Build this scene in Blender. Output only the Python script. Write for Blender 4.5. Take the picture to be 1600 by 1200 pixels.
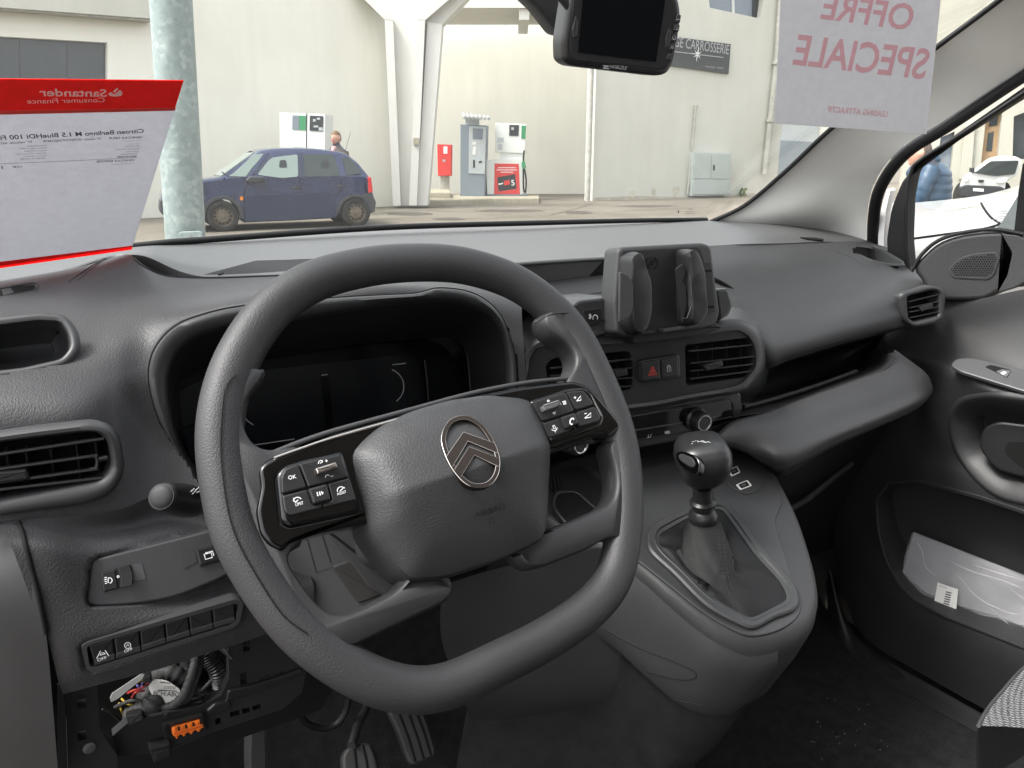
import bpy, bmesh, math, random
from math import sin, cos, tan, pi, radians, degrees, atan2, sqrt, hypot
from mathutils import Vector, Matrix
from mathutils.bvhtree import BVHTree
from mathutils.geometry import tessellate_polygon

random.seed(7)
for o in list(bpy.data.objects):
    bpy.data.objects.remove(o)
scene = bpy.context.scene
COL = scene.collection

# ------------------------------------------------------------------ camera
FPX = 1200.0                       # focal length in pixels of the 1600 px wide photograph
YAW, PIT, CZ = radians(32), radians(16.5), 1.28
CAM = Vector((0, 0, CZ))
FW = Vector((sin(YAW) * cos(PIT), cos(YAW) * cos(PIT), -sin(PIT)))
RT = Vector((cos(YAW), -sin(YAW), 0))
UP = RT.cross(FW)
HF = Vector((sin(YAW), cos(YAW), 0))        # horizontal heading of the lens
cd = bpy.data.cameras.new('camera')
cam = bpy.data.objects.new('camera', cd)
COL.objects.link(cam)
cd.sensor_width = 36
cd.lens = 36 * FPX / 1600
cd.clip_start = 0.02
cd.clip_end = 2000
cam.matrix_world = Matrix((
    (RT.x, UP.x, -FW.x, CAM.x), (RT.y, UP.y, -FW.y, CAM.y), (RT.z, UP.z, -FW.z, CAM.z), (0, 0, 0, 1)))
scene.camera = cam

# ------------------------------------------------------------------ sky, sun, exposure
world = bpy.data.worlds.new('World')
scene.world = world
world.use_nodes = True
SUN_AZ, SUN_EL = radians(170), radians(57)   # measured from +X towards +Y, where the sun stands
nt = world.node_tree
bg = nt.nodes['Background']
sky = nt.nodes.new('ShaderNodeTexSky')
sky.sky_type = 'NISHITA'
sky.sun_disc = False
sky.sun_elevation = SUN_EL
sky.sun_rotation = pi / 2 - SUN_AZ
sky.dust_density = 4.0
sky.air_density = 1.0
hs = nt.nodes.new('ShaderNodeHueSaturation')
hs.inputs['Saturation'].default_value = 0.16       # an even overcast
nt.links.new(sky.outputs[0], hs.inputs['Color'])
nt.links.new(hs.outputs[0], bg.inputs['Color'])
bg.inputs['Strength'].default_value = 0.15
sd = bpy.data.lights.new('sun', 'SUN')
sun = bpy.data.objects.new('sun', sd)
COL.objects.link(sun)
sd.energy = 1.0
sd.angle = radians(14)
sd.color = (1.0, 0.97, 0.92)
sdir = Vector((cos(SUN_EL) * cos(SUN_AZ), cos(SUN_EL) * sin(SUN_AZ), sin(SUN_EL)))
sun.rotation_euler = (-sdir).to_track_quat('-Z', 'Y').to_euler()
scene.view_settings.view_transform = 'Standard'
scene.view_settings.look = 'None'
scene.view_settings.exposure = 1.95
scene.view_settings.gamma = 1.0
scene.cycles.use_denoising = True
scene.cycles.max_bounces = 10
scene.cycles.diffuse_bounces = 5
scene.cycles.transparent_max_bounces = 24
scene.cycles.sample_clamp_indirect = 6.0
scene.cycles.caustics_reflective = False
scene.cycles.caustics_refractive = False

# ------------------------------------------------------------------ pixel <-> place
def ray(px, py):
    return FW + RT * ((px - 800) / FPX) + UP * ((600 - py) / FPX)

def at(px, py, Y=None, X=None, Z=None, D=None):
    """point of the place that the photograph shows at (px,py), at a known X, Y, Z or heading distance D"""
    d = ray(px, py)
    if Y is not None: t = Y / d.y
    elif X is not None: t = X / d.x
    elif Z is not None: t = (Z - CZ) / d.z
    else: t = D / d.dot(HF)
    return CAM + d * t

def pix(P):
    v = Vector(P) - CAM
    f = v.dot(FW)
    return (800 + FPX * v.dot(RT) / f, 600 - FPX * v.dot(UP) / f)

class Plane:
    def __init__(s, o, n):
        s.o = Vector(o); s.n = Vector(n).normalized()
    def hit(s, px, py, off=0.0):
        d = ray(px, py)
        return CAM + d * (((s.o + s.n * off) - CAM).dot(s.n) / d.dot(s.n))
    def loop(s, pts, off=0.0):
        return [s.hit(p[0], p[1], off) for p in pts]
    def shift(s, off):
        return Plane(s.o + s.n * off, s.n)

def plane3(a, b, c):
    n = (b - a).cross(c - a).normalized()
    if n.dot(CAM - a) < 0: n = -n
    return Plane(a, n)

# ------------------------------------------------------------------ outlines
def rc(pts, r=6, k=5):
    """round the corners of a closed polygon (2-D or 3-D); a point may carry its own radius as an extra item"""
    out = []
    n = len(pts)
    for i in range(n):
        p = pts[i]
        rr = r
        if len(p) == 3 and not isinstance(p, Vector): rr = p[2]; p = p[:2]
        P = Vector(p); A = Vector(pts[i - 1][:2] if not isinstance(pts[i - 1], Vector) else pts[i - 1])
        nx = pts[(i + 1) % n]
        B = Vector(nx[:2] if not isinstance(nx, Vector) else nx)
        la, lb = (A - P).length, (B - P).length
        q = min(rr, la * .48, lb * .48)
        if q < 1e-7:
            out.append(P); continue
        a = P + (A - P) * (q / la); b = P + (B - P) * (q / lb)
        for j in range(k + 1):
            t = j / k
            out.append(a * (1 - t) ** 2 + P * (2 * t * (1 - t)) + b * t ** 2)
    return out

def cr(p0, p1, p2, p3, t):
    return .5 * ((2 * p1) + (p2 - p0) * t + (2 * p0 - 5 * p1 + 4 * p2 - p3) * t * t + (3 * p1 - p0 - 3 * p2 + p3) * t ** 3)

def sm(pts, n=6, closed=False):
    """smooth curve through points"""
    P = [Vector(p) for p in pts]
    m = len(P)
    out = []
    for i in range(m if closed else m - 1):
        if closed:
            a, b, c, d = P[i - 1], P[i], P[(i + 1) % m], P[(i + 2) % m]
        else:
            b, c = P[i], P[i + 1]
            a = P[i - 1] if i else b * 2 - c
            d = P[i + 2] if i + 2 < m else c * 2 - b
        for j in range(n):
            out.append(cr(a, b, c, d, j / n))
    if not closed: out.append(P[-1])
    return out

def resample(pts, n, closed=True):
    P = [Vector(p) for p in pts]
    if closed: P = P + [P[0]]
    L = [0]
    for a, b in zip(P, P[1:]): L.append(L[-1] + (b - a).length)
    out = []
    k = 0
    tot = L[-1]
    for i in range(n):
        s = tot * i / (n if closed else n - 1)
        while k < len(L) - 2 and L[k + 1] < s: k += 1
        seg = L[k + 1] - L[k]
        t = 0 if seg < 1e-12 else (s - L[k]) / seg
        out.append(P[k].lerp(P[k + 1], min(1, t)))
    return out

def inset(pts, d):
    """shrink a closed 3-D loop towards its centre by about d metres"""
    c = sum((Vector(p) for p in pts), Vector((0,) * len(pts[0]))) / len(pts)
    out = []
    for p in pts:
        v = Vector(p) - c
        l = v.length
        out.append(c + v * max(0.0, (l - d) / l))
    return out

def inset_n(pts, d, n):
    """offset a closed 3-D loop inwards in the plane with normal n, edge by edge"""
    m = len(pts); out = []
    P = [Vector(p) for p in pts]
    area = Vector((0, 0, 0))
    for i in range(m): area += P[i].cross(P[(i + 1) % m])
    sgn = 1 if area.dot(n) > 0 else -1
    for i in range(m):
        e1 = (P[i] - P[i - 1]); e2 = (P[(i + 1) % m] - P[i])
        if e1.length < 1e-9: e1 = e2
        if e2.length < 1e-9: e2 = e1
        n1 = n.cross(e1).normalized() * sgn; n2 = n.cross(e2).normalized() * sgn
        b = (n1 + n2)
        if b.length < 1e-6: b = n1
        b.normalize()
        k = max(.4, b.dot(n1))
        out.append(P[i] + b * (d / k))
    return out

# ------------------------------------------------------------------ objects
def link(o, parent):
    COL.objects.link(o)
    if parent is not None:
        o.parent = parent
        if parent.type == 'EMPTY':
            o.matrix_parent_inverse = Matrix.Translation(-parent.location)
    return o

def thing(name, label, cat, loc=(0, 0, 0), group=None):
    o = bpy.data.objects.new(name, None)
    o.empty_display_size = .05
    o.location = loc
    COL.objects.link(o)
    o['label'] = label; o['category'] = cat
    if group: o['group'] = group
    return o

def tag(o, label=None, cat=None, group=None, kind=None):
    if label: o['label'] = label
    if cat: o['category'] = cat
    if group: o['group'] = group
    if kind: o['kind'] = kind
    return o

def mk(name, verts, faces, mat, parent=None, smooth=False, angle=40):
    me = bpy.data.meshes.new(name)
    me.from_pydata([tuple(v) for v in verts], [], faces)
    me.validate(clean_customdata=False)
    o = bpy.data.objects.new(name, me)
    if mat is not None: me.materials.append(mat)
    link(o, parent)
    fixn(me)
    if smooth:
        me.shade_smooth()
        if angle < 180:
            me.set_sharp_from_angle(angle=radians(angle))
    return o

def fixn(me):
    bm = bmesh.new(); bm.from_mesh(me)
    bmesh.ops.recalc_face_normals(bm, faces=bm.faces)
    bm.to_mesh(me); bm.free()

def bmobj(name, bm, mat, parent=None, smooth=True, angle=35):
    bmesh.ops.recalc_face_normals(bm, faces=bm.faces)
    me = bpy.data.meshes.new(name)
    bm.to_mesh(me); bm.free()
    o = bpy.data.objects.new(name, me)
    if mat is not None: me.materials.append(mat)
    link(o, parent)
    if smooth:
        me.shade_smooth()
        me.set_sharp_from_angle(angle=radians(angle))
    return o

def grid_faces(nr, nc, wrap=False):
    f = []
    for i in range(nr - 1):
        for j in range(nc if wrap else nc - 1):
            k = (j + 1) % nc
            f.append((i * nc + j, i * nc + k, (i + 1) * nc + k, (i + 1) * nc + j))
    return f

def crgrid(rows, nr, nc):
    R = [sm(r, nc) for r in rows]
    cols = [sm([R[i][j] for i in range(len(R))], nr) for j in range(len(R[0]))]
    return [[cols[j][i] for j in range(len(cols))] for i in range(len(cols[0]))]

def surf(name, rows, mat, parent=None, nr=6, nc=6, cut=None, angle=180, thick=0.0):
    """smooth sheet through a grid of points; cut = outlines in the photograph left open"""
    G = crgrid(rows, nr, nc)
    R, Cn = len(G), len(G[0])
    V = [p for r in G for p in r]
    Fc = grid_faces(R, Cn)
    if cut:
        keep = []
        for f in Fc:
            c = sum((V[i] for i in f), Vector((0, 0, 0))) / 4
            q = pix(c)
            if not any(inside(q, poly) for poly in cut): keep.append(f)
        Fc = keep
    o = mk(name, V, Fc, mat, parent, smooth=True, angle=angle)
    # outward normals: towards the camera on average
    if thick:
        s = o.modifiers.new('thickness', 'SOLIDIFY'); s.thickness = thick; s.offset = -1
    return o

def gridtree(rows, nr=6, nc=6):
    G = crgrid(rows, nr, nc)
    return BVHTree.FromPolygons([p for r in G for p in r], grid_faces(len(G), len(G[0])))

def bvh(*objs):
    V, Fc = [], []
    for o in objs:
        b = len(V)
        V += [v.co.copy() for v in o.data.vertices]
        Fc += [tuple(i + b for i in p.vertices) for p in o.data.polygons]
    return BVHTree.FromPolygons(V, Fc)

def on(tree, px, py, off=0.0):
    d = ray(px, py).normalized()
    loc, n, i, dist = tree.ray_cast(CAM, d)
    if loc is None: return None
    if n.dot(d) > 0: n = -n
    return loc + n * off

def inside(q, poly):
    x, y = q[0], q[1]
    c = False
    n = len(poly)
    for i in range(n):
        x1, y1 = poly[i][0], poly[i][1]; x2, y2 = poly[i - 1][0], poly[i - 1][1]
        if (y1 > y) != (y2 > y) and x < (x2 - x1) * (y - y1) / (y2 - y1) + x1: c = not c
    return c

def loft(name, loops, mat, parent=None, cap0=False, cap1=False, closed=True, angle=40, smooth=True):
    n = len(loops[0])
    V = [p for l in loops for p in l]
    Fc = grid_faces(len(loops), n, closed)
    if cap0: Fc.append(tuple(range(n)))
    if cap1: Fc.append(tuple((len(loops) - 1) * n + i for i in range(n)))
    return mk(name, V, Fc, mat, parent, smooth=smooth, angle=angle)

def solid(name, outline, n, thick, mat, parent=None, bevel=0.0, seg=2, angle=35):
    """plate with a 3-D outline (front face), extruded backwards along -n, front edge rounded"""
    n = Vector(n).normalized()
    P = []
    for p in outline:
        if not P or (Vector(p) - P[-1]).length > 1e-6: P.append(Vector(p))
    if (P[0] - P[-1]).length < 1e-6: P.pop()
    loops = [[p - n * thick for p in P]]
    if bevel > 0:
        for j in range(seg + 1):
            a = pi / 2 * j / seg
            q = inset_n(P, bevel * (1 - cos(a)), n) if j else P
            loops.append([x - n * (bevel * (1 - sin(a))) for x in q])
    else:
        loops.append(P)
    m = len(P)
    V = [p for l in loops for p in l]
    Fc = grid_faces(len(loops), m, True)
    Fc.append(tuple(range(m)))
    top = (len(loops) - 1) * m
    Fc.append(tuple(top + i for i in range(m)))
    o = mk(name, V, Fc, mat, parent, smooth=bevel > 0 or m > 12, angle=angle)
    for e in o.data.edges:          # keep the flat face flat: no normals bleeding in from the rounded edge
        if e.vertices[0] >= top and e.vertices[1] >= top: e.use_edge_sharp = True
    return o

def panel(name, pts, pl, thick, mat, parent=None, off=0.0, bevel=0.0, seg=2, angle=35):
    """plate whose front outline the photograph shows at pts, lying in plane pl"""
    return solid(name, pl.loop(pts, off), pl.n, thick, mat, parent, bevel, seg, angle)

def frames(path, closed=False, up=None):
    P = [Vector(p) for p in path]
    n = len(P)
    T = []
    for i in range(n):
        if closed: t = P[(i + 1) % n] - P[i - 1]
        else: t = P[min(n - 1, i + 1)] - P[max(0, i - 1)]
        T.append(t.normalized())
    N = []
    ref = Vector(up) if up is not None else (Vector((0, 0, 1)) if abs(T[0].z) < .9 else Vector((1, 0, 0)))
    for i in range(n):
        a = ref - T[i] * ref.dot(T[i])
        if a.length < 1e-5: a = Vector((1, 0, 0)) - T[i] * T[i].x
        a.normalize()
        N.append(a)
        if up is None: ref = a
    return P, T, N

def tube(name, path, r, mat, parent=None, seg=12, closed=False, up=None, ry=None, cap=True, angle=50):
    P, T, N = frames(path, closed, up)
    R = r if hasattr(r, '__len__') else [r] * len(P)
    RY = R if ry is None else (ry if hasattr(ry, '__len__') else [ry] * len(P))
    loops = []
    for p, t, n, a, b in zip(P, T, N, R, RY):
        s = t.cross(n)
        loops.append([p + n * (cos(2 * pi * k / seg) * a) + s * (sin(2 * pi * k / seg) * b) for k in range(seg)])
    if closed: loops.append(loops[0])
    return loft(name, loops, mat, parent, cap0=cap and not closed, cap1=cap and not closed, angle=angle)

def ribbon(path, w, n):
    """flat strip polygons along a path lying on a surface with normal n"""
    P = [Vector(p) for p in path]
    V, Fc = [], []
    for i, p in enumerate(P):
        t = (P[min(len(P) - 1, i + 1)] - P[max(0, i - 1)]).normalized()
        nn = n[i] if isinstance(n, list) else n
        s = t.cross(nn).normalized() * (w / 2)
        V += [p - s, p + s]
    for i in range(len(P) - 1):
        Fc.append((2 * i, 2 * i + 1, 2 * i + 3, 2 * i + 2))
    return V, Fc

def strokes(name, lines, pl, w, mat, parent, off=0.0004):
    """print made of thin lines; lines = outlines in the photograph; w in photograph pixels"""
    V, Fc = [], []
    for ln in lines:
        L = pl.loop(ln, off)
        d = (L[0] - CAM).dot(FW) / FPX
        v, f = ribbon(L, w * d, pl.n)
        b = len(V)
        V += v; Fc += [tuple(i + b for i in q) for q in f]
    return mk(name, V, Fc, mat, parent)

def patches(name, polys, pl, mat, parent, off=0.0004):
    V, Fc = [], []
    for p in polys:
        b = len(V)
        V += pl.loop(p, off)
        Fc.append(tuple(range(b, len(V))))
    return mk(name, V, Fc, mat, parent)

def decal_line(name, tree, pts, w, mat, parent, off=0.0006, depth=None):
    """seam or joint laid along a surface: a thin half-round cord just proud of it"""
    P = [on(tree, x, y, off) for x, y in pts]
    P = [p for p in P if p is not None]
    return tube(name, P, w, mat, parent, seg=6)

def lathe(name, prof, o, axis, mat, parent=None, seg=32, angle=40, ref=None, cap0=True, cap1=True):
    """profile [(radius, height)] turned about an axis"""
    ax = Vector(axis).normalized()
    rf = Vector(ref) if ref is not None else (Vector((0, 0, 1)) if abs(ax.z) < .9 else Vector((1, 0, 0)))
    a = (rf - ax * rf.dot(ax)).normalized()
    b = ax.cross(a)
    o = Vector(o)
    loops = [[o + ax * h + (a * cos(2 * pi * k / seg) + b * sin(2 * pi * k / seg)) * max(r, 1e-5) for k in range(seg)] for r, h in prof]
    return loft(name, loops, mat, parent, cap0=cap0, cap1=cap1, angle=angle)

def box(name, lo, hi, mat, parent=None, M=None, bevel=0.0, seg=2):
    bm = bmesh.new()
    bmesh.ops.create_cube(bm, size=1)
    lo, hi = Vector(lo), Vector(hi)
    for v in bm.verts:
        v.co = Vector(((lo.x + hi.x) / 2 + v.co.x * (hi.x - lo.x), (lo.y + hi.y) / 2 + v.co.y * (hi.y - lo.y), (lo.z + hi.z) / 2 + v.co.z * (hi.z - lo.z)))
    if bevel > 0:
        bmesh.ops.bevel(bm, geom=bm.edges[:], offset=bevel, segments=seg, affect='EDGES', profile=.5)
    if M is not None: bm.transform(M)
    return bmobj(name, bm, mat, parent, smooth=bevel > 0)

_txt = {}
def textmesh(body, shear=0.0, bold=False):
    key = (body, shear, bold)
    if key in _txt: return _txt[key]
    cu = bpy.data.curves.new('t', 'FONT')
    cu.body = body
    cu.shear = shear
    cu.resolution_u = 3
    if bold: cu.offset = .018
    o = bpy.data.objects.new('t', cu)
    me = bpy.data.meshes.new_from_object(o)
    vs = [v.co.copy() for v in me.vertices]
    fs = [tuple(p.vertices) for p in me.polygons]
    bpy.data.objects.remove(o); bpy.data.curves.remove(cu); bpy.data.meshes.remove(me)
    _txt[key] = (vs, fs)
    return vs, fs

def text(name, body, pl, p0, p1, mat, parent, off=0.0004, hk=1.0, bold=False, shear=0.0):
    """lettering whose base line the photograph shows from p0 to p1 (p1 left of p0: seen from behind)"""
    vs, fs = textmesh(body, shear, bold)
    x0 = min(v.x for v in vs); x1 = max(v.x for v in vs)
    A, B = pl.hit(*p0, off), pl.hit(*p1, off)
    ex = (B - A)
    k = ex.length / (x1 - x0)
    ex.normalize()
    ey = pl.n.cross(ex)
    if ey.dot(UP) < 0: ey = -ey
    V = [A + ex * ((v.x - x0) * k) + ey * (v.y * k * hk) for v in vs]
    return mk(name, V, fs, mat, parent)
# ------------------------------------------------------------------ materials
def newmat(name):
    m = bpy.data.materials.new(name); m.use_nodes = True
    return m, m.node_tree.nodes, m.node_tree.links, m.node_tree.nodes['Principled BSDF']

def mat(name, col, rough=.5, metal=0.0, spec=.5, grain=0.0, gscale=800, var=0.0, vscale=6.0, rvar=0.0, coat=0.0, sheen=0.0, col2=None, emit=None, trans=0.0, kind='noise'):
    m, N, L, b = newmat(name)
    b.inputs['Base Color'].default_value = (*col, 1)
    b.inputs['Roughness'].default_value = rough
    b.inputs['Metallic'].default_value = metal
    b.inputs['Specular IOR Level'].default_value = spec
    b.inputs['Coat Weight'].default_value = coat
    b.inputs['Coat Roughness'].default_value = .05
    if sheen: b.inputs['Sheen Weight'].default_value = sheen
    if trans: b.inputs['Transmission Weight'].default_value = trans
    if emit:
        b.inputs['Emission Color'].default_value = (*emit[:3], 1); b.inputs['Emission Strength'].default_value = emit[3]
    tc = N.new('ShaderNodeTexCoord')
    if var or rvar or col2:
        nz = N.new('ShaderNodeTexNoise'); nz.inputs['Scale'].default_value = vscale; nz.inputs['Detail'].default_value = 6
        nz.inputs['Roughness'].default_value = .62
        L.new(tc.outputs['Object'], nz.inputs['Vector'])
        if var or col2:
            rp = N.new('ShaderNodeValToRGB')
            rp.color_ramp.elements[0].position = .3; rp.color_ramp.elements[1].position = .7
            c2 = col2 or tuple(min(1, c * (1 + var)) for c in col)
            c1 = col if col2 else tuple(c * (1 - var) for c in col)
            rp.color_ramp.elements[0].color = (*c1, 1); rp.color_ramp.elements[1].color = (*c2, 1)
            L.new(nz.outputs['Fac'], rp.inputs['Fac']); L.new(rp.outputs['Color'], b.inputs['Base Color'])
        if rvar:
            mr = N.new('ShaderNodeMapRange')
            mr.inputs['To Min'].default_value = max(.02, rough - rvar); mr.inputs['To Max'].default_value = rough + rvar
            L.new(nz.outputs['Fac'], mr.inputs['Value']); L.new(mr.outputs['Result'], b.inputs['Roughness'])
    if grain:
        if kind == 'cell':
            g = N.new('ShaderNodeTexVoronoi'); g.feature = 'SMOOTH_F1'; g.inputs['Scale'].default_value = gscale
            g.inputs['Smoothness'].default_value = .6
            wz = N.new('ShaderNodeTexNoise'); wz.inputs['Scale'].default_value = gscale * .35; wz.inputs['Detail'].default_value = 3
            mx = N.new('ShaderNodeVectorMath'); mx.operation = 'MULTIPLY_ADD'
            mx.inputs[1].default_value = (2.2 / gscale,) * 3
            L.new(tc.outputs['Object'], wz.inputs['Vector']); L.new(wz.outputs['Color'], mx.inputs[0]); L.new(tc.outputs['Object'], mx.inputs[2])
            L.new(mx.outputs[0], g.inputs['Vector'])
            out = g.outputs['Distance']
        else:
            g = N.new('ShaderNodeTexNoise'); g.inputs['Scale'].default_value = gscale; g.inputs['Detail'].default_value = 4
            L.new(tc.outputs['Object'], g.inputs['Vector'])
            out = g.outputs['Fac']
        bp = N.new('ShaderNodeBump'); bp.inputs['Strength'].default_value = .9; bp.inputs['Distance'].default_value = grain
        bp.invert = kind == 'cell'
        L.new(out, bp.inputs['Height']); L.new(bp.outputs['Normal'], b.inputs['Normal'])
    return m

M = {}
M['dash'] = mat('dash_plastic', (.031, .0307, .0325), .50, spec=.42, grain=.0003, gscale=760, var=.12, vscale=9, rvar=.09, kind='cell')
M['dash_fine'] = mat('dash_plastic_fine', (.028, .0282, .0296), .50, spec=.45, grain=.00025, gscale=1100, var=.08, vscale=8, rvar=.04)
M['dash_top'] = mat('dash_top_plastic', (.052, .052, .0535), .40, spec=.7, grain=.0002, gscale=900, var=.10, vscale=5, rvar=.05, kind='cell')  # paler than the dash plastic: windscreen glare put into the colour
M['smooth'] = mat('smooth_grey_plastic', (.031, .0315, .033), .45, spec=.48, grain=.00008, gscale=1800, var=.06, vscale=10, rvar=.05)
M['satin'] = mat('satin_black_plastic', (.013, .013, .0137), .35, spec=.5, var=.1, vscale=15, rvar=.06)
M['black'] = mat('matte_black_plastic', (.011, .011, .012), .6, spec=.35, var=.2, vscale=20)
M['void'] = mat('void_black', (.005, .005, .005), .8, spec=.2)  # near-black painting the dark of gaps and recesses; also seams and ink
M['rubber'] = mat('seal_rubber', (.010, .010, .011), .55, spec=.35, grain=.0001, gscale=900)
M['piano'] = mat('gloss_black_trim', (.0015, .0015, .0018), .05, spec=.4, coat=.2, rvar=.02, vscale=30)
M['screen'] = mat('dark_display_glass', (.003, .0035, .0045), .12, spec=.25)
M['screen2'] = mat('dark_display_panel', (.005, .0058, .007), .20, spec=.28)
M['wheel'] = mat('wheel_rim_skin', (.024, .0242, .0258), .52, spec=.40, grain=.00022, gscale=850, var=.10, vscale=12, rvar=.05, kind='cell')
M['spoke'] = mat('wheel_spoke_plastic', (.021, .0212, .0226), .46, spec=.46, grain=.00025, gscale=1100, var=.08, vscale=12, rvar=.04)
M['hub'] = mat('airbag_cover_skin', (.027, .0274, .0288), .50, spec=.42, grain=.00026, gscale=850, var=.07, vscale=12, rvar=.04, kind='cell')
M['bronze'] = mat('dark_satin_emblem', (.052, .042, .037), .32, metal=.85, rvar=.05, vscale=40)
M['bright'] = mat('bright_metal_edge', (.62, .58, .54), .22, metal=1.0)
M['chrome'] = mat('polished_metal', (.55, .55, .54), .15, metal=1.0)
M['lever_metal'] = mat('satin_lever_metal', (.42, .38, .35), .28, metal=1.0)
M['print'] = mat('white_print', (.80, .80, .80), .5)
M['print_dim'] = mat('grey_print', (.34, .34, .35), .5)
M['print_red'] = mat('red_print', (.62, .05, .04), .45)
M['carpet'] = mat('floor_carpet', (.018, .018, .019), .95, spec=.1, grain=.0022, gscale=420, var=.35, vscale=60)
M['leather'] = mat('gaiter_leather', (.0075, .0075, .008), .55, spec=.28, grain=.00016, gscale=900, var=.1, vscale=20, rvar=.06, kind='cell')
M['headliner'] = mat('pillar_fabric_trim', (.84, .83, .80), .85, spec=.2, grain=.0002, gscale=1400, var=.03, vscale=6)
M['seat'] = None
M['door'] = mat('door_plastic', (.021, .020, .021), .47, spec=.46, grain=.0002, gscale=700, var=.1, vscale=7, rvar=.05, kind='cell')
M['door_smooth'] = mat('door_switch_plate', (.055, .055, .058), .40, spec=.5, rvar=.04, vscale=20)
M['body_white'] = mat('white_car_paint', (.80, .80, .79), .22, spec=.5, coat=.6, var=.02, vscale=3)
M['orange'] = mat('orange_connector', (.75, .16, .015), .45)
M['label_white'] = mat('white_label_paper', (.72, .71, .68), .6)
M['tape'] = mat('cloth_tape', (.018, .018, .018), .7, grain=.0005, gscale=500)
M['conduit'] = mat('corrugated_conduit', (.014, .014, .015), .42, spec=.5)
M['grey_metal'] = mat('grey_bracket_metal', (.10, .10, .105), .5, metal=.3, var=.2, vscale=30)
M['steel'] = mat('bare_steel', (.28, .28, .28), .38, metal=1.0)
M['wire_red'] = mat('red_wire', (.45, .04, .03), .5)
M['wire_yellow'] = mat('yellow_wire', (.35, .25, .02), .5)
M['wire_blue'] = mat('violet_wire', (.12, .10, .35), .5)
M['pedal'] = mat('pedal_rubber', (.030, .029, .029), .6, spec=.4, var=.3, vscale=30)
M['white_soft'] = mat('white_plastic', (.60, .60, .58), .45)

# thin clear glass: lets light straight through and mirrors a little at its face
def glass(name, tint=(.97, .98, .97), gloss=.06, rough=.02, haze=0.0):
    m, N, L, b = newmat(name)
    N.remove(b)
    out = N['Material Output']
    tr = N.new('ShaderNodeBsdfTransparent'); tr.inputs[0].default_value = (*tint, 1)
    gl = N.new('ShaderNodeBsdfGlossy'); gl.inputs['Roughness'].default_value = rough
    lw = N.new('ShaderNodeLayerWeight'); lw.inputs['Blend'].default_value = .5      # |cos| based, the same from either side
    pw = N.new('ShaderNodeMath'); pw.operation = 'POWER'; pw.inputs[1].default_value = 5.0
    fr = N.new('ShaderNodeMath'); fr.operation = 'MULTIPLY_ADD'; fr.inputs[1].default_value = .7; fr.inputs[2].default_value = .025
    L.new(lw.outputs['Facing'], pw.inputs[0]); L.new(pw.outputs[0], fr.inputs[0])
    mxx = N.new('ShaderNodeMixShader')
    L.new(fr.outputs[0], mxx.inputs[0]); L.new(tr.outputs[0], mxx.inputs[1]); L.new(gl.outputs[0], mxx.inputs[2])
    last = mxx
    if haze:  # diffuse film stands for the veil of dash reflections
        df = N.new('ShaderNodeBsdfDiffuse'); df.inputs[0].default_value = (.8, .8, .78, 1)
        tl = N.new('ShaderNodeBsdfTranslucent'); tl.inputs[0].default_value = (.8, .8, .78, 1)
        ad = N.new('ShaderNodeMixShader'); ad.inputs[0].default_value = .5
        L.new(df.outputs[0], ad.inputs[1]); L.new(tl.outputs[0], ad.inputs[2])
        nz = N.new('ShaderNodeTexNoise'); nz.inputs['Scale'].default_value = 5; nz.inputs['Detail'].default_value = 8
        tc = N.new('ShaderNodeTexCoord'); L.new(tc.outputs['Object'], nz.inputs['Vector'])
        mr = N.new('ShaderNodeMapRange'); mr.inputs['To Min'].default_value = haze * .6; mr.inputs['To Max'].default_value = haze * 1.4
        L.new(nz.outputs['Fac'], mr.inputs['Value'])
        m2 = N.new('ShaderNodeMixShader')
        L.new(mr.outputs[0], m2.inputs[0]); L.new(mxx.outputs[0], m2.inputs[1]); L.new(ad.outputs[0], m2.inputs[2])
        last = m2
    L.new(last.outputs[0], out.inputs['Surface'])
    return m
M['glass'] = glass('window_glass')
M['windscreen'] = glass('windscreen_glass', haze=.009)

def paper(name, col, tl=.55):
    m, N, L, b = newmat(name)
    b.inputs['Base Color'].default_value = (*col, 1)
    b.inputs['Roughness'].default_value = .7
    b.inputs['Specular IOR Level'].default_value = .25
    tc = N.new('ShaderNodeTexCoord')
    nz = N.new('ShaderNodeTexNoise'); nz.inputs['Scale'].default_value = 120; nz.inputs['Detail'].default_value = 7; nz.inputs['Roughness'].default_value = .7
    L.new(tc.outputs['Object'], nz.inputs['Vector'])
    rp = N.new('ShaderNodeValToRGB')
    rp.color_ramp.elements[0].position = .35; rp.color_ramp.elements[1].position = .68
    rp.color_ramp.elements[0].color = (*[c * .95 for c in col], 1); rp.color_ramp.elements[1].color = (*[min(1, c * 1.03) for c in col], 1)
    L.new(nz.outputs['Fac'], rp.inputs['Fac']); L.new(rp.outputs[0], b.inputs['Base Color'])
    ts = N.new('ShaderNodeBsdfTranslucent'); L.new(rp.outputs[0], ts.inputs[0])
    mx = N.new('ShaderNodeMixShader'); mx.inputs[0].default_value = tl
    L.new(b.outputs[0], mx.inputs[1]); L.new(ts.outputs[0], mx.inputs[2])
    L.new(mx.outputs[0], N['Material Output'].inputs['Surface'])
    return m
M['paper'] = paper('price_sheet_paper', (.56, .557, .59))
M['paper2'] = paper('offer_sheet_paper', (.46, .457, .48))
M['paper_red'] = paper('price_sheet_red', (.93, .06, .055), .62)
M['paper_white'] = paper('unprinted_white', (.96, .92, .92), .5)
M['holder'] = mat('phone_holder_plastic', (.012, .012, .0125), .42, spec=.4, rvar=.05, vscale=25)

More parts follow.
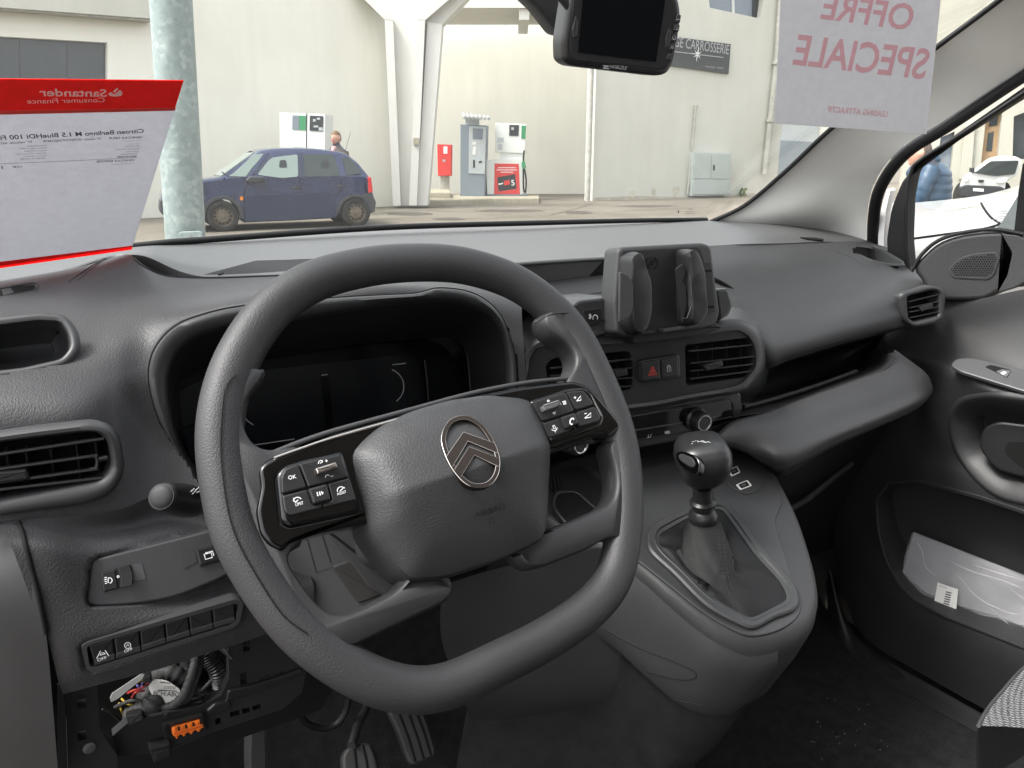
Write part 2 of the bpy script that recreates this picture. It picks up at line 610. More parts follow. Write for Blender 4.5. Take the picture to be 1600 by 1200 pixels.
def seat_fabric():
    m, N, L, b = newmat('seat_dotted_fabric')
    b.inputs['Roughness'].default_value = .9
    b.inputs['Specular IOR Level'].default_value = .15
    tc = N.new('ShaderNodeTexCoord')
    v = N.new('ShaderNodeTexVoronoi'); v.inputs['Scale'].default_value = 330; v.inputs['Randomness'].default_value = .15
    L.new(tc.outputs['Object'], v.inputs['Vector'])
    rp = N.new('ShaderNodeValToRGB')
    rp.color_ramp.elements[0].position = .30; rp.color_ramp.elements[0].color = (.42, .42, .43, 1)
    rp.color_ramp.elements[1].position = .46; rp.color_ramp.elements[1].color = (.022, .022, .024, 1)
    L.new(v.outputs['Distance'], rp.inputs['Fac']); L.new(rp.outputs[0], b.inputs['Base Color'])
    bp = N.new('ShaderNodeBump'); bp.inputs['Distance'].default_value = .0006; bp.invert = True
    L.new(v.outputs['Distance'], bp.inputs['Height']); L.new(bp.outputs[0], b.inputs['Normal'])
    return m
M['seat'] = seat_fabric()
M['seat_plain'] = mat('seat_plain_fabric', (.055, .055, .056), .9, spec=.15, grain=.0008, gscale=900, var=.12, vscale=40)
# ------------------------------------------------------------------ outside: materials
def wallmat(name, c1, c2, streak=.10):
    m = mat(name, c1, .85, spec=.2, grain=.004, gscale=40, col2=c2, vscale=.5)
    N, L = m.node_tree.nodes, m.node_tree.links
    b = N['Principled BSDF']
    src = b.inputs['Base Color'].links[0].from_socket
    tc = N.new('ShaderNodeTexCoord'); mp = N.new('ShaderNodeMapping'); mp.inputs['Scale'].default_value = (2.2, 2.2, .22)
    n2 = N.new('ShaderNodeTexNoise'); n2.inputs['Scale'].default_value = 1.3; n2.inputs['Detail'].default_value = 9; n2.inputs['Roughness'].default_value = .7
    L.new(tc.outputs['Object'], mp.inputs['Vector']); L.new(mp.outputs[0], n2.inputs['Vector'])
    mr = N.new('ShaderNodeMapRange'); mr.inputs['From Min'].default_value = .35; mr.inputs['From Max'].default_value = .65
    mr.inputs['To Min'].default_value = 1 - streak; mr.inputs['To Max'].default_value = 1.0
    L.new(n2.outputs['Fac'], mr.inputs['Value'])
    vm = N.new('ShaderNodeVectorMath'); vm.operation = 'SCALE'
    L.new(src, vm.inputs[0]); L.new(mr.outputs[0], vm.inputs['Scale']); L.new(vm.outputs[0], b.inputs['Base Color'])
    return m
M['render'] = wallmat('cream_render', (.74, .725, .645), (.79, .775, .70), .05)
M['render_w'] = wallmat('white_render', (.54, .535, .475), (.59, .585, .53), .05)
M['render_b'] = wallmat('paler_cream_render', (.80, .785, .70), (.86, .845, .76), .05)  # cream render made paler to offset the shade under the canopy
M['soffit'] = mat('painted_concrete', (.60, .59, .55), .8, spec=.2, var=.04, vscale=.8)
M['column'] = mat('white_painted_column', (.56, .55, .52), .7, spec=.3, var=.03, vscale=2)
M['asphalt'] = mat('worn_forecourt', (.12, .105, .084), .9, spec=.25, grain=.01, gscale=30, col2=(.19, .17, .138), vscale=.45)
M['kerb'] = mat('concrete_kerb', (.32, .29, .22), .9, spec=.2, var=.15, vscale=5)
M['dirt'] = mat('wall_foot_stain', (.42, .39, .32), .9, spec=.1, var=.2, vscale=4)
M['galv'] = None
M['pump_white'] = mat('white_pump_paint', (.66, .68, .65), .4, var=.03, vscale=4)
M['pump_grey'] = mat('blue_grey_paint', (.17, .20, .23), .4, var=.05, vscale=4)
M['pump_silver'] = mat('silver_panel', (.42, .45, .46), .35, metal=.3, var=.04, vscale=6)
M['pump_green'] = mat('green_panel', (.04, .23, .10), .4)
M['red'] = mat('red_paint', (.62, .045, .04), .4)
M['dark'] = mat('dark_panel', (.025, .027, .03), .35)
M['sign'] = mat('dark_sign_panel', (.045, .05, .05), .4)
M['cabinet'] = mat('grey_green_cabinet', (.40, .44, .42), .5, var=.05, vscale=3)
M['pipe_grey'] = mat('grey_downpipe', (.38, .37, .33), .6, var=.2, vscale=6)
M['win_dark'] = mat('dark_window', (.035, .042, .045), .08, spec=.5)
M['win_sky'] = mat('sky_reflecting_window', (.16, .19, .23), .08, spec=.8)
M['car_blue'] = mat('faded_blue_paint', (.010, .019, .066), .22, spec=.6, coat=1.0, var=.12, vscale=3)
M['car_trim'] = mat('grey_black_trim', (.035, .036, .04), .6, var=.15, vscale=8)
M['car_roof'] = mat('dark_roof_paint', (.020, .024, .048), .22, coat=.4)
M['tyre'] = mat('tyre_rubber', (.030, .029, .027), .85, spec=.2, var=.3, vscale=10)
M['rust_rim'] = mat('rusty_steel_rim', (.09, .07, .05), .7, metal=.2, col2=(.17, .14, .105), vscale=12)
M['car_glass'] = mat('tinted_car_glass', (.035, .045, .045), .06, spec=.6)
M['car_glass2'] = mat('pale_car_glass', (.20, .25, .23), .06, spec=.6)
M['lamp_red'] = mat('red_lamp', (.55, .02, .02), .2, coat=.5)
M['lamp_orange'] = mat('orange_lamp', (.75, .22, .02), .2, coat=.5)
M['lamp_clear'] = mat('clear_headlamp', (.60, .60, .56), .12, coat=.8)
M['wood'] = mat('varnished_wood_door', (.28, .17, .08), .5, col2=(.38, .25, .13), vscale=3)
M['skin'] = mat('skin', (.52, .29, .21), .55, var=.06, vscale=20)
M['hair'] = mat('fair_hair', (.13, .075, .035), .7, var=.3, vscale=60)
M['hair_dark'] = mat('grey_brown_hair', (.10, .075, .06), .7, var=.3, vscale=60)
M['jacket_brown'] = mat('brown_jacket', (.035, .025, .02), .7, var=.25, vscale=15)
M['shirt_pink'] = mat('pink_shirt', (.62, .30, .32), .8)
M['jacket_blue'] = mat('blue_quilted_nylon', (.030, .062, .105), .42, spec=.4, grain=.002, gscale=60, var=.1, vscale=6)
M['trousers'] = mat('dark_trousers', (.03, .033, .045), .85)
M['leaf'] = mat('weed_leaf', (.06, .12, .02), .6, var=.3, vscale=20)
def galv():
    m, N, L, b = newmat('galvanised_steel')
    b.inputs['Metallic'].default_value = .15; b.inputs['Roughness'].default_value = .5
    tc = N.new('ShaderNodeTexCoord')
    v = N.new('ShaderNodeTexVoronoi'); v.inputs['Scale'].default_value = 42
    nz = N.new('ShaderNodeTexNoise'); nz.inputs['Scale'].default_value = 9; nz.inputs['Detail'].default_value = 6
    mx = N.new('ShaderNodeMixRGB'); mx.inputs[0].default_value = .6
    L.new(tc.outputs['Object'], v.inputs['Vector']); L.new(tc.outputs['Object'], nz.inputs['Vector'])
    L.new(v.outputs['Color'], mx.inputs[1]); L.new(nz.outputs['Fac'], mx.inputs[2])
    bw = N.new('ShaderNodeRGBToBW'); L.new(mx.outputs[0], bw.inputs[0])
    rp = N.new('ShaderNodeValToRGB')
    rp.color_ramp.elements[0].position = .30; rp.color_ramp.elements[0].color = (.20, .245, .24, 1)
    rp.color_ramp.elements[1].position = .72; rp.color_ramp.elements[1].color = (.34, .39, .375, 1)
    e = rp.color_ramp.elements.new(.55); e.color = (.245, .295, .288, 1)
    L.new(bw.outputs[0], rp.inputs['Fac']); L.new(rp.outputs[0], b.inputs['Base Color'])
    return m
M['galv'] = galv()
M['facade'] = mat('beige_facade', (.40, .385, .33), .85, spec=.2, var=.06, vscale=.8)

# ------------------------------------------------------------------ outside: ground and buildings
def lerp2(a, b, t): return (a[0] + (b[0] - a[0]) * t, a[1] + (b[1] - a[1]) * t)
def vplane(p0, p1):
    """upright plane through two spots on the ground"""
    a, b = at(p0[0], p0[1], Z=0), at(p1[0], p1[1], Z=0)
    n = (b - a).cross(Vector((0, 0, 1))).normalized()
    if n.dot(CAM - a) < 0: n = -n
    return Plane(a, n)
g = mk('ground', [(-400, -400, 0), (400, -400, 0), (400, 400, 0), (-400, 400, 0)], [(0, 1, 2, 3)], M['asphalt'])
tag(g, 'worn grey-brown forecourt', kind='structure')
M['patch'] = mat('tarmac_patch', (.085, .076, .064), .9, spec=.2, grain=.01, gscale=40, var=.2, vscale=2)
for cx, cy, w_, h_ in ((640,334,42,3.2),(800,329,60,2.2),(905,332,26,2.6),(1010,322,48,1.8),(700,342,30,2.2)):
    P = [at(cx + w_ * cos(k * 2 * pi / 14) * random.uniform(.75, 1.1), cy + h_ * sin(k * 2 * pi / 14) * random.uniform(.7, 1.1), Z=.004) for k in range(14)]
    mk('tarmac_patch', P, [tuple(range(14))], M['patch'], g)
for pts in (((600,332),(660,329),(740,331),(820,327)), ((860,336),(900,326),(925,318)), ((960,330),(1040,327),(1110,324))):
    V_, F_ = ribbon([at(x, y, Z=.005) for x, y in sm([Vector(p) for p in pts], 5)], .05, Vector((0, 0, 1)))
    mk('tarmac_joint', V_, F_, M['patch'], g)

def wallslab(name, pl, x0, x1, ztop, mat_, parent, thick=.35, zb=-.05, off=0.0, at_y=300):
    a, b = pl.hit(x0, at_y, off), pl.hit(x1, at_y, off)
    return solid(name, [Vector((a.x, a.y, zb)), Vector((b.x, b.y, zb)), Vector((b.x, b.y, ztop)), Vector((a.x, a.y, ztop))], pl.n, thick, mat_, parent)

WL = vplane((224, 341), (600, 323))
WM_ = Plane(at(824, 303, Z=0), -HF)
WR = vplane((930, 314), (1200, 306))
bl = thing('service_station_building', 'cream rendered service station wall with long dark window and canopy', 'building', at(500, 328, Z=0))
wl_out = [(-200,52),(168,66),(168,124),(-200,120)]
a, b = WL.hit(-260, 300), WL.hit(606, 300)
# wall with a real window opening
def wall_with_holes(name, pl, xa, xb, ztop, holes_px, mat_, parent, depth=.3):
    A_, B_ = pl.hit(xa, 300), pl.hit(xb, 300)
    ex = (B_ - A_); ex.z = 0; ln = ex.length; ex.normalize()
    outer = [Vector((0, -.05, 0)), Vector((ln, -.05, 0)), Vector((ln, ztop, 0)), Vector((0, ztop, 0))]
    hs_ = []
    for h in holes_px:
        hs_.append([Vector(((q - A_).dot(ex), q.z, 0)) for q in pl.loop(h)])
    loops = [outer] + hs_
    tris = tessellate_polygon(loops)
    V2 = [p for l in loops for p in l]
    o = Vector((A_.x, A_.y, 0))
    V = [o + ex * p.x + Vector((0, 0, p.y)) for p in V2]
    n0 = len(V)
    V += [p - pl.n * depth for p in V]
    Fc = [tuple(t) for t in tris]
    k = 0
    for l in loops:
        for i in range(len(l)):
            j = (i + 1) % len(l)
            Fc.append((k + i, k + j, n0 + k + j, n0 + k + i))
        k += len(l)
    return mk(name, V, Fc, mat_, parent)
wall_with_holes('wall', WL, -260, 622, 5.2, [[(-200,45),(168,66.5),(168,124),(-200,128)]], M['render'], bl)
wf = panel('window', [(-205,44),(172,65),(172,127),(-205,130)], WL, .06, M['win_dark'], bl, off=-.16)
for x in (30, 104):
    panel('mullion', [(x, 40), (x + 2, 40), (x + 2, 132), (x, 132)], WL, .04, M['dark'], wf, off=-.15)
panel('window_ledge', [(-205,120),(172,124),(172,129),(-205,127)], WL, .2, M['render_w'], bl, off=.05)
panel('roof_fascia', [(-260,-90),(238,-60),(238,29),(0,11.5),(-260,-8)], WL, .5, M['render_w'], bl, off=.35)
panel('fascia_drip', [(-260,-9),(0,10.5),(238,28),(238,33),(0,15),(-260,-4)], WL, .3, M['pipe_grey'], bl, off=.30)
wallslab('setback_wall', WM_, 600, 945, 7.5, M['render_b'], bl)
# canopy slab over the forecourt and its branching column
def E_(s, d, z): return RT * s + HF * d + Vector((0, 0, z))
cz0 = at(760, 38, D=27.2).z
solid('canopy', [E_(-8, 24.3, cz0), E_(3.6, 24.3, cz0), E_(3.6, 27.3, cz0), E_(-8, 27.3, cz0)], Vector((0, 0, -1)), .35, M['soffit'], bl)
for s_ in (-3.4, .2, 2.9):
    solid('canopy_beam', [E_(s_, 24.4, cz0 - .30), E_(s_ + .3, 24.4, cz0 - .30), E_(s_ + .3, 27.1, cz0 - .30), E_(s_, 27.1, cz0 - .30)], Vector((0, 0, -1)), .295, M['soffit'], bl)
CLP = Plane(at(645, 310, D=20.4), -HF)
panel('canopy_column', [(614,321),(668,321),(691,38),(602,30)], CLP, .5, M['soffit'], bl)
panel('column_head', [(602,30),(691,38),(748,-22),(545,-22)], CLP, .5, M['soffit'], bl, off=-.01)
panel('column_rib', [(614,321),(626,321),(614,32),(601,31)], CLP, .3, M['column'], bl, off=.22)
panel('column_rib', [(639,321),(651,321),(664,32),(652,31)], CLP, .3, M['column'], bl, off=.26)
panel('column_rib', [(651,321),(668,321),(691,38),(668,34)], CLP, .2, M['column'], bl, off=.14)
panel('column_arm', [(601,30.5),(614,31.5),(568,-22),(548,-22)], CLP, .3, M['column'], bl, off=.22)
panel('column_arm', [(652,30.5),(664,31.5),(726,-22),(706,-22)], CLP, .3, M['column'], bl, off=.26)
panel('alarm_box', [(646,215),(654,215.5),(654,226),(646,226)], CLP, .1, M['kerb'], bl, off=.33)
isl_ = thing('pump_island', 'low concrete kerb island under the canopy column', 'kerb', at(640, 318, Z=0))
ip = [at(578, 322, Z=0), at(706, 321, Z=0), at(770, 318, Z=0), at(842, 318, Z=0), at(842, 311, Z=0), at(700, 309, Z=0), at(585, 309, Z=0)]
solid('island_slab', [p + Vector((0, 0, .14)) for p in ip], (0, 0, 1), .14, M['kerb'], isl_, bevel=.03)
solid('island_step', [p + Vector((0, 0, .30)) for p in (at(590, 318, Z=0), at(704, 318, Z=0), at(704, 311, Z=0), at(592, 311, Z=0))], (0, 0, 1), .17, M['kerb'], isl_, bevel=.03)

br = thing('bodyshop_building', 'white rendered body shop wall with dark sign and upper windows', 'building', at(1060, 312, Z=0))
wall_with_holes('wall', WR, 926, 1212, 8.2, [[(1104,-40),(1196,-20),(1190,29.5),(1109,12)]], M['render_w'], br, depth=.45)
uw = panel('window', [(1100,-44),(1200,-24),(1194,33),(1104,15)], WR, .05, M['win_sky'], br, off=-.25)
for q in ([(1143,-40),(1147,-40),(1148,24),(1144,24)], [(1178,-40),(1196,-40),(1196,34),(1176,30)]):
    panel('window_frame', q, WR, .05, M['white_soft'] if q[0][0] < 1150 else M['dark'], uw, off=-.22)
panel('wall_foot', [(928,316),(1202,307),(1202,301),(1140,304),(1060,308),(990,306),(928,309)], WR, .05, M['dirt'], br, off=.006)
sg = panel('sign_board', [(1010,51.5),(1142,69),(1138.5,115.5),(1008,97)], WR, .06, M['sign'], br, off=.07)
text('lettering', 'GARAGE CARROSSERIE', WR, (1022,68), (1138.5,85), M['print_dim'], sg, .075, hk=1.4)
tube('sign_rule', [WR.hit(1030, 78, .076), WR.hit(1130, 90, .076)], .014, M['print_dim'], sg, seg=5)
for k in range(8):
    a_ = radians(45 * k + 10)
    r1 = 12 if k % 2 == 0 else 8
    panel('starburst', [(1090 + cos(a_) * r1, 85 + sin(a_) * r1), (1090 + cos(a_ + 1.4) * 1.1, 85 + sin(a_ + 1.4) * 1.1), (1090 + cos(a_ - 1.4) * 1.1, 85 + sin(a_ - 1.4) * 1.1)], WR, .004, M['print'], sg, off=.08)
text('lettering', 'mécanique - tôlerie', WR, (1102,105), (1130,108), M['print_dim'], sg, .076)
cb = panel('meter_cabinet', [(1084,238),(1142,240),(1139.5,305),(1081,306)], WR, .3, M['cabinet'], br, off=.22)
tag(cb, 'grey double-door meter cabinet')
for q in ([(1086,240),(1111,241),(1109.5,279),(1084.5,279)], [(1113,241),(1140.5,242),(1139,279.5),(1111.5,279)], [(1084.5,282),(1139,282),(1138,303),(1083.5,304)]):
    panel('cabinet_door', q, WR, .03, M['cabinet'], cb, off=.245, bevel=.006)
panel('cabinet_handle', [(1115,258),(1117,258),(1117,266),(1115,266)], WR, .02, M['dark'], cb, off=.27)
def pipe(name, pts, r_, m_, parent, pl, off):
    return tube(name, [pl.hit(x, y, off) for x, y in pts], r_, m_, parent, seg=12)
pipe('standpipe', [(1087,164),(1082,230),(1077,280),(1074,303)], .035, M['pipe_grey'], br, WR, .08)
for y in (166, 200, 262): lathe('pipe_clip', [(.06, -.03), (.06, .03)], WR.hit(1088 - (y - 164) * .093, y, .08), (0, 0, 1), M['pipe_grey'], br, seg=10)
pipe('downpipe', [(926,-20),(924,120),(920,260),(918,316)], .07, M['pipe_grey'], br, WR, .09)
pipe('downpipe', [(1222,-20),(1214,95),(1203,200),(1195,272)], .10, M['pipe_grey'], br, WR, .14)
for (x, y) in ((1213.5,98),(1204,188)): lathe('pipe_clip', [(.14, -.05), (.14, .05)], WR.hit(x, y, .14), (0, 0, 1), M['pipe_grey'], br, seg=12)
# stains and a weed at the wall foot
M['stain'] = mat('damp_stain', (.50, .48, .40), .9, spec=.1, var=.2, vscale=6)
for cx, cy, w_, h_ in ((1022,300,5,10),(1054,300,4,9),(1060,296,3,7),(988,303,5,6)):
    P = [(cx + w_ * cos(k * .7) * random.uniform(.6, 1.1), cy + h_ * sin(k * .7) * random.uniform(.6, 1.1)) for k in range(9)]
    panel('damp_patch', P, WR, .004, M['stain'], br, off=.008)
wd = thing('weed', 'small green weed at the foot of the white wall', 'plant', WR.hit(1160, 312, .15))
wr0 = WR.hit(1160, 312, .18)
for k in range(16):
    a_ = k * 2.4; h_ = .08 + .035 * (k % 7)
    d_ = RT * cos(a_) + HF * sin(a_)
    c_ = wr0 + Vector((0, 0, h_ + .05))
    solid('leaf', [c_, c_ + d_ * .07 + Vector((0, 0, .05)), c_ + d_ * .15 + Vector((0, 0, .02)), c_ + d_ * .08 - Vector((0, 0, .03))], RT.cross(d_) if abs(RT.dot(d_)) < .7 else HF, .002, M['leaf'], wd)
tube('stem', [wr0 + Vector((0, 0, -.02)), wr0 + Vector((.01, 0, .34))], .008, M['leaf'], wd, seg=6)

# farther buildings to the right
bg1 = thing('far_garage', 'pale garage building with grey roller door beyond the white wall', 'building', at(1240, 292, Z=0))
FG = Plane(at(1260, 296, D=38), (-HF + RT * -.15))
panel('wall', [(1180,306),(1330,304),(1330,60),(1520,40),(1520,-20),(1180,-20)], FG, .4, M['render_w'], bg1)
panel('roller_door', [(1200,300),(1276,300),(1279,190),(1203,190)], FG, .1, M['pump_silver'], bg1, off=.06)
panel('door_lower', [(1200,302),(1270,302),(1270,222),(1204,218)], FG, .06, M['pump_grey'], bg1, off=.14)
bg2 = thing('far_house', 'pale house with upper window seen past the offer sheet', 'building', at(1500, 300, D=34))
FH = Plane(at(1480, 200, D=34), -HF)
panel('wall', [(1440,310),(1600,310),(1600,8),(1440,22)], FH, .4, M['render'], bg2)
panel('eave', [(1436,26),(1606,12),(1606,4),(1436,18)], FH, .9, M['wood'], bg2, off=.5)
hwn = panel('window', [(1462,46),(1496,44),(1494,80),(1461,82)], FH, .1, M['win_sky'], bg2, off=.03)
panel('window_frame', [(1477,45),(1480,45),(1479,81),(1476,81)], FH, .05, M['white_soft'], hwn, off=.06)
# street front seen through the side window
bs_ = thing('street_front', 'beige street facade with wooden door seen through the passenger window', 'building', at(1540, 306, D=24))
SF = Plane(at(1530, 300, D=24), (-HF * 1.0 - RT * .35))
wall_with_holes('wall', SF, 1405, 1760, 7.0, [[(1532,262),(1541,182),(1567,170),(1558,255)], [(1582,250),(1584,182),(1640,160),(1640,246)], [(1462,268),(1470,215),(1492,205),(1486,266)]], M['facade'], bs_, depth=.35)
dr = panel('door_leaf', [(1528,270),(1538,176),(1570,164),(1562,262)], SF, .08, M['wood'], bs_, off=-.2)
for q in ([(1541,236),(1544,208),(1553,205),(1550,236)], [(1545,198),(1547,184),(1560,179),(1558,196)], ):
    panel('door_glass', q, SF, .02, M['win_dark'], dr, off=-.18)
panel('window', [(1580,254),(1582,178),(1644,156),(1644,250)], SF, .05, M['win_dark'], bs_, off=-.22)
panel('window', [(1460,272),(1468,211),(1494,201),(1488,270)], SF, .05, M['win_sky'], bs_, off=-.22)
panel('pilaster', [(1499,280),(1508,196),(1524,190),(1517,280)], SF, .3, M['facade'], bs_, off=.12)
panel('door_plate', [(1519,236),(1524,234),(1523,244),(1518,245)], SF, .03, M['pipe_grey'], bs_, off=.02)

# ------------------------------------------------------------------ steel lamp post in front of the van
post = thing('steel_post', 'galvanised steel post with inspection hatch standing in front of the windscreen', 'post', at(288, 378, D=4.0) * 1.0)
pb, pt_ = at(290.5, 378, D=4.0), at(267, 0, D=4.0)
pd = (pt_ - pb).normalized()
b0 = pb + pd * (-(pb.z) / pd.z)
post.location = b0
for_r = 29.5 / FPX * (pb - CAM).dot(FW)
tube('shaft', [b0, pb, pt_, pt_ + pd * 3], [for_r * 1.0, for_r, for_r * .985, for_r * .95], M['galv'], post, seg=40)
HT = Plane(pb - HF * (for_r + .001), -HF)
panel('hatch', rc([(278,366),(282,362),(312,361),(316,364),(317,400),(279,400)], 3), HT, .012, M['galv'], post, off=.008, bevel=.004)
lathe('hatch_bolt', [(.012, 0), (.012, .008), (.001, .009)], HT.hit(297, 372, .008), -HF, M['steel'], post, seg=12)
# ------------------------------------------------------------------ blue hatchback
CS = vplane((348, 362), (556, 354))
M['car_low'] = mat('dusty_lower_panel', (.016, .022, .050), .45, var=.15, vscale=4)
car = thing('blue_hatchback', 'old dark blue five-door hatchback with rusty wheels parked by the pumps', 'car', at(450, 358, Z=0))
ex = (at(556, 354, Z=0) - at(348, 362, Z=0)).normalized()       # towards the tail
cn = CS.n
def wheel_arc(cx, cy, r_, a0, a1, n=10): return [(cx + r_ * cos(radians(a0 + (a1 - a0) * k / n)), cy - r_ * sin(radians(a0 + (a1 - a0) * k / n))) for k in range(n + 1)]
LOW = [(254,330),(251,312),(258,297),(275,289),(316,281),(349,276),(376,273),(420,272),(480,272),(540,272),(570,273),(577,277),(582,296),(587,316),(585,324),(579,330)]
LOW += wheel_arc(556, 333, 26, 10, 170) + [(526,341),(455,345),(382,348)] + wheel_arc(348, 339, 28.5, -8, 188) + [(300,345),(260,340)]
W_ = 1.58
def carbody(name, pts, mat_, w, z_in, bevel):
    """side outline carried across the width, rounded at both flanks"""
    near = CS.loop(pts)
    n = len(near)
    loops = []
    for t, ins in ((0.0, bevel), (bevel * .35, bevel * .3), (bevel, 0), (w - bevel, 0), (w - bevel * .35, bevel * .3), (w, bevel)):
        q = inset_n(near, ins, cn) if ins else near
        loops.append([p - cn * t for p in q])
    return loft(name, loops, mat_, car, cap0=True, cap1=True, angle=25)
body = carbody('body', LOW, M['car_blue'], W_, 0, .045)
# cabin above the waistline leans inwards towards the roof
GHb = [(347,277),(352,273),(576,276),(577,279)]
belt = CS.loop([(347,276),(362,276),(400,276),(440,276),(480,276),(520,276),(560,276),(577,277)], -.03)
roof = CS.loop([(398,239),(406,235.5),(424,233),(450,232),(480,232.5),(510,235),(538,240),(556,252)], -.22)
up_ = [p - cn * (W_ - .06) for p in belt]; upr = [p - cn * (W_ - .44) for p in roof]
mid_ = [a.lerp(b, .58) + cn * .012 for a, b in zip(belt, roof)]
edge_ = [a.lerp(b, .93) + cn * .012 for a, b in zip(belt, roof)]
midf = [a.lerp(b, .58) - cn * .012 for a, b in zip(up_, upr)]
edgf = [a.lerp(b, .93) - cn * .012 for a, b in zip(up_, upr)]
rin = [p - cn * .08 + Vector((0, 0, .012)) for p in roof]; rinf = [p + cn * .08 + Vector((0, 0, .012)) for p in upr]
rcen = [(a + b) / 2 + Vector((0, 0, .035)) for a, b in zip(roof, upr)]
surf('roof', [belt, mid_, edge_, rin, rcen, rinf, edgf, midf, up_], M['car_blue'], car, nr=4, nc=4)
tl_ = [belt[7], roof[7], upr[7], up_[7]]
tn = (tl_[1] - tl_[0]).cross(tl_[2] - tl_[0]).normalized()
if tn.dot(ex) < 0: tn = -tn
solid('rear_screen', tl_, tn, .03, M['car_glass'], car)
GP = plane3(belt[2], belt[5], roof[3])
for nm, q, mm_ in (('side_window', [(402,273),(420,250),(426,246),(465,241),(466,276),(440,278)], 'car_glass2'), ('side_window', [(475,241),(520,241),(530,258),(532,275),(476,276)], 'car_glass'), ('side_window', [(534,245),(546,247),(556,256),(565,271),(541,274)], 'car_glass')):
    w_ = panel(nm, rc(q, 4), GP, .02, M[mm_], car, off=.034)
    panel('window_rubber', rc([(p[0] + (p[0] - 490) * 0, p[1]) for p in q], 4), GP, .01, M['car_trim'], w_, off=.024)
for cx in (442, 508):
    # seat backs showing through the glass
    panel('headrest', rc([(cx-6,262),(cx-5,250),(cx+5,250),(cx+7,262)], 3), GP, .004, M['dark'], car, off=.037)
wsf = [belt[0] - cn * .10, roof[0] - cn * .06, upr[0] + cn * .06, up_[0] + cn * .10]
fn = (wsf[1] - wsf[0]).cross(wsf[2] - wsf[0]).normalized()
if fn.dot(ex) > 0: fn = -fn
solid('front_screen', [p + fn * .015 for p in wsf], fn, .02, M['car_glass2'], car)
q = CS.loop([(356,275),(365,271),(398,241),(416,238),(400,262),(388,276)], -.04)
panel('front_screen_side', rc([(357,275),(364,271),(397,241),(414,240),(394,262),(384,276)], 2), GP, .01, M['car_glass2'], car, off=.030)
panel('pillar', [(384,277),(396,261),(413,239),(420,239),(401,264),(391,277)], GP, .01, M['car_blue'], car, off=.036)
panel('pillar', [(465,240),(475,240),(476,277),(466,277)], GP, .01, M['car_roof'], car, off=.036)
panel('pillar', [(521,241),(533,244),(541,275),(532,276)], GP, .01, M['car_blue'], car, off=.036)
tube('wiper', [GP.hit(347, 269, .1), GP.hit(357, 276, .12)], .012, M['dark'], car, seg=6)
panel('side_moulding', rc([(383,306),(520,299),(524,306),(522,340),(456,344),(383,347)], 4), CS, .02, M['car_low'], car, off=.010, bevel=.006)
for pts, m_ in ((wheel_arc(348, 339, 33, -4, 184, 14) + wheel_arc(348, 339, 27.5, 184, -4, 14), 'car_trim'), (wheel_arc(556, 333, 30, 4, 176, 14) + wheel_arc(556, 333, 25, 176, 4, 14), 'car_trim')):
    panel('wheel_arch', pts, CS, .05, M[m_], car, off=.025, bevel=.006)
panel('front_bumper', rc([(249,331),(250,312),(300,309),(312,322),(312,346),(262,342)], 5), CS, .6, M['car_trim'], car, off=.012, bevel=.02)
panel('rear_bumper', rc([(581,302),(588,316),(586,326),(579,332),(572,322),(566,310),(570,302)], 3), CS, .6, M['car_trim'], car, off=.014, bevel=.01)
panel('tail_lamp', rc([(575,277),(580,276),(583,300),(576,302)], 2), CS, .25, M['lamp_red'], car, off=.02, bevel=.01)
panel('side_indicator', rc([(375,307),(380,307),(380,313),(375,313)], 1.5), CS, .02, M['lamp_orange'], car, off=.016)
panel('mirror', rc([(384,282),(390,276),(412,276),(415,282),(408,286),(388,286)], 3), CS, .12, M['car_trim'], car, off=.14, bevel=.02)
for q in ([(455,292),(468,291.5),(467,295.5),(456,296)], [(524,289),(536,288.5),(536,292.5),(525,293)]):
    panel('door_handle', rc(q, 1.5), CS, .03, M['car_trim'], car, off=.03, bevel=.006)
for ln in ([(388,284),(381,300),(382,345)], [(468,277),(471,300),(470,342)], [(533,277),(533,296),(524,308)]):
    tube('door_gap', [CS.hit(x, y, .001) for x, y in ln], .006, M['void'], car, seg=5)
for cx, cy, rpx in ((348, 338, 24), (556, 332, 22.5)):
    c_ = CS.hit(cx, cy, -.02)
    r_ = rpx / FPX * (c_ - CAM).dot(FW)
    for t in (0, -1.28):
        cc = c_ + cn * t
        ty = lathe('wheel', [(r_ * .62, -.14), (r_ * .93, -.14), (r_, -.10), (r_, .02), (r_ * .94, .045), (r_ * .70, .05), (r_ * .62, .035)], cc, cn, M['tyre'], car, seg=40, cap0=False, cap1=False)
        rm = lathe('wheel_rim', [(r_ * .66, .045), (r_ * .63, .03), (r_ * .58, .0), (r_ * .42, .012), (r_ * .36, .028), (r_ * .18, .024), (r_ * .14, .035), (.005, .036)], cc, cn, M['rust_rim'], ty, seg=32, cap0=False)
        if t == 0:
            for k in range(12):
                a_ = 2 * pi * k / 12
                d_ = Vector((0, 0, 1)) * sin(a_) + ex * cos(a_)
                lathe('vent_hole', [(r_ * .055, .0), (r_ * .055, .006)], cc + d_ * (r_ * .49) + cn * .012, cn, M['void'], ty, seg=8)
tube('aerial', [GP.hit(538, 242, -.3), GP.hit(548, 206, -.2)], .004, M['dark'], car, seg=5)

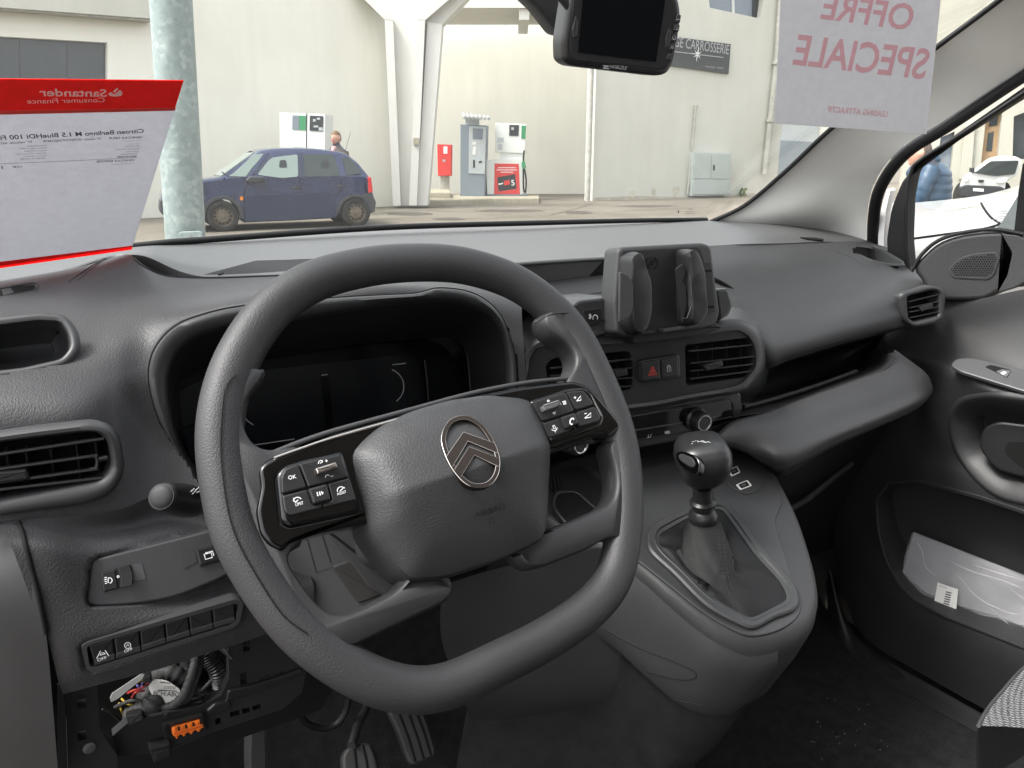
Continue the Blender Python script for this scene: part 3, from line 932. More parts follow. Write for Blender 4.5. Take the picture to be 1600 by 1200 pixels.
# ------------------------------------------------------------------ fuel pumps and forecourt equipment
pump1 = thing('fuel_pump', 'white fuel pump with black display standing behind the blue hatchback', 'fuel pump', at(472, 322, D=17.6))
Q1 = Plane(at(475, 300, D=17.6), -HF + RT * -.05)
def zb(pl, x, z):     # pixel row of height z on that plane
    p = pl.hit(x, 300); lo = Vector((p.x, p.y, z)); return pix(lo)[1]
panel('cabinet', [(447,176.5),(508,178.5),(507,zb(Q1, 507, 0)),(447,zb(Q1, 447, 0))], Q1, .65, M['pump_white'], pump1, bevel=.02)
panel('side_panel', [(437,175),(447,176),(447,232),(437,231)], Q1, .5, M['pump_white'], pump1, off=-.02)
panel('cabinet_gap', [(478.5,177),(480,177),(479.5,232),(478,232)], Q1, .02, M['dark'], pump1, off=.004)
panel('hose_panel', [(457,180),(467.5,180.5),(467,203),(456.5,202.5)], Q1, .03, M['pump_grey'], pump1, off=.012)
panel('hose_panel', [(468,180.5),(478,181),(477.5,203.5),(467.5,203)], Q1, .03, M['pump_green'], pump1, off=.012)
dsp = panel('display', rc([(484,180.5),(505,181.5),(504,205),(483.5,204)], 1), Q1, .03, M['dark'], pump1, off=.016)
for q in ([(489,186),(493,186),(493,190),(489,190)], [(495,184),(500,184),(500,187),(495,187)], [(490,196),(497,196),(497,199),(490,199)], [(498,199),(504,199),(504,204),(498,204)]):
    panel('display_window', q, Q1, .01, M['pump_silver'], dsp, off=.02)
pump2 = thing('fuel_pump', 'white fuel pump with red poster panel beside the payment terminal', 'fuel pump', at(790, 314, D=24))
Q2 = Plane(at(790, 308, D=24), -HF)
panel('upper_cabinet', [(774,192),(822.5,194),(820.5,240),(774,238)], Q2, .6, M['pump_white'], pump2, off=.05, bevel=.02)
panel('neck', [(781,238),(816,240),(816,252),(781,252)], Q2, .4, M['pump_white'], pump2)
panel('lower_cabinet', [(759,250),(817,247),(818,zb(Q2, 818, .16)),(761,zb(Q2, 761, .16))], Q2, .6, M['pump_white'], pump2, off=.12, bevel=.02)
panel('plinth', [(757,zb(Q2, 757, .18)),(824,zb(Q2, 824, .18)),(824,zb(Q2, 824, 0)),(757,zb(Q2, 757, 0))], Q2, .7, M['pump_grey'], pump2, off=.16)
d2 = panel('display', [(796,195),(811,195.5),(810,212.5),(795.5,212)], Q2, .03, M['dark'], pump2, off=.062)
panel('display_window', [(799,199),(803,199),(803,203),(799,203)], Q2, .01, M['pump_silver'], d2, off=.068)
panel('side_stripe', [(815,196),(822,196.5),(821,217),(814.5,216.5)], Q2, .03, M['pump_green'], pump2, off=.062)
for q in ([(777,215),(787,215),(787,222),(777,222)], [(778,225),(785,225),(785,234),(778,234)]):
    panel('hose_panel', q, Q2, .03, M['pump_silver'], pump2, off=.062)
po = panel('poster', [(773,255.5),(810.5,256),(812.5,304),(772,303.5)], Q2, .02, M['red'], pump2, off=.135)
panel('poster_card', [(777,277),(805,272),(807,295),(779,299)], Q2, .006, M['dark'], po, off=.142)
panel('poster_card', [(787,283),(796,281),(797,288),(788,290)], Q2, .004, M['red'], po, off=.148)
text('lettering', '5', Q2, (799.5,290), (804.5,289.3), M['print'], po, .15, bold=True)
for i, (a_, b_) in enumerate((((778,262),(806,262)), ((776,265.5),(808,265.5)), ((782,269),(802,269)))):
    strokes('poster_line', [[a_, b_]], Q2, 1.0, M['print'], po, .142)
strokes('poster_line', [[(779,288),(786,286.5)]], Q2, 2.2, M['print'], po, .146)
nz_ = panel('nozzle', rc([(815,253),(820,251),(822,262),(818,265),(815,260)], 1), Q2, .1, M['pump_green'], pump2, off=.2, bevel=.01)
tube('hose', sm([Q2.hit(x, y, .16) for x, y in ((819,262),(822,280),(821,300),(818,292),(818,250),(819,235))], 6), .025, M['rubber'], pump2, seg=8)
term = thing('payment_terminal', 'tall grey payment terminal with corrugated rain hood', 'payment terminal', at(740, 316, D=23.6))
Q3 = Plane(at(740, 314, D=23.6), -HF + RT * -.08)
panel('cabinet', [(719,194),(760,196),(757,zb(Q3, 757, 0)),(719,zb(Q3, 719, 0))], Q3, .6, M['pump_grey'], term, bevel=.02)
fr_ = panel('front_panel', [(733,197),(759.5,198),(757.5,272),(732,271)], Q3, .03, M['pump_silver'], term, off=.02, bevel=.006)
panel('screen', [(739,200.5),(755,201),(754,218),(738.5,217.5)], Q3, .01, M['win_sky'], fr_, off=.026)
for q in ([(738,222),(744,222),(744,226),(738,226)], [(739,229),(744,229),(743,242),(738,242)], [(748,252),(753,251),(753,254),(748,255)], [(739,250),(742,250),(742,262),(739,262)]):
    panel('keypad', q, Q3, .012, M['white_soft'] if q[0][1] < 250 else M['dark'], fr_, off=.03)
panel('hood_post', [(727,182),(748,184),(748,196),(727,195)], Q3, .2, M['pump_silver'], term, off=-.1)
for i in range(7):
    x0 = 724 + i * 6.3
    tube('hood_rib', [Q3.hit(x0, 178 + i * .7, -.55), Q3.hit(x0 + 2, 184 + i * .3, .45)], .045, M['pump_silver'], term, seg=8)
rb = thing('red_wall_box', 'red fire extinguisher box mounted by the canopy column', 'box', at(695, 275, D=24.5))
Q4 = Plane(at(695, 250, D=24.5), -HF)
panel('casing', rc([(683,225),(706,226),(705.5,275),(684,275)], 1), Q4, .28, M['red'], rb, bevel=.02)
panel('door_sticker', [(693,229),(699,229),(699,240),(693,240)], Q4, .004, M['print'], rb, off=.004)
panel('door_sticker', [(692,249),(696,249),(696,253),(692,253)], Q4, .004, M['print_dim'], rb, off=.004)
panel('casing_bracket', [(688,275),(702,275),(702,zb(Q4, 700, .0)),(688,zb(Q4, 690, .0))], Q4, .1, M['pipe_grey'], rb, off=-.16)

# ------------------------------------------------------------------ white vehicles at the right
M['body_white2'] = mat('white_paint_lowered', (.29, .29, .285), .3, spec=.5, coat=.4, var=.03, vscale=3)  # white lowered to mid grey so the bodywork renders less bright
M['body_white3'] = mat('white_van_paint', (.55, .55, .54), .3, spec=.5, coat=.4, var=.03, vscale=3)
wv = thing('white_delivery_van', 'white delivery van with dark bumper parked in the far street', 'van', at(1545, 312, D=19))
VP_ = Plane(at(1538, 300, D=19), (-HF * 1 - RT * .05))
vsd = VP_.n
FRv = [(1503,306),(1501,290),(1506,278),(1519,270),(1546,249),(1560,245),(1590,245),(1600,250),(1592,272),(1574,284),(1570,306)]
def back(pts, d, pl, off=0): return [p - pl.n * d + RT * (d * .22) for p in pl.loop(pts, off)]
L0 = VP_.loop(rc(FRv, 4, 3))
loft('body', [inset(L0, .04), [p - vsd * .05 for p in L0], [p - vsd * 1.0 + RT * .5 + Vector((0, 0, .02)) for p in L0], [p - vsd * 3.6 + RT * 1.9 for p in L0]], M['body_white3'], wv, cap0=True, cap1=True, angle=40)
panel('windscreen', rc([(1523,270),(1548,252),(1592,251),(1586,272),(1556,275)], 3), VP_, .04, M['car_glass'], wv, off=.03)
panel('bumper', rc([(1503,307),(1501,292),(1510,289),(1562,291),(1571,294),(1570,308),(1540,309)], 4), VP_, .1, M['car_trim'], wv, off=.05, bevel=.02)
panel('number_plate', [(1521,294),(1537,295),(1537,299.5),(1521,298.5)], VP_, .02, M['print'], wv, off=.065)
for q in ([(1507,284),(1510,276),(1515,277),(1512,284)], [(1557,285),(1563,279),(1576,278),(1573,285),(1562,287)]):
    panel('headlamp', rc(q, 2), VP_, .04, M['lamp_clear'], wv, off=.03, bevel=.01)
panel('badge', rc([(1529,281),(1538,281),(1537,285),(1530,285)], 1.5), VP_, .02, M['dark'], wv, off=.03)
panel('mirror', rc([(1518,262),(1523,262),(1523,270),(1518,269)], 1.5), VP_, .1, M['dark'], wv, off=.03)
for x in (1506, 1563):
    lathe('wheel', [(.20, -.1), (.31, -.1), (.32, .06), (.2, .1)], VP_.hit(x, 305, -.5), RT, M['tyre'], wv, seg=24)

# the white car parked alongside: bonnet, wing, screen
wc = thing('white_parked_car', 'white car parked alongside, its bonnet and wing filling the side window', 'car', (3.0, 1.9, 0))
def D_(px, py, d): return at(px, py, D=d)
bon = [[D_(*p) for p in r] for r in [
  [(1390,316,4.6),(1420,317,4.4),(1480,312,4.2),(1540,304,4.0),(1600,288,3.8),(1700,262,3.6)],
  [(1380,330,3.7),(1416,331,3.6),(1475,325,3.5),(1535,317,3.4),(1600,296,3.3),(1700,270,3.2)],
  [(1380,338,3.3),(1416,339,3.25),(1478,336,3.2),(1540,332,3.1),(1610,324,3.0),(1700,318,2.9)],
  [(1380,360,3.1),(1416,362,3.05),(1480,362,3.0),(1545,358,2.95),(1610,352,2.9),(1700,345,2.8)],
  [(1380,420,3.05),(1416,424,3.0),(1480,424,2.95),(1545,424,2.9),(1610,424,2.85),(1700,424,2.75)],
  [(1380,520,3.1),(1416,524,3.05),(1480,524,3.0),(1545,524,2.95),(1610,524,2.9),(1700,524,2.8)]]]
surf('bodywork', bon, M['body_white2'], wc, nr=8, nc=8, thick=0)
WT = bvh(wc.children[0])
def wline(pts, w_, m_='void', nm='panel_gap'):
    P = [on(WT, x, y, .002) for x, y in sm(pts, 5)]
    P = [p for p in P if p]
    if len(P) > 2: tube(nm, P, w_, M[m_], wc, seg=6)
wline([(1533,318),(1538,327),(1548,340),(1558,347),(1562,350),(1552,354),(1530,359),(1480,366),(1420,374)], .004)
wline([(1418,335),(1480,330),(1535,321)], .0025, 'pipe_grey')
WCS = Plane(D_(1585, 325, 2.95), (-HF - RT * .6 + Vector((0, 0, .5))))
panel('screen', [(1556,358),(1566,346),(1600,290),(1720,250),(1720,365)], WCS, .01, M['car_glass'], wc, off=.02)
# ------------------------------------------------------------------ people
def skin_body(name, joints, edges, mat_, parent, sub=2):
    me = bpy.data.meshes.new(name)
    me.from_pydata([j[0] for j in joints], edges, [])
    o = bpy.data.objects.new(name, me)
    link(o, parent)
    md = o.modifiers.new('skin', 'SKIN')
    for i, j in enumerate(joints):
        me.skin_vertices[0].data[i].radius = (j[1], j[2] if len(j) > 2 else j[1])
        me.skin_vertices[0].data[i].use_root = i == 0
    s = o.modifiers.new('sub', 'SUBSURF'); s.levels = sub; s.render_levels = sub
    me.materials.append(mat_)
    md.use_smooth_shade = True
    return o
def head_mesh(name, c, r_, face, mat_, parent):
    """head with brow, nose, chin and ears; face = direction it looks"""
    f = Vector(face).normalized(); s = Vector((0, 0, 1)).cross(f).normalized(); u = f.cross(s)
    bm = bmesh.new()
    bmesh.ops.create_uvsphere(bm, u_segments=28, v_segments=20, radius=1)
    for v in bm.verts:
        x, y, z = v.co      # x forward, y side, z up
        w = 1 - .16 * max(0, -z) ** 1.5
        x2, y2, z2 = x * .98 * w, y * .78 * w, z * 1.22
        if x > .6 and abs(y) < .22 and -.35 < z < .12: x2 += .20 * (1 - abs(y) / .22) * (1 - abs(z + .12) / .26 if abs(z + .12) < .26 else 0)
        if x > .5 and z < -.6: x2 += .10
        if x > .6 and .1 < z < .28 and .12 < abs(y) < .5: x2 -= .06
        if abs(y) > .85 and -.2 < z < .25 and -.35 < x < .15: y2 *= 1.22
        v.co = Vector(c) + (f * x2 + s * y2 + u * z2) * r_
    return bmobj(name, bm, mat_, parent, angle=180)
def hair_mesh(c, r_, face, mat_, parent):
    f = Vector(face).normalized(); s = Vector((0, 0, 1)).cross(f).normalized(); u = f.cross(s)
    bm = bmesh.new()
    bmesh.ops.create_uvsphere(bm, u_segments=28, v_segments=18, radius=1)
    kill = [v for v in bm.verts if (v.co.x > -.1 and v.co.z < .38) or v.co.z < -.35]
    bmesh.ops.delete(bm, geom=kill, context='VERTS')
    for v in bm.verts:
        x, y, z = v.co
        k = 1.07 + .03 * sin(x * 17 + y * 11)
        v.co = Vector(c) + (f * x * .98 * k + s * y * .80 * k + u * z * 1.24 * k) * r_
    return bmobj('hair', bm, mat_, parent, angle=180)
def torso_loop(c, w, d, fwd, n=28):
    f = Vector(fwd).normalized(); s = Vector((0, 0, 1)).cross(f).normalized()
    return [c + s * (w * cos(2 * pi * k / n)) + f * (d * sin(2 * pi * k / n)) for k in range(n)]

# attendant behind the blue hatchback
pa = thing('person', 'person in dark jacket and pink shirt standing behind the blue hatchback', 'person', at(531, 344, D=16.3))
hc_ = at(525, 216, D=16.3)
g0_ = Vector((hc_.x, hc_.y, 0))
lookd = (-HF * .8 - RT * .5)
sA = Vector((0, 0, 1)).cross(lookd.normalized()).normalized()
H = hc_.z
J = [(g0_ + Vector((0, 0, H - .75)), .15, .11), (g0_ + Vector((0, 0, H - .50)), .15, .11), (g0_ + Vector((0, 0, H - .28)), .17, .11), (g0_ + Vector((0, 0, H - .14)), .06), (hc_ + Vector((0, 0, -.02)), .075, .085)]
Ed = [(0, 1), (1, 2), (2, 3), (3, 4)]
for sg_ in (-1, 1):
    b_ = len(J)
    J += [(g0_ + sA * (.20 * sg_) + Vector((0, 0, H - .27)), .065), (g0_ + sA * (.27 * sg_) + Vector((0, 0, H - .55)), .05), (g0_ + sA * (.20 * sg_) + lookd.normalized() * .22 + Vector((0, 0, H - .66)), .038),
          (g0_ + sA * (.17 * sg_) + lookd.normalized() * .30 + Vector((0, 0, H - .66)), .03)]
    Ed += [(2, b_), (b_, b_ + 1), (b_ + 1, b_ + 2), (b_ + 2, b_ + 3)]
    b_ = len(J)
    J += [(g0_ + sA * (.10 * sg_) + Vector((0, 0, H - .85)), .10), (g0_ + sA * (.11 * sg_) + Vector((0, 0, .48)), .065), (g0_ + sA * (.11 * sg_) + Vector((0, 0, .08)), .045), (g0_ + sA * (.12 * sg_) + lookd.normalized() * .16 + Vector((0, 0, .04)), .04)]
    Ed += [(0, b_), (b_, b_ + 1), (b_ + 1, b_ + 2), (b_ + 2, b_ + 3)]
skin_body('body', J, Ed, M['trousers'], pa)
head_mesh('head', hc_, .112, lookd, M['skin'], pa)
hair_mesh(hc_, .112, lookd, M['hair'], pa)
fdir_ = lookd.normalized()
jl = [torso_loop(g0_ + Vector((0, 0, H - dz)), w, d, lookd) for dz, w, d in ((.85, .24, .17), (.7, .24, .17), (.5, .255, .175), (.35, .275, .165), (.25, .24, .14), (.185, .12, .10), (.15, .085, .085))]
loft('jacket', jl, M['jacket_brown'], pa, angle=180)
pl_ = [torso_loop(g0_ + fdir_ * .05 + Vector((0, 0, H - dz)), w, d, lookd) for dz, w, d in ((.5, .07, .125), (.33, .075, .115), (.22, .07, .085), (.15, .06, .06))]
loft('shirt', pl_, M['shirt_pink'], pa, angle=180)
for sg_ in (-1, 1):
    tube('sleeve', [g0_ + sA * (.21 * sg_) + Vector((0, 0, H - .27)), g0_ + sA * (.275 * sg_) + Vector((0, 0, H - .55)), g0_ + sA * (.21 * sg_) + fdir_ * .21 + Vector((0, 0, H - .66))], [.085, .068, .052], M['jacket_brown'], pa, seg=14, angle=180)
    hnd = g0_ + sA * (.17 * sg_) + fdir_ * .30 + Vector((0, 0, H - .66))
    for k in range(5):
        o_ = sA * ((k - 2) * .016)
        tube('finger', [hnd + o_, hnd + o_ + fdir_ * .04, hnd + o_ + fdir_ * .06 - Vector((0, 0, .03))], [.010, .009, .007], M['skin'], pa, seg=8)
for sg_ in (-1, 1):
    e_ = hc_ + fdir_ * .102 + sA * (.038 * sg_) + Vector((0, 0, .012))
    lathe('eye', [(.011, -.004), (.010, .002), (.002, .006)], e_, fdir_, M['dark'], pa, seg=10)
lathe('mouth', [(.018, 0), (.012, .003)], hc_ + fdir_ * .100 + Vector((0, 0, -.062)), fdir_, M['red'], pa, seg=12)

# man in the blue quilted jacket, stooping beside the white car
pm = thing('person', 'person in blue quilted jacket standing beyond the white car', 'person', at(1450, 330, D=7.2))
ms = at(1454, 252, D=7.2)
fm = (-RT * 1.0 + HF * .35).normalized()
gm = Vector((ms.x, ms.y, 0))
Zs = ms.z
def mj(f_, z): return gm + fm * f_ + Vector((0, 0, z))
hd_ = at(1436, 240, D=7.15)
sm_ = Vector((0, 0, 1)).cross(fm).normalized()
J = [(mj(-.06, .70), .16, .13), (mj(-.03, Zs - .30), .16, .13), (mj(.0, Zs - .08), .17, .12), (mj(.05, Zs + .02), .07), (hd_, .08)]
Ed = [(0, 1), (1, 2), (2, 3), (3, 4)]
for sg_ in (-1, 1):
    b_ = len(J)
    J += [(mj(.02, Zs - .06) + sm_ * (.2 * sg_), .07), (mj(.10, Zs - .34) + sm_ * (.24 * sg_), .055), (mj(.30, Zs - .5) + sm_ * (.2 * sg_), .04), (mj(.38, Zs - .52) + sm_ * (.18 * sg_), .03)]
    Ed += [(2, b_), (b_, b_ + 1), (b_ + 1, b_ + 2), (b_ + 2, b_ + 3)]
    b_ = len(J)
    J += [(mj(-.04, .60) + sm_ * (.11 * sg_), .10), (mj(.04, .34) + sm_ * (.12 * sg_), .07), (mj(-.04, .08) + sm_ * (.12 * sg_), .05), (mj(.10, .04) + sm_ * (.13 * sg_), .04)]
    Ed += [(0, b_), (b_, b_ + 1), (b_ + 1, b_ + 2), (b_ + 2, b_ + 3)]
skin_body('body', J, Ed, M['trousers'], pm)
head_mesh('head', hd_, .10, fm, M['skin'], pm)
hair_mesh(hd_, .10, fm, M['hair_dark'], pm)
loops = []
NQ = 44
for k in range(NQ + 1):
    t = k / NQ
    c_ = mj(-.05, .58).lerp(mj(-.02, Zs - .22), min(1, t * 1.6)) if t < .625 else mj(-.02, Zs - .22).lerp(mj(.02, Zs + .0), (t - .625) / .375)
    taper = 1 if t < .8 else 1 - .55 * ((t - .8) / .2) ** 2
    q_ = .965 + .045 * abs(sin(t * pi * 9)) ** .6
    loops.append([p for p in torso_loop(c_, .245 * taper * q_, .185 * taper * q_, fm)])
loft('jacket', loops, M['jacket_blue'], pm, cap0=True, cap1=True, angle=180)
lathe('collar', [(.10, -.03), (.115, .0), (.11, .05), (.085, .055)], mj(.03, Zs - .01), Vector((0, 0, 1)) + fm * .2, M['jacket_blue'], pm, seg=20, angle=180)
for sg_ in (-1, 1):
    pth = sm([mj(.01, Zs - .06) + sm_ * (.19 * sg_), mj(.06, Zs - .2) + sm_ * (.245 * sg_), mj(.10, Zs - .34) + sm_ * (.25 * sg_), mj(.29, Zs - .5) + sm_ * (.2 * sg_)], 12)
    tube('sleeve', pth, [(.088 - .03 * i / len(pth)) * (.96 + .05 * abs(sin(i * .55)) ** .6) for i in range(len(pth))], M['jacket_blue'], pm, seg=16, angle=180)
    hnd = mj(.34, Zs - .51) + sm_ * (.19 * sg_)
    for k in range(5):
        o_ = sm_ * ((k - 2) * .016)
        tube('finger', [hnd + o_, hnd + o_ + fm * .05, hnd + o_ + fm * .07 - Vector((0, 0, .03))], [.010, .009, .007], M['skin'], pm, seg=8)
# ------------------------------------------------------------------ steering wheel
TILT = radians(32)
WC = Vector((.249, .488, CZ - .222))
WN = Vector((0, -cos(TILT), sin(TILT)))
WP = Plane(WC, WN)
wheel = thing('steering_wheel', 'grey squared-off steering wheel with buttons and oval emblem in front of the driver display', 'steering wheel', WC)
RIM = [(655,410),(612,412),(567,418),(491,438),(425,482),(382,540),(357,595),(345,650),(343,697),(352,765),(369,835),(397,888),(436,948),(490,1006),(575,1061),
       (652,1080),(712,1068),(774,1038),(843,1004),(908,962),(945,926),(965,888),(974,835),(977,785),(974,728),(966,680),(951,634),(936,599),(914,552),(893,516),
       (866,487),(838,462),(812,445),(785,432),(732,416),(696,411)]
rim_path = resample(sm(WP.loop(RIM), 8, True), 150)
rim_path = [ (rim_path[i-2]+rim_path[i-1]+rim_path[i]+rim_path[(i+1)%150]+rim_path[(i+2)%150])/5 for i in range(150)]
tube('rim', rim_path, .0150, M['wheel'], wheel, seg=28, closed=True, up=WN, ry=.0158, angle=180)

HB = [(541,710),(560,688),(588,664),(644,640),(700,624),(756,616),(812,621),(832,628),(846,659),(858,696),(857,737),(855,812),(851,842),(830,856),(775,880),(694,906),(640,912),(624,903),(598,872),(572,838),(563,803),(551,760)]
def spread(pts, n=6): return sm(pts, n, True)

# soft spokes: left, right (each carries one upper arm and one lower arm)
GL = [(372,572),(388,580),(412,580),(409,598),(388,622),(378,643),(380,672),(392,698),(420,708),(470,700),(470,770),(470,850),(446,862),(447,882),(463,905),(489,941),(508,957),(530,961),
      (562,950),(618,920),(632,898),(690,890),(702,916),(696,938),(660,957),(618,977),(570,1000),(548,1012),(506,1018),(470,992),(425,940),(385,870),(360,800),(345,710),(346,640),(356,592)]
GR = [(838,500),(858,487),(884,484),(906,525),(935,585),(958,640),(974,700),(984,770),(980,840),(966,850),(946,842),(912,860),(880,873),(830,891),(806,882),(794,852),(815,840),(853,828),(894,812),(935,795),(948,784),
      (953,760),(949,728),(940,700),(946,690),(962,680),(968,664),(930,660),(890,640),(870,610),(882,588),(891,573),(889,556),(875,540),(852,527)]
def grip(pts, name):
    L = resample(sm(WP.loop(pts, .0), 4, True), 150)
    loops = []
    for d, h in ((.003, -.016), (.0006, -.013), (0, -.008), (0, .003), (.0007, .0070), (.0016, .0095), (.0030, .0110)):
        q = inset_n(L, d, WN)
        for _ in range(3): q = [(q[i-1]+q[i]*2+q[(i+1)%150])/4 for i in range(150)] if d > 0 else q
        loops.append([p + WN * (h if not inside(pix(p), HB) or h < 0 else -.004) for p in q])
    return loft(name, loops, M['spoke'], wheel, cap0=True, cap1=True, angle=60)
grip(GL, 'spoke'); grip(GR, 'spoke')
# stitched joint where the rim skin meets the spoke
SL = [(413,581),(390,580),(370,585),(356,600),(349,626),(345,700),(353,780),(369,840),(401,900),(441,960),(481,991),(520,997),(556,997)]
SR = [(836,506),(860,492),(890,489),(905,497)]
def seam(pts, off, name='seam', n=6, w=.00045):
    tube(name, sm(WP.loop(pts, off), n), w, M['void'], wheel, seg=6)
seam(SL[2:-2], .0158); seam(SR[:3], .0145)

# gloss black bridge behind the pads
PB = [(408,760),(404,735),(412,722),(430,712),(524,677),(644,644),(737,619),(812,604),(869,597),(897,594),(921,603),(944,628),(968,657),(972,668),(956,682),(930,684),(862,706),(800,760),(600,815),(549,822),(495,834),(452,850),(443,862),(420,852),(407,835),(400,800)]
panel('bridge_trim', rc(PB, 8, 3), WP, .026, M['piano'], wheel, off=.0135, bevel=.0032, seg=4)
# thin bright lip along its upper edge
tube('bridge_lip', sm(WP.loop([(412,716),(430,707),(470,691),(524,673),(644,640),(737,615),(812,600),(869,593),(897,591)], .0075), 5), .0021, M['smooth'], wheel, seg=10)
tube('bridge_glint', sm(WP.loop([(428,716),(470,701),(524,683),(644,649),(737,624)], .0138), 5), .0011, M['bright'], wheel, seg=8)  # bright line laid in as the highlight on the gloss trim
tube('bridge_glint', sm(WP.loop([(925,622),(934,640),(939,650)], .0215), 5), .0005, M['bright'], wheel, seg=6)
tube('bridge_glint', sm(WP.loop([(957,657),(968,660),(971,666)], .012), 4), .0007, M['bright'], wheel, seg=6)
# pod risers under the buttons
panel('button_carrier', rc([(432,742),(443,728),(470,719),(536,704),(566,800),(455,824),(440,815)], 7), WP, .016, M['piano'], wheel, off=.0205, bevel=.0030, seg=3)
panel('button_carrier', rc([(828,626),(884,607),(912,604),(924,612),(946,652),(940,666),(862,694)], 7), WP, .016, M['piano'], wheel, off=.0205, bevel=.0025, seg=3)

# airbag cover: a faceted pad folded along a line across its middle
def pad_height(u, f):
    e = [(1.0, -.006), (.985, .010), (.96, .0155), (.90, .0185), (.80, .0205), (.6, .0232), (.4, .0248), (.2, .0255), (0, .0257)]
    for (f1, h1), (f2, h2) in zip(e, e[1:]):
        if f >= f2: return h1 + (h2 - h1) * (f1 - f) / (f1 - f2)
    return .0257
hl = resample(rc(WP.loop(HB, .009), .006, 4), 110)
hc = WP.hit(705, 752, .009)
fa, fb = WP.hit(563, 795, .009), WP.hit(858, 697, .009)
fdir = (fb - fa).normalized(); fnor = WN.cross(fdir)
if fnor.z < 0: fnor = -fnor
V_, loops = [], []
for f in (1.0, 1.0, .985, .96, .90, .84, .80, .7, .6, .5, .4, .3, .2, .1, .02):
    lp = []
    for p in hl:
        q = hc + (p - hc) * f
        d = (q - fa).dot(fnor)
        h = pad_height(None, f)
        if len(loops) == 0: h = -.02
        ridge = .017 * max(0, 1 - abs(d) / .065) * min(1, (1 - f) / .25)
        lp.append(q + WN * (h - .010 + ridge))
    loops.append(lp)
pad = loft('airbag_cover', loops, M['hub'], wheel, cap1=True, angle=28)
ptree = bvh(pad)
# light catching upper lip of the pad
# oval emblem with two chevrons
EO = [(689,690),(692,672),(702,657),(716,651),(731,651),(747,659),(760,672),(772,692),(780,715),(780,735),(774,750),(763,760),(750,763),(735,761),(720,751),(705,732),(695,712)]
def pad_at(px, py, off): return on(ptree, px, py, off)
ec = pad_at(735, 707, 0)
EPL = plane3(pad_at(715, 690, 0), pad_at(755, 690, 0), pad_at(735, 735, 0))
EPL.o += EPL.n * .0008
eo = resample(sm(EPL.loop(EO), 5, True), 64)
def shr(loop, d): return inset_n(loop, d, EPL.n)
n_ = EPL.n
emb = loft('emblem', [[p - n_ * .004 for p in eo], eo, [p + n_ * .0012 for p in shr(eo, .0004)], [p + n_ * .0012 for p in shr(eo, .0029)], [p for p in shr(eo, .0033)], [p - n_ * .004 for p in shr(eo, .0033)]], M['bronze'], pad, angle=30)
for d_, h_ in ((.0002, .0008), (.0031, .0008)):
    tube('emblem_edge', [p + n_ * h_ for p in shr(eo, d_)], .00026, M['bright'], emb, seg=6, closed=True)
CH1 = [(697,714),(724,675),(772,692),(777,708),(731,689),(707,729)]
CH2 = [(710,734),(733,698),(779,716),(779,729),(741,711),(720,745)]
for ch in (CH1, CH2):
    c_ = panel('chevron', ch, EPL, .006, M['bronze'], pad, off=.0011, bevel=.0003, seg=1)
    tube('chevron_edge', EPL.loop(ch[:3], .0011), .00026, M['bright'], c_, seg=6)
    tube('chevron_edge', EPL.loop(ch[3:], .0011), .00026, M['bright'], c_, seg=6)
# word moulded into the cover
APL = plane3(pad_at(740, 800, 0), pad_at(790, 790, 0), pad_at(765, 820, 0))
APL.o += APL.n * .0006
text('lettering', 'AIRBAG', APL, (742, 810), (789, 794), M['black'], pad, .0001, hk=.75)
strokes('moulded_mark', [[(764,811),(772,809),(771,818)],[(765,815),(765,819)]], APL, 1.6, M['black'], pad, .0001)

# ---- buttons
BPL = WP.shift(.0235)
def button(pts, icon=None, proud=0.0, r=2.5, name='button', m='satin', bev=.0010):
    b = panel(name, rc(pts, r, 3), BPL, .006, M[m], wheel, off=proud, bevel=bev, seg=2)
    if icon: icon(b, BPL.shift(proud))
    return b
def I(lines, w=1.2): return lambda b, p: strokes('icon', lines, p, w, M['print'], b)
def gap(pts, d=1.0):
    c = (sum(p[0] for p in pts) / len(pts), sum(p[1] for p in pts) / len(pts))
    return [(c[0] + (p[0] - c[0]) * (1 - d / max(4, hypot(p[0] - c[0], p[1] - c[1]))), c[1] + (p[1] - c[1]) * (1 - d / max(4, hypot(p[0] - c[0], p[1] - c[1])))) for p in pts]
def arc(cx, cy, r, a0, a1, n=8, ky=1.0, rot=-17):
    out = []
    for i in range(n + 1):
        a = radians(a0 + (a1 - a0) * i / n)
        x, y = r * cos(a), -r * ky * sin(a)
        out.append((cx + x * cos(radians(rot)) - y * sin(radians(rot)), cy + x * sin(radians(rot)) + y * cos(radians(rot))))
    return out
def ok_icon(b, p): text('lettering', 'OK', p, (451, 749.5), (463.5, 747), M['print'], b, hk=1.0)
def lim_icon(b, p):
    text('lettering', 'LIMIT', p, (462, 790.8), (474.5, 788), M['print'], b, hk=1.3)
    strokes('icon', [arc(465, 784, 7, 150, 20, 7), [(459,778),(459,783)], [(458,782),(461,784),(464,784)], [(461,785),(466,781)]], p, 1.4, M['print'], b)
def play_icon(b, p): patches('icon', [[(494.5,769),(496,768.7),(497.6,774.8),(496,775.2)], [(498.2,768.3),(499.8,767.9),(501.4,774),(499.8,774.3)], [(501.6,767.2),(505.5,769.6),(503.4,773.3)]], p, M['print'], b)
def assist_icon(b, p):
    text('lettering', 'ASSIST', p, (527, 774), (541.5, 770), M['print'], b, hk=1.15)
    strokes('icon', [arc(533, 766.5, 6, 180, 40, 7), [(531,767.5),(538,761)], [(537,761),(539,763)]], p, 1.3, M['print'], b)
button(gap([(438,747),(445,732),(466,724.5),(480,762),(440,772.5)], .8), ok_icon, r=4)
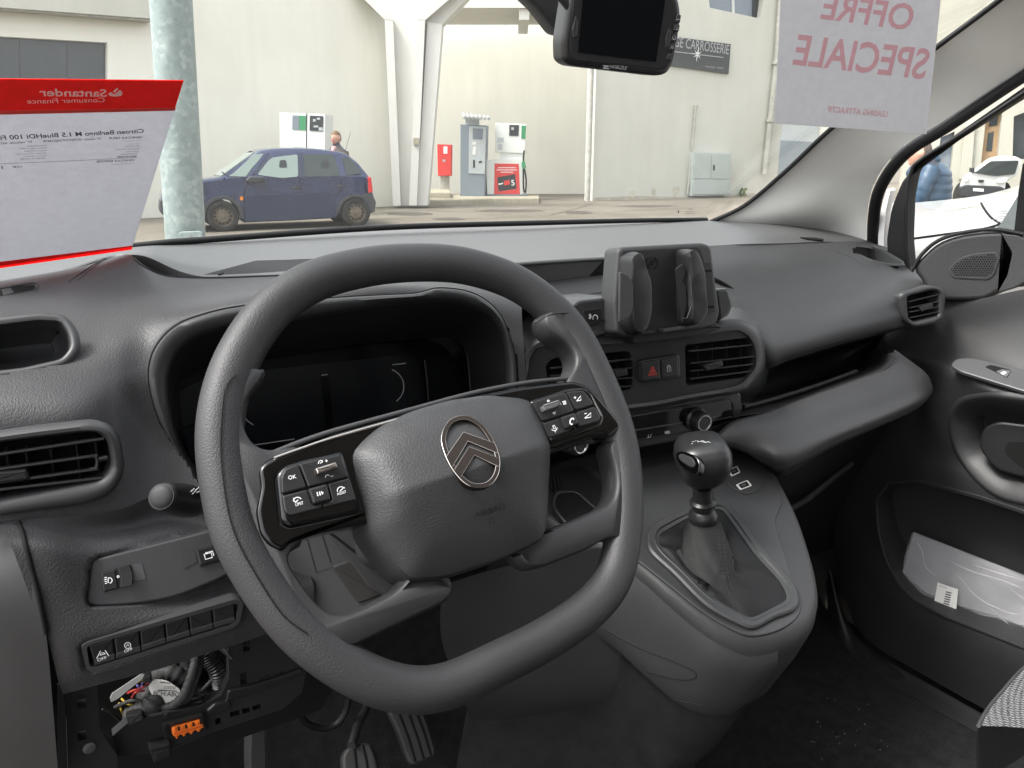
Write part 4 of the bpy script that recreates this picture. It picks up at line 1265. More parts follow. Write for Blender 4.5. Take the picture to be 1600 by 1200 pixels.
rk = button(gap([(467,724),(532,709.5),(547,745),(481.5,761.5)], .8), I([arc(501.5,723.5,4,180,20,6), [(508,720.5),(512,719.6)], [(509.6,718),(510.4,722)], [(500,724),(504,721.5)], arc(512,745.5,3.6,180,20,6), [(517,744.5),(520.5,743.6)]], 1.1))
panel('rocker_lever', rc([(493,731.5),(525,721.5),(529,730.5),(496.5,741)], 1.5, 3), BPL, .010, M['lever_metal'], wheel, off=.0065, bevel=.0012, seg=3)
button(gap([(440,774.5),(480.5,763.8),(489,789),(503.5,787.5),(504.5,793.5),(453,806.5),(444,799)], .8), lim_icon, r=4)
button(gap([(481.5,763.3),(511.3,755.2),(518,781),(490,788)], .4), play_icon, proud=.0026, r=3, bev=.0014)
button(gap([(512,755),(547,746),(558,781),(505.5,793.5),(504.5,788),(519,782)], .8), assist_icon)
button(gap([(831,628),(884,612),(898.5,642.5),(847,659)], .8), I([[(854.8,627.6),(857,624.5),(859.2,626.3),(854.8,627.6)], [(863.5,645.2),(868.5,643.6),(866.7,647.2),(863.5,645.2)], [(878.5,628),(884,626.4)], [(879.5,630),(884.6,628.5)], [(880,632),(885,630.5)]], 1.2))
panel('rocker_lever', rc([(848,634),(872.5,626),(876.5,633.5),(851.5,642)], 1.5, 3), BPL, .009, M['grey_metal'], wheel, off=.0050, bevel=.0010, seg=3)
tube('lever_edge', BPL.loop([(848.5,633.5),(872.5,625.6),(876.5,632.5)], .0052), .00035, M['bright'], wheel, seg=6)
button(gap([(885,611.5),(911,609),(916,613),(929.5,632),(899.5,642)], .8), I([[(901,626.5),(907.5,618.5),(907.5,625.3),(901,626.5)], [(896.5,621.8),(900.5,620.6)], [(898,619.3),(899,623.2)]], 1.1), r=5)
button(gap([(900,644),(930,634),(940,652),(936.5,658.5),(904.5,667.5)], .8), I([[(913.5,653.5),(923.5,645),(923,651.8),(913.5,653.5)], [(913,646.8),(916.8,645.6)]], 1.1), r=4)
button(gap([(847.5,661),(875,652.3),(882.5,670.5),(902,669.5),(857.5,685)], .8), I([[(863.5,665.5),(866.5,664.5),(868,669),(865.5,670.3),(863.5,665.5)], arc(866,668.5,4.4,190,350,8), [(866.8,672.5),(868,675.5)]], 1.1))
button(gap([(876,651.5),(898.8,644),(905.3,661.5),(883,670.8)], .4), I([[(896.5,653.5),(893.2,653.8),(890.8,657),(890.6,661),(893,663.5)], [(896.5,653.5),(896,656)], [(893,663.5),(894.6,662)]], 1.9), proud=.0024, r=3, bev=.0014)

# ---- what sits behind the wheel: column shroud, ignition ring and lock parts
colm = thing('steering_column', 'grey two-piece steering column shroud behind the wheel', 'steering column', WC + Vector((0, .10, -.08)))
cax = Vector((0, cos(radians(24)), -sin(radians(24))))
def shroud_loop(c, w, h):
    ex = Vector((1, 0, 0)); ey = cax.cross(ex)
    if ey.z < 0: ey = -ey
    return [c + ex * x + ey * y for x, y in rc([(-w, -h * .7), (-w * .62, -h), (w * .62, -h), (w, -h * .7), (w, h * .35), (-w, h * .35)], .014, 4)]
loft('shroud', [shroud_loop(WC + cax * a + Vector((0, 0, dz)), w, h) for a, w, h, dz in ((.035, .050, .040, -.035), (.040, .056, .048, -.035), (.12, .062, .055, -.035), (.24, .07, .062, -.035))], M['smooth'], colm, cap0=True, cap1=True, angle=30)
SHP = Plane(at(500, 900, Y=.565), (-.35, -.8, .2))
panel('lower_cover', rc([(438,880),(446,842),(500,825),(560,850),(640,920),(700,912),(692,935),(640,960),(560,990),(520,975),(490,950),(462,915)], 8), SHP, .01, M['smooth'], colm, bevel=.003)
panel('cover_rib', rc([(507,828),(545,822),(640,925),(606,937),(575,920)], 5), SHP, .008, M['spoke'], colm, off=.012, bevel=.003)
strokes('joint', [[(477,832),(494,895),(540,880)], [(500,826),(517,880)]], SHP, 1.6, M['black'], colm, .0006)
panel('cover_step', rc([(517,885),(560,870),(600,930),(560,945)], 6), SHP, .004, M['satin'], colm, off=.004, bevel=.002)
# ------------------------------------------------------------------ more shape tools
def holed(name, outer, holes, pl, mat_, parent, depth=.01, off=0.0, back=False):
    """plate with openings: front face, walls of every opening and of the rim"""
    loops = [pl.loop(outer, off)] + [pl.loop(h, off) for h in holes]
    tris = tessellate_polygon(loops)
    V = [p for l in loops for p in l]
    Fc = [tuple(t) for t in tris]
    nf = len(V)
    V = V + [p - pl.n * depth for p in V]
    b = 0
    for l in loops:
        m = len(l)
        for i in range(m):
            j = (i + 1) % m
            Fc.append((b + i, b + j, nf + b + j, nf + b + i))
        b += m
    o = mk(name, V, Fc, mat_, parent)
    o.data.shade_smooth(); o.data.set_sharp_from_angle(angle=radians(40))
    return o

def lerp2(a, b, t): return (a[0] + (b[0] - a[0]) * t, a[1] + (b[1] - a[1]) * t)

def ring(name, outer, inner, pl, mat_, parent, h=.004, off=0.0, n=80, deep=.02):
    """raised lip around an opening"""
    O = resample(pl.loop(outer, off), n); Ii = resample(pl.loop(inner, off), n)
    k = min(range(n), key=lambda j: (Ii[j] - O[0]).length)
    Ii = Ii[k:] + Ii[:k]
    N_ = pl.n
    L = []
    for t, z in ((0, -.004), (0, 0), (.12, h * .7), (.35, h), (.65, h), (.9, h * .6), (1, 0), (1, -deep)):
        L.append([a.lerp(b, t) + N_ * z for a, b in zip(O, Ii)])
    return loft(name, L, mat_, parent, angle=50)

def slat(name, a, b, pl, w, th, ang, mat_, parent, off=-.008):
    """one louvre from a to b"""
    A, B = pl.hit(*a, off), pl.hit(*b, off)
    ex = (B - A).normalized()
    ey = pl.n * cos(ang) + ex.cross(pl.n) * sin(ang)
    ez = ex.cross(ey)
    L = []
    for P in (A, B):
        L.append([P + ey * x + ez * z for x, z in ((-w / 2, -th * .3), (-w / 2, th * .3), (w * .3, th / 2), (w / 2, th * .25), (w / 2, -th * .25), (w * .3, -th / 2))])
    return loft(name, L, mat_, parent, cap0=True, cap1=True, angle=20)

def A(px, py, y): return at(px, py, Y=y)
def rowsY(rows): return [[A(*p) for p in r] for r in rows]

# ------------------------------------------------------------------ dashboard
dash = thing('dashboard', 'dark grey van dashboard with driver display hood, air vents and open passenger shelf', 'dashboard', (.62, .8, .9))
HOOD_O = [(330,800),(300,738),(262,682),(243,640),(232,588),(241,546),(270,512),(312,493),(380,478),(512,466),(600,461),(644,459),(664,455),(686,450),(730,455),(760,470),(783,494),(800,536),(806,570),(808,620),(808,700),(700,800),(500,830)]
HOOD_I = [(335,790),(304,738),(281,702),(267,655),(261,597),(272,556),(303,527),(364,508),(464,497),(587,477),(650,470),(690,468),(705,469),(737,477),(767,491),(786,518),(794,562),(795,600),(795,690),(690,780),(500,815)]
HOOD_D = [(345,770),(310,734),(287,700),(273,655),(271,606),(289,592),(326,574),(380,563),(437,556),(510,545),(587,535),(640,531),(692,527),(712,531),(724,542),(731,560),(735,610),(738,690),(680,760),(500,795)]
CUPL = rc([(-60,512),(60,497),(98,499),(113,520),(117,545),(100,566),(40,580),(-60,592)], 10)
VENTL_O = rc([(-70,684),(60,665),(150,655,30),(186,672,30),(197,735,30),(178,770,30),(140,786,30),(-70,816)], 18)
cutL = [HOOD_O[:] , CUPL, rc([(-70,694),(150,662),(180,680),(188,735),(165,768),(-70,806)], 10)]
S2 = surf('upper_body', rowsY([
  [(-120,458,1.0),(40,432,1.0),(140,412,1.0),(196,397,.99),(218,410,.91),(258,430,.855),(344,433,.815),(480,428,.795),(640,422,.785),(815,414,.79)],
  [(-120,505,.80),(40,480,.80),(130,465,.79),(195,455,.785),(236,458,.765),(290,464,.745),(372,455,.73),(490,446,.72),(640,440,.71),(815,446,.735)],
  [(-120,560,.70),(40,545,.70),(125,530,.70),(185,515,.70),(225,505,.70),(272,498,.69),(380,474,.68),(500,461,.675),(640,455,.67),(815,480,.69)],
  [(-120,620,.645),(40,602,.645),(125,592,.65),(180,582,.66),(222,577,.668),(270,560,.67),(385,540,.67),(500,530,.67),(640,520,.67),(817,525,.67)],
  [(-120,656,.628),(40,647,.622),(125,642,.622),(178,642,.635),(225,638,.652),(285,640,.655),(400,630,.66),(500,620,.66),(640,610,.66),(820,570,.66)],
  [(-120,730,.618),(40,720,.612),(125,715,.612),(188,714,.618),(238,696,.638),(300,722,.635),(400,720,.63),(520,700,.63),(650,690,.63),(822,630,.655)],
  [(-120,860,.60),(40,820,.594),(110,808,.594),(190,795,.598),(248,775,.612),(320,790,.612),(420,800,.60),(540,790,.60),(660,770,.60),(822,700,.65)]]),
  M['dash'], dash, nr=16, nc=16, cut=cutL)
T2 = bvh(S2)
# far top pad under the windscreen
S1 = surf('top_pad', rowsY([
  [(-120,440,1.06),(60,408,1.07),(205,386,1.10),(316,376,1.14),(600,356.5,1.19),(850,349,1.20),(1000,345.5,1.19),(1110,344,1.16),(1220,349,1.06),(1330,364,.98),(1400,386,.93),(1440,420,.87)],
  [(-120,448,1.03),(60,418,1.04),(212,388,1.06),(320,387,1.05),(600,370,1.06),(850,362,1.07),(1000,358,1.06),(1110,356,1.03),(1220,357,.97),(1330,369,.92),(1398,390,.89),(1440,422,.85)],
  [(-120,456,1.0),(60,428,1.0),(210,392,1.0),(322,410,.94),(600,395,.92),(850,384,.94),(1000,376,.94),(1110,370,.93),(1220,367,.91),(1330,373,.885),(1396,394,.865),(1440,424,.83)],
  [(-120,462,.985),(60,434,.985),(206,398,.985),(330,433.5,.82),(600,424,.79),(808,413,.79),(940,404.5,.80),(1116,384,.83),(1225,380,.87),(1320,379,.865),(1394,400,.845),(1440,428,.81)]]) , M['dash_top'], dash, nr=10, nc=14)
# turned-down edge of the pad
G_ = [S1.data.vertices[i].co.copy() for i in range(len(S1.data.vertices))]
nc_ = 11 * 14 + 1
last_ = G_[-nc_:]
mk('pad_skirt', last_ + [p + Vector((0, .004, -.05)) for p in last_], [(i, i + 1, nc_ + i + 1, nc_ + i) for i in range(nc_ - 1)], M['dash_top'], dash, smooth=True)
T1 = bvh(S1)
tube('pad_joint', [on(T2, x, y, .0004) for x, y in sm([(206,398),(214,408),(230,420),(260,431),(300,434),(344,434.5),(400,432.5),(470,430)], 5) if on(T2, x, y)], .0011, M['black'], dash, seg=6)
# recessed tray behind the wheel top
panel('tray_lining', rc([(300,434),(400,407),(520,404),(640,412),(640,440),(430,445)], 4), Plane(A(450,425,.80), (0,-.25,1)), .002, M['black'], dash, off=-.012)
tube('tray_lip', sm([on(T1, x, y, .0008) for x, y in ((342,430),(370,421),(410,413),(460,408),(520,406)) if on(T1, x, y)], 5), .0012, M['black'], dash, seg=6)
# faint moulded airbag mark at the left
tube('moulded_line', [on(bvh(S1, S2), x, y, .0003) for x, y in ((108,440),(122,430),(145,415),(165,404))], .0008, M['smooth'], dash, seg=5)
tube('moulded_line', [on(bvh(S1, S2), x, y, .0003) for x, y in ((122,438),(138,424),(155,412))], .0006, M['smooth'], dash, seg=5)
# side defroster slot
DSL = Plane(on(T2, 20, 458), Vector((-.05, -.5, 1)))
panel('defroster_slot', rc([(-80,476),(-40,462),(30,447),(56,445),(52,453),(20,464),(-60,484)], 4), DSL, .004, M['void'], dash, off=.003)
tube('slot_lip', DSL.loop(sm([(-80,478),(-40,460),(30,445.5),(57,443.5),(53,454),(20,466),(-60,486)], 5), .003), .0011, M['dash_fine'], dash, seg=6)
panel('slot_louvre', [(2,452),(16,449),(22,457),(6,462)], DSL, .003, M['smooth'], dash, off=.0035)
# left cup recess
CPL = plane3(on(T2, 125, 530), on(T2, 120, 575), on(T2, -30, 490))
CPL = Plane(A(60,540,.685), (-.04, -.82, .57))
cl = resample(CPL.loop(CUPL, .004), 90)
cN = CPL.n
cup = loft('cup_recess', [inset_n(cl, -.0045, cN), [p + cN * .0028 for p in inset_n(cl, -.003, cN)], [p + cN * .0035 for p in cl], [p + cN * .0022 for p in inset_n(cl, .0022, cN)],
      [p - cN * .006 + Vector((0, .01, -.002)) for p in inset_n(cl, .004, cN)], [p + Vector((0, .028, -.010)) for p in inset_n(cl, .005, cN)], [p + Vector((0, .040, -.015)) for p in inset_n(cl, .014, cN)]], M['smooth'], dash, cap1=True, angle=60)

# ---- left air vent
VPL = Plane(A(90,730,.594), (-.03, -1, .10))
VOP = rc([(-70,700),(0,690),(150,672,14),(168,688,14),(174,726,14),(158,748,14),(0,778),(-70,789)], 8)
vl = thing  # (kept simple: the vent is part of the dashboard)
vent1 = ring('air_vent', VENTL_O, VOP, VPL, M['smooth'], dash, h=.0075, n=110, deep=.03)
tag(vent1, 'wide air vent with horizontal louvres at the dashboard end')
panel('duct', VOP, VPL, .002, M['void'], vent1, off=-.026)
for (a, b) in (((-70,720),(162,685)), ((-70,742),(152,711)), ((-70,763),(152,732)), ((-70,772),(162,745.5))):
    slat('louvre', a, b, VPL, .014, .0030, radians(-12), M['satin'], vent1, off=-.003)
for i, x in enumerate((-30, 10, 40, 78, 118, 148)):
    slat('vane', (x, 702 - x * .13), (x + 8, 765 - x * .12), VPL, .010, .0018, 0, M['black'], vent1, off=-.018)
panel('vent_slider', rc([(-40,741),(42,733),(45,741),(48,750),(-40,762)], 3), VPL, .012, M['satin'], vent1, off=.006, bevel=.002)
tube('louvre_end', VPL.loop([(140,713),(150,713),(152,722),(150,731),(140,733)], .003), .0012, M['satin'], vent1, seg=6)
tube('slider_pin', VPL.loop([(152,718),(168,715)], .001), .0022, M['satin'], vent1, seg=8)

# ---- driver display hood and screen
HN = Vector((0, -.95, .28)).normalized()
HP = Plane(A(640,465,.662), (0, -.97, .22))
def tolen(pts, n): return resample(sm([(p[0], p[1]) for p in pts], 5, True), n)
NH = 140
ho, hi_, hd = tolen(HOOD_O, NH), tolen(HOOD_I, NH), tolen(HOOD_D, NH)
def align(a, b):
    k = min(range(len(b)), key=lambda j: (b[j] - a[0]).length)
    return b[k:] + b[:k]
hi_ = align(ho, hi_); hd = align(hi_, hd)
def hY(p):   # the hood face leans: its upper edge is farther away than its lower ends
    return .640 + .020 * max(0, min(1, (760 - p[1]) / 300))
Lh = []
Lh.append([A(p.x, p.y, hY(p) + .012) for p in [ho[i] + (ho[i] - hi_[i]) * .12 for i in range(NH)]])
Lh.append([A(p.x, p.y, hY(p) + .002) for p in ho])
Lh.append([A(p.x, p.y, hY(p) - .0045) for p in [ho[i].lerp(hi_[i], .12) for i in range(NH)]])
Lh.append([A(p.x, p.y, hY(p) - .006) for p in [ho[i].lerp(hi_[i], .4) for i in range(NH)]])
Lh.append([A(p.x, p.y, hY(p) - .003) for p in [ho[i].lerp(hi_[i], .85) for i in range(NH)]])
Lh.append([A(p.x, p.y, hY(p) + .002) for p in hi_])
Lh.append([A(p.x, p.y, hY(p) + .010) for p in [hi_[i].lerp(hd[i], .06) for i in range(NH)]])
hood = loft('display_hood', Lh, M['smooth'], dash, angle=60)
loft('hood_lining', [Lh[-1], [A(p.x, p.y, .72) for p in [hi_[i].lerp(hd[i], .6) for i in range(NH)]], [A(p.x, p.y, .765) for p in hd]], M['black'], hood, angle=50)
tube('hood_joint', [p for p in Lh[1]], .0011, M['void'], hood, seg=6, closed=True)
SC = Plane(A(600,620,.775), (0, -.96, .26))
scr = panel('driver_display', rc([(262,640),(272,600),(290,588),(437,556),(590,533),(695,526),(722,534),(735,560),(740,700),(690,770),(500,800),(345,780),(300,735),(270,670)], 6), SC, .012, M['screen'], dash, off=0)
panel('display_panel', rc([(392,596),(400,580),(640,553),(655,566),(660,600),(664,640),(660,660),(395,700),(380,660)], 6), SC, .002, M['screen2'], scr, off=.0012)
panel('display_divider', [(501,585),(513,583.5),(519,640),(520,682),(508,684),(507,640)], SC, .001, M['screen'], scr, off=.0022)
strokes('display_mark', [[(502,586.5),(512,585)], [(613,570),(634,567.5)], arc(603,604,28,62,-62,14,1.0,-8), [(376,640),(380,650),(387,658),(396,664)], [(393,696),(420,692),(460,686)]], SC, 1.6, M['print_dim'], scr, .0030)
for poly in ([(664,566),(700,560),(714,600),(690,600),(668,602)], [(668,604),(716,600),(722,640),(668,646)], [(281,612),(322,590),(318,660),(284,666)], [(285,670),(318,664),(316,722),(300,720)]):
    panel('display_side_panel', rc(poly, 5), SC, .001, M['screen2'], scr, off=.0015)
tube('display_bezel', sm(SC.loop([(330,572),(437,553),(590,531),(695,524),(716,530),(730,552),(735,600),(738,650)], .004), 5), .0016, M['smooth'], scr, seg=8)
tube('display_bezel', sm(SC.loop([(664,562),(668,600),(672,650)], .004), 4), .0012, M['satin'], scr, seg=6)
tube('display_bezel', sm(SC.loop([(302,735),(282,700),(271,655),(268,606),(288,590),(330,572)], .004), 5), .0012, M['satin'], scr, seg=6)

# ---- indicator stalk
st = thing('indicator_stalk', 'black light stalk with round end cap and lamp symbols', 'stalk', A(275,778,.53))
sa, sb = A(252,776,.505), A(345,792,.575)
sx = (sb - sa).normalized()
lathe('barrel', [(.0082, .000), (.0092, .0015), (.0096, .004), (.0112, .022), (.0116, .036), (.0108, .046), (.0080, .052), (.0070, .12)], sa, sx, M['satin'], st, seg=36)
lathe('end_cap', [(.0005, -.0025), (.004, -.0022), (.0066, -.0014), (.0078, -.0002), (.0080, .003)], sa, sx, M['black'], st, seg=36)
bt = bvh(st.children[0])
for ln in ([(300,754),(303,764),(298,768)], [(304,757),(310,762),(304,768),(300,772)], [(306,770),(312,768)], [(296,750),(303,751)]):
    P = [on(bt, x, y, .0003) for x, y in ln]
    P = [p for p in P if p]
    if len(P) > 1: tube('symbol', P, .0004, M['print'], st, seg=4)
# ---- lower fascia at the driver's side
S8 = surf('lower_fascia', rowsY([
  [(-20,818,.588),(40,810,.590),(110,806,.592),(190,795,.597),(250,775,.612),(330,790,.612),(430,800,.60)],
  [(0,830,.578),(60,830,.582),(120,830,.588),(200,822,.598),(260,810,.610),(340,815,.610),(440,830,.60)],
  [(20,860,.566),(80,860,.566),(150,868,.572),(220,850,.580),(290,835,.588),(370,850,.592),(460,860,.59)],
  [(50,940,.558),(105,945,.556),(150,945,.557),(220,940,.560),(300,925,.565),(390,905,.570),(480,890,.575)],
  [(75,1000,.555),(110,1000,.551),(160,990,.550),(230,975,.551),(310,955,.553),(390,935,.556),(490,915,.56)],
  [(90,1060,.556),(125,1050,.552),(180,1035,.551),(250,1020,.551),(320,1000,.552),(390,978,.553),(490,945,.555)],
  [(98,1085,.560),(135,1075,.556),(185,1062,.554),(250,1045,.554),(320,1022,.554),(390,1000,.555),(490,962,.556)]]),
  M['dash'], dash, nr=12, nc=12)

def tuck(o, poly, pl, d):
    """let the sheet behind a plate follow the plate's plane"""
    for v in o.data.vertices:
        q = pix(v.co)
        if inside(q, poly): v.co = pl.hit(q[0], q[1], -d)
T8 = bvh(S8)
def grow(poly, k):
    cx = sum(p[0] for p in poly) / len(poly); cy = sum(p[1] for p in poly) / len(poly)
    return [(cx + (p[0] - cx) * k, cy + (p[1] - cy) * k) for p in poly]
SWP = plane3(on(T8, 160, 930), on(T8, 300, 900), on(T8, 200, 880))
SWP = Plane(on(T8, 230, 905), (-.02, -.93, .36))
PLO = rc([(142,880,14),(150,873,10),(330,828,10),(420,815,8),(420,860,6),(350,902,30),(270,935,30),(210,944,30),(150,948,10),(134,944,8)], 8, 5)
tuck(S8, grow(PLO, 1.0), SWP, .001)
plate = panel('switch_plate', PLO, SWP, .012, M['smooth'], dash, off=.0045, bevel=.0016)
hw = panel('headlamp_dial', rc([(156,893),(203,882),(206,914),(161,926)], 2), SWP, .006, M['black'], dash, off=.0062, bevel=.0006)
panel('dial_face', rc([(158,895),(180,890),(184,919),(162,924)], 1.5), SWP, .006, M['satin'], hw, off=.0075, bevel=.0006)
for i in range(9):
    t = i / 8
    tube('dial_tooth', SWP.loop([lerp2((186,888.5), (201,885), t), lerp2((190,902), (206,898), t), lerp2((190,917), (204.5,914), t)], .0085 ), .0009, M['rubber'], hw, seg=5)
strokes('symbol', [arc(171,907,4.2,-100,100,8), [(169,903),(169,911)], [(163,903),(167,902)], [(163,906),(167,905)], [(163.5,909),(167,908)], [(164,912),(167,911)]], SWP, 1.2, M['print'], hw, .0082)
strokes('symbol', [arc(184.5,901,1.6,0,360,8)], SWP, 1.0, M['print'], hw, .0105)
panel('plate_dimple', [(207,881),(222,881),(228,905),(208,908)], SWP, .001, M['door_smooth'], dash, off=.0050)
panel('plate_dimple', [(283,862),(304,857),(308,878),(288,889)], SWP, .001, M['dash_fine'], dash, off=.0050)
sw1 = panel('display_switch', rc([(304,857),(350,846),(362,872),(312,886)], 2), SWP, .006, M['black'], dash, off=.0058, bevel=.0006)
panel('switch_cap', rc([(306.5,859),(350,848.5),(361,870),(313,883)], 2), SWP, .004, M['satin'], sw1, off=.0072, bevel=.0008)
strokes('symbol', [[(319,866),(330,863.5),(332,871),(321,874),(319,866)], [(321,864),(332,861),(334,868)]], SWP, 1.3, M['print'], sw1, .0078)
# row of six push switches
RWP = Plane(on(T8, 250, 1000), (-.02, -1, .02))
RW_T = None
RW_O = rc([(126,1010,10),(140,1003,8),(368,936,8),(381,941,8),(374,975,10),(362,982,8),(150,1050,8),(136,1049,8)], 8)
RW_I = rc([(135,1011),(144,1007),(366,943),(374,946),(368,972),(360,977),(152,1042),(140,1042)], 5)
tuck(S8, grow(RW_O, 1.03), RWP, .002)
holed('switch_bezel', RW_O, [RW_I], RWP, M['smooth'], dash, depth=.012, off=.0040)
panel('switch_recess', RW_I, RWP, .002, M['void'], dash, off=-.002)
tops = [(138,1010),(177,997.5),(217.5,986),(257,974),(294,962.5),(331,951.5),(367,942)]
bots = [(148,1041.5),(181,1031),(221,1018.5),(260,1005.5),(298,993.5),(334,982.5),(368,972.5)]
for i in range(6):
    q = [lerp2(tops[i], tops[i+1], .025), lerp2(tops[i], tops[i+1], .985), lerp2(bots[i], bots[i+1], .985), lerp2(bots[i], bots[i+1], .025)]
    b = panel('push_switch', rc(q, 2), RWP, .008, M['satin'], dash, off=.0026, bevel=.0012)
    panel('switch_ramp', rc([lerp2(q[0], q[3], .72), lerp2(q[1], q[2], .72), lerp2(q[1], q[2], .97), lerp2(q[0], q[3], .97)], 1), RWP, .002, M['dash_fine'], b, off=.0034, bevel=.0006)
    if i == 0:
        text('lettering', 'OFF', RWP, (152.5,1034), (167,1029.5), M['print'], b, .0046, hk=1.05)
        strokes('symbol', [[(151,1029),(157,1017)], [(170,1025),(164,1016)], arc(160.5,1024,4.2,160,20,6), [(156,1024),(165,1021.5)]], RWP, 1.2, M['print'], b, .0046)
    if i == 1:
        text('lettering', 'OFF', RWP, (194.5,1020), (207,1016), M['print'], b, .0046, hk=1.05)
        strokes('symbol', [arc(199.5,1008.5,4.8,0,360,14), [(197.8,1010.5),(199,1006),(201.5,1009.5)], [(205,1012),(205,1015)]], RWP, 1.1, M['print'], b, .0046)
# left end cover of the dash (door side)
SCV = surf('side_cover', rowsY([
  [(-90,850,.64),(-40,830,.62),(0,822,.602),(22,815,.592),(30,812,.587)],
  [(-90,930,.60),(-40,920,.585),(10,908,.572),(40,898,.565),(50,890,.563)],
  [(-90,1050,.60),(-40,1040,.582),(20,1020,.565),(60,1000,.555),(72,990,.552)],
  [(-90,1250,.61),(-40,1250,.592),(30,1250,.572),(70,1240,.562),(92,1220,.556)]]), M['black'], dash, nr=8, nc=6)
JT = bvh(S8, SCV, S2)
tube('cover_joint', [p for p in [on(JT, x, y, .0002) for x, y in sm([(29,815),(38,845),(50,890),(62,940),(72,990),(80,1040),(92,1080)], 5)] if p], .0016, M['void'], dash, seg=8)
# ------------------------------------------------------------------ centre of the dashboard
# dark open tray in front of the pad and the ledge below it
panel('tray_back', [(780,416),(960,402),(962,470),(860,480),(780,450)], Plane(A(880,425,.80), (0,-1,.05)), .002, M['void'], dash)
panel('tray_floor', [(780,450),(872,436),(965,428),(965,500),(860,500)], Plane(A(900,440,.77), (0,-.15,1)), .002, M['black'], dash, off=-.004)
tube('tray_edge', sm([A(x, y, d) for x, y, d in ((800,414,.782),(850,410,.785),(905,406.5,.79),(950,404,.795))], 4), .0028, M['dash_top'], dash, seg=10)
CB0 = [(812,660),(806,560),(812,510),(845,480),(890,468),(1000,450),(1090,434),(1123,440),(1160,465),(1187,489),(1199,516),(1205,545),(1201,580),(1182,618),(1100,645),(1000,668)]
CB1 = [(820,650),(819,575),(822,548),(844,528),(900,522),(1000,515),(1090,506),(1143,498),(1166,503),(1183,516),(1192,540),(1192,572),(1180,592),(1158,612),(1080,625),(1000,640)]
CB2 = [(828,645),(826,578),(830,556),(848,541),(902,540),(1000,534),(1090,524),(1146,516),(1162,520),(1173,529),(1180,545),(1181,570),(1171,586),(1150,603),(1080,616),(1000,630)]
CP = Plane(A(1035,575,.642), (-.16, -1, .10))
cb0 = [A(p[0], p[1], .735) for p in CB0]
NB = 120
L = [resample(sm(cb0, 5, True), NB), resample(sm(CP.loop(CB1, -.022), 5, True), NB), resample(sm(CP.loop(CB1, -.006), 5, True), NB), resample(sm(CP.loop([lerp2(a, b, .45) for a, b in zip(CB1, CB2)], 0), 5, True), NB), resample(sm(CP.loop(CB2, -.001), 5, True), NB), resample(sm(CP.loop(CB2, -.004), 5, True), NB)]
cbody = loft('centre_housing', L, M['smooth'], dash, angle=60)
tube('housing_joint', sm([A(p[0], p[1], .733) for p in CB0[4:13]], 5), .0032, M['void'], dash, seg=8)
VR = rc([(1070,539),(1172,527),(1178,548),(1177,572),(1164,590),(1072,603)], 6)
VLc = rc([(852,572),(862,560),(900,556),(984,548),(989,570),(988,607),(950,618),(858,606)], 6)
holed('centre_face', [(p.x, p.y) for p in resample(sm([Vector(p) for p in CB2], 4, True), 70)], [VR, VLc], CP, M['black'], dash, depth=.03, off=-.0035)
for op, rows_, sl in ((VR, [((1072,549.5),(1173,539)), ((1075,568),(1174,557)), ((1075,580),(1174,569)), ((1074,592),(1172,580))], [(1097,571),(1128,563),(1131,571),(1106,580)]),
                      (VLc, [((856,576),(985,561)), ((856,588),(985,575)), ((856,600),(985,590)), ((860,612),(985,603))], [(960,580),(980,576),(982,586),(963,590)])):
    v = panel('air_vent', op, CP, .002, M['void'], dash, off=-.026)
    for a, b in rows_: slat('louvre', a, b, CP, .013, .0022, radians(-10), M['satin'], v, off=-.009)
    x0 = op[0][0]
    for k in range(4):
        t = .15 + .23 * k
        a_, b_ = lerp2(rows_[0][0], rows_[0][1], t), lerp2(rows_[3][0], rows_[3][1], t)
        slat('vane', (a_[0], a_[1] - 8), (b_[0], b_[1] + 6), CP, .008, .0014, 0, M['black'], v, off=-.020)
    panel('vent_slider', rc(sl, 2), CP, .010, M['satin'], v, off=-.0005, bevel=.0012)
# hazard and lock buttons
pod = panel('button_pod', rc([(999,566,6),(1003,563,5),(1058,554,5),(1063,556,5),(1064,588,5),(1060,592,5),(1003,598,5),(999,594,5)], 4), CP, .012, M['satin'], dash, off=.0015, bevel=.002)
hz = panel('hazard_button', rc([(1002,567),(1031,562),(1032,592),(1003,596)], 4), CP, .006, M['satin'], dash, off=.0036, bevel=.0016)
strokes('symbol', [[(1019.5,573),(1026.5,585),(1013.5,587),(1019.5,573)], [(1019.8,578),(1023,583.6),(1017,584.6),(1019.8,578)]], CP, 1.3, M['print_red'], hz, .0040)
lk = panel('lock_button', rc([(1033,562),(1060,557),(1061,588),(1034,592)], 4), CP, .006, M['satin'], dash, off=.0036, bevel=.0016)
strokes('symbol', [[(1042.5,574),(1048,573),(1048.5,579.5),(1043,580.5),(1042.5,574)], arc(1045,573,2.2,0,180,6), [(1045.5,575.5),(1045.8,578)]], CP, 1.1, M['print_dim'], lk, .0040)

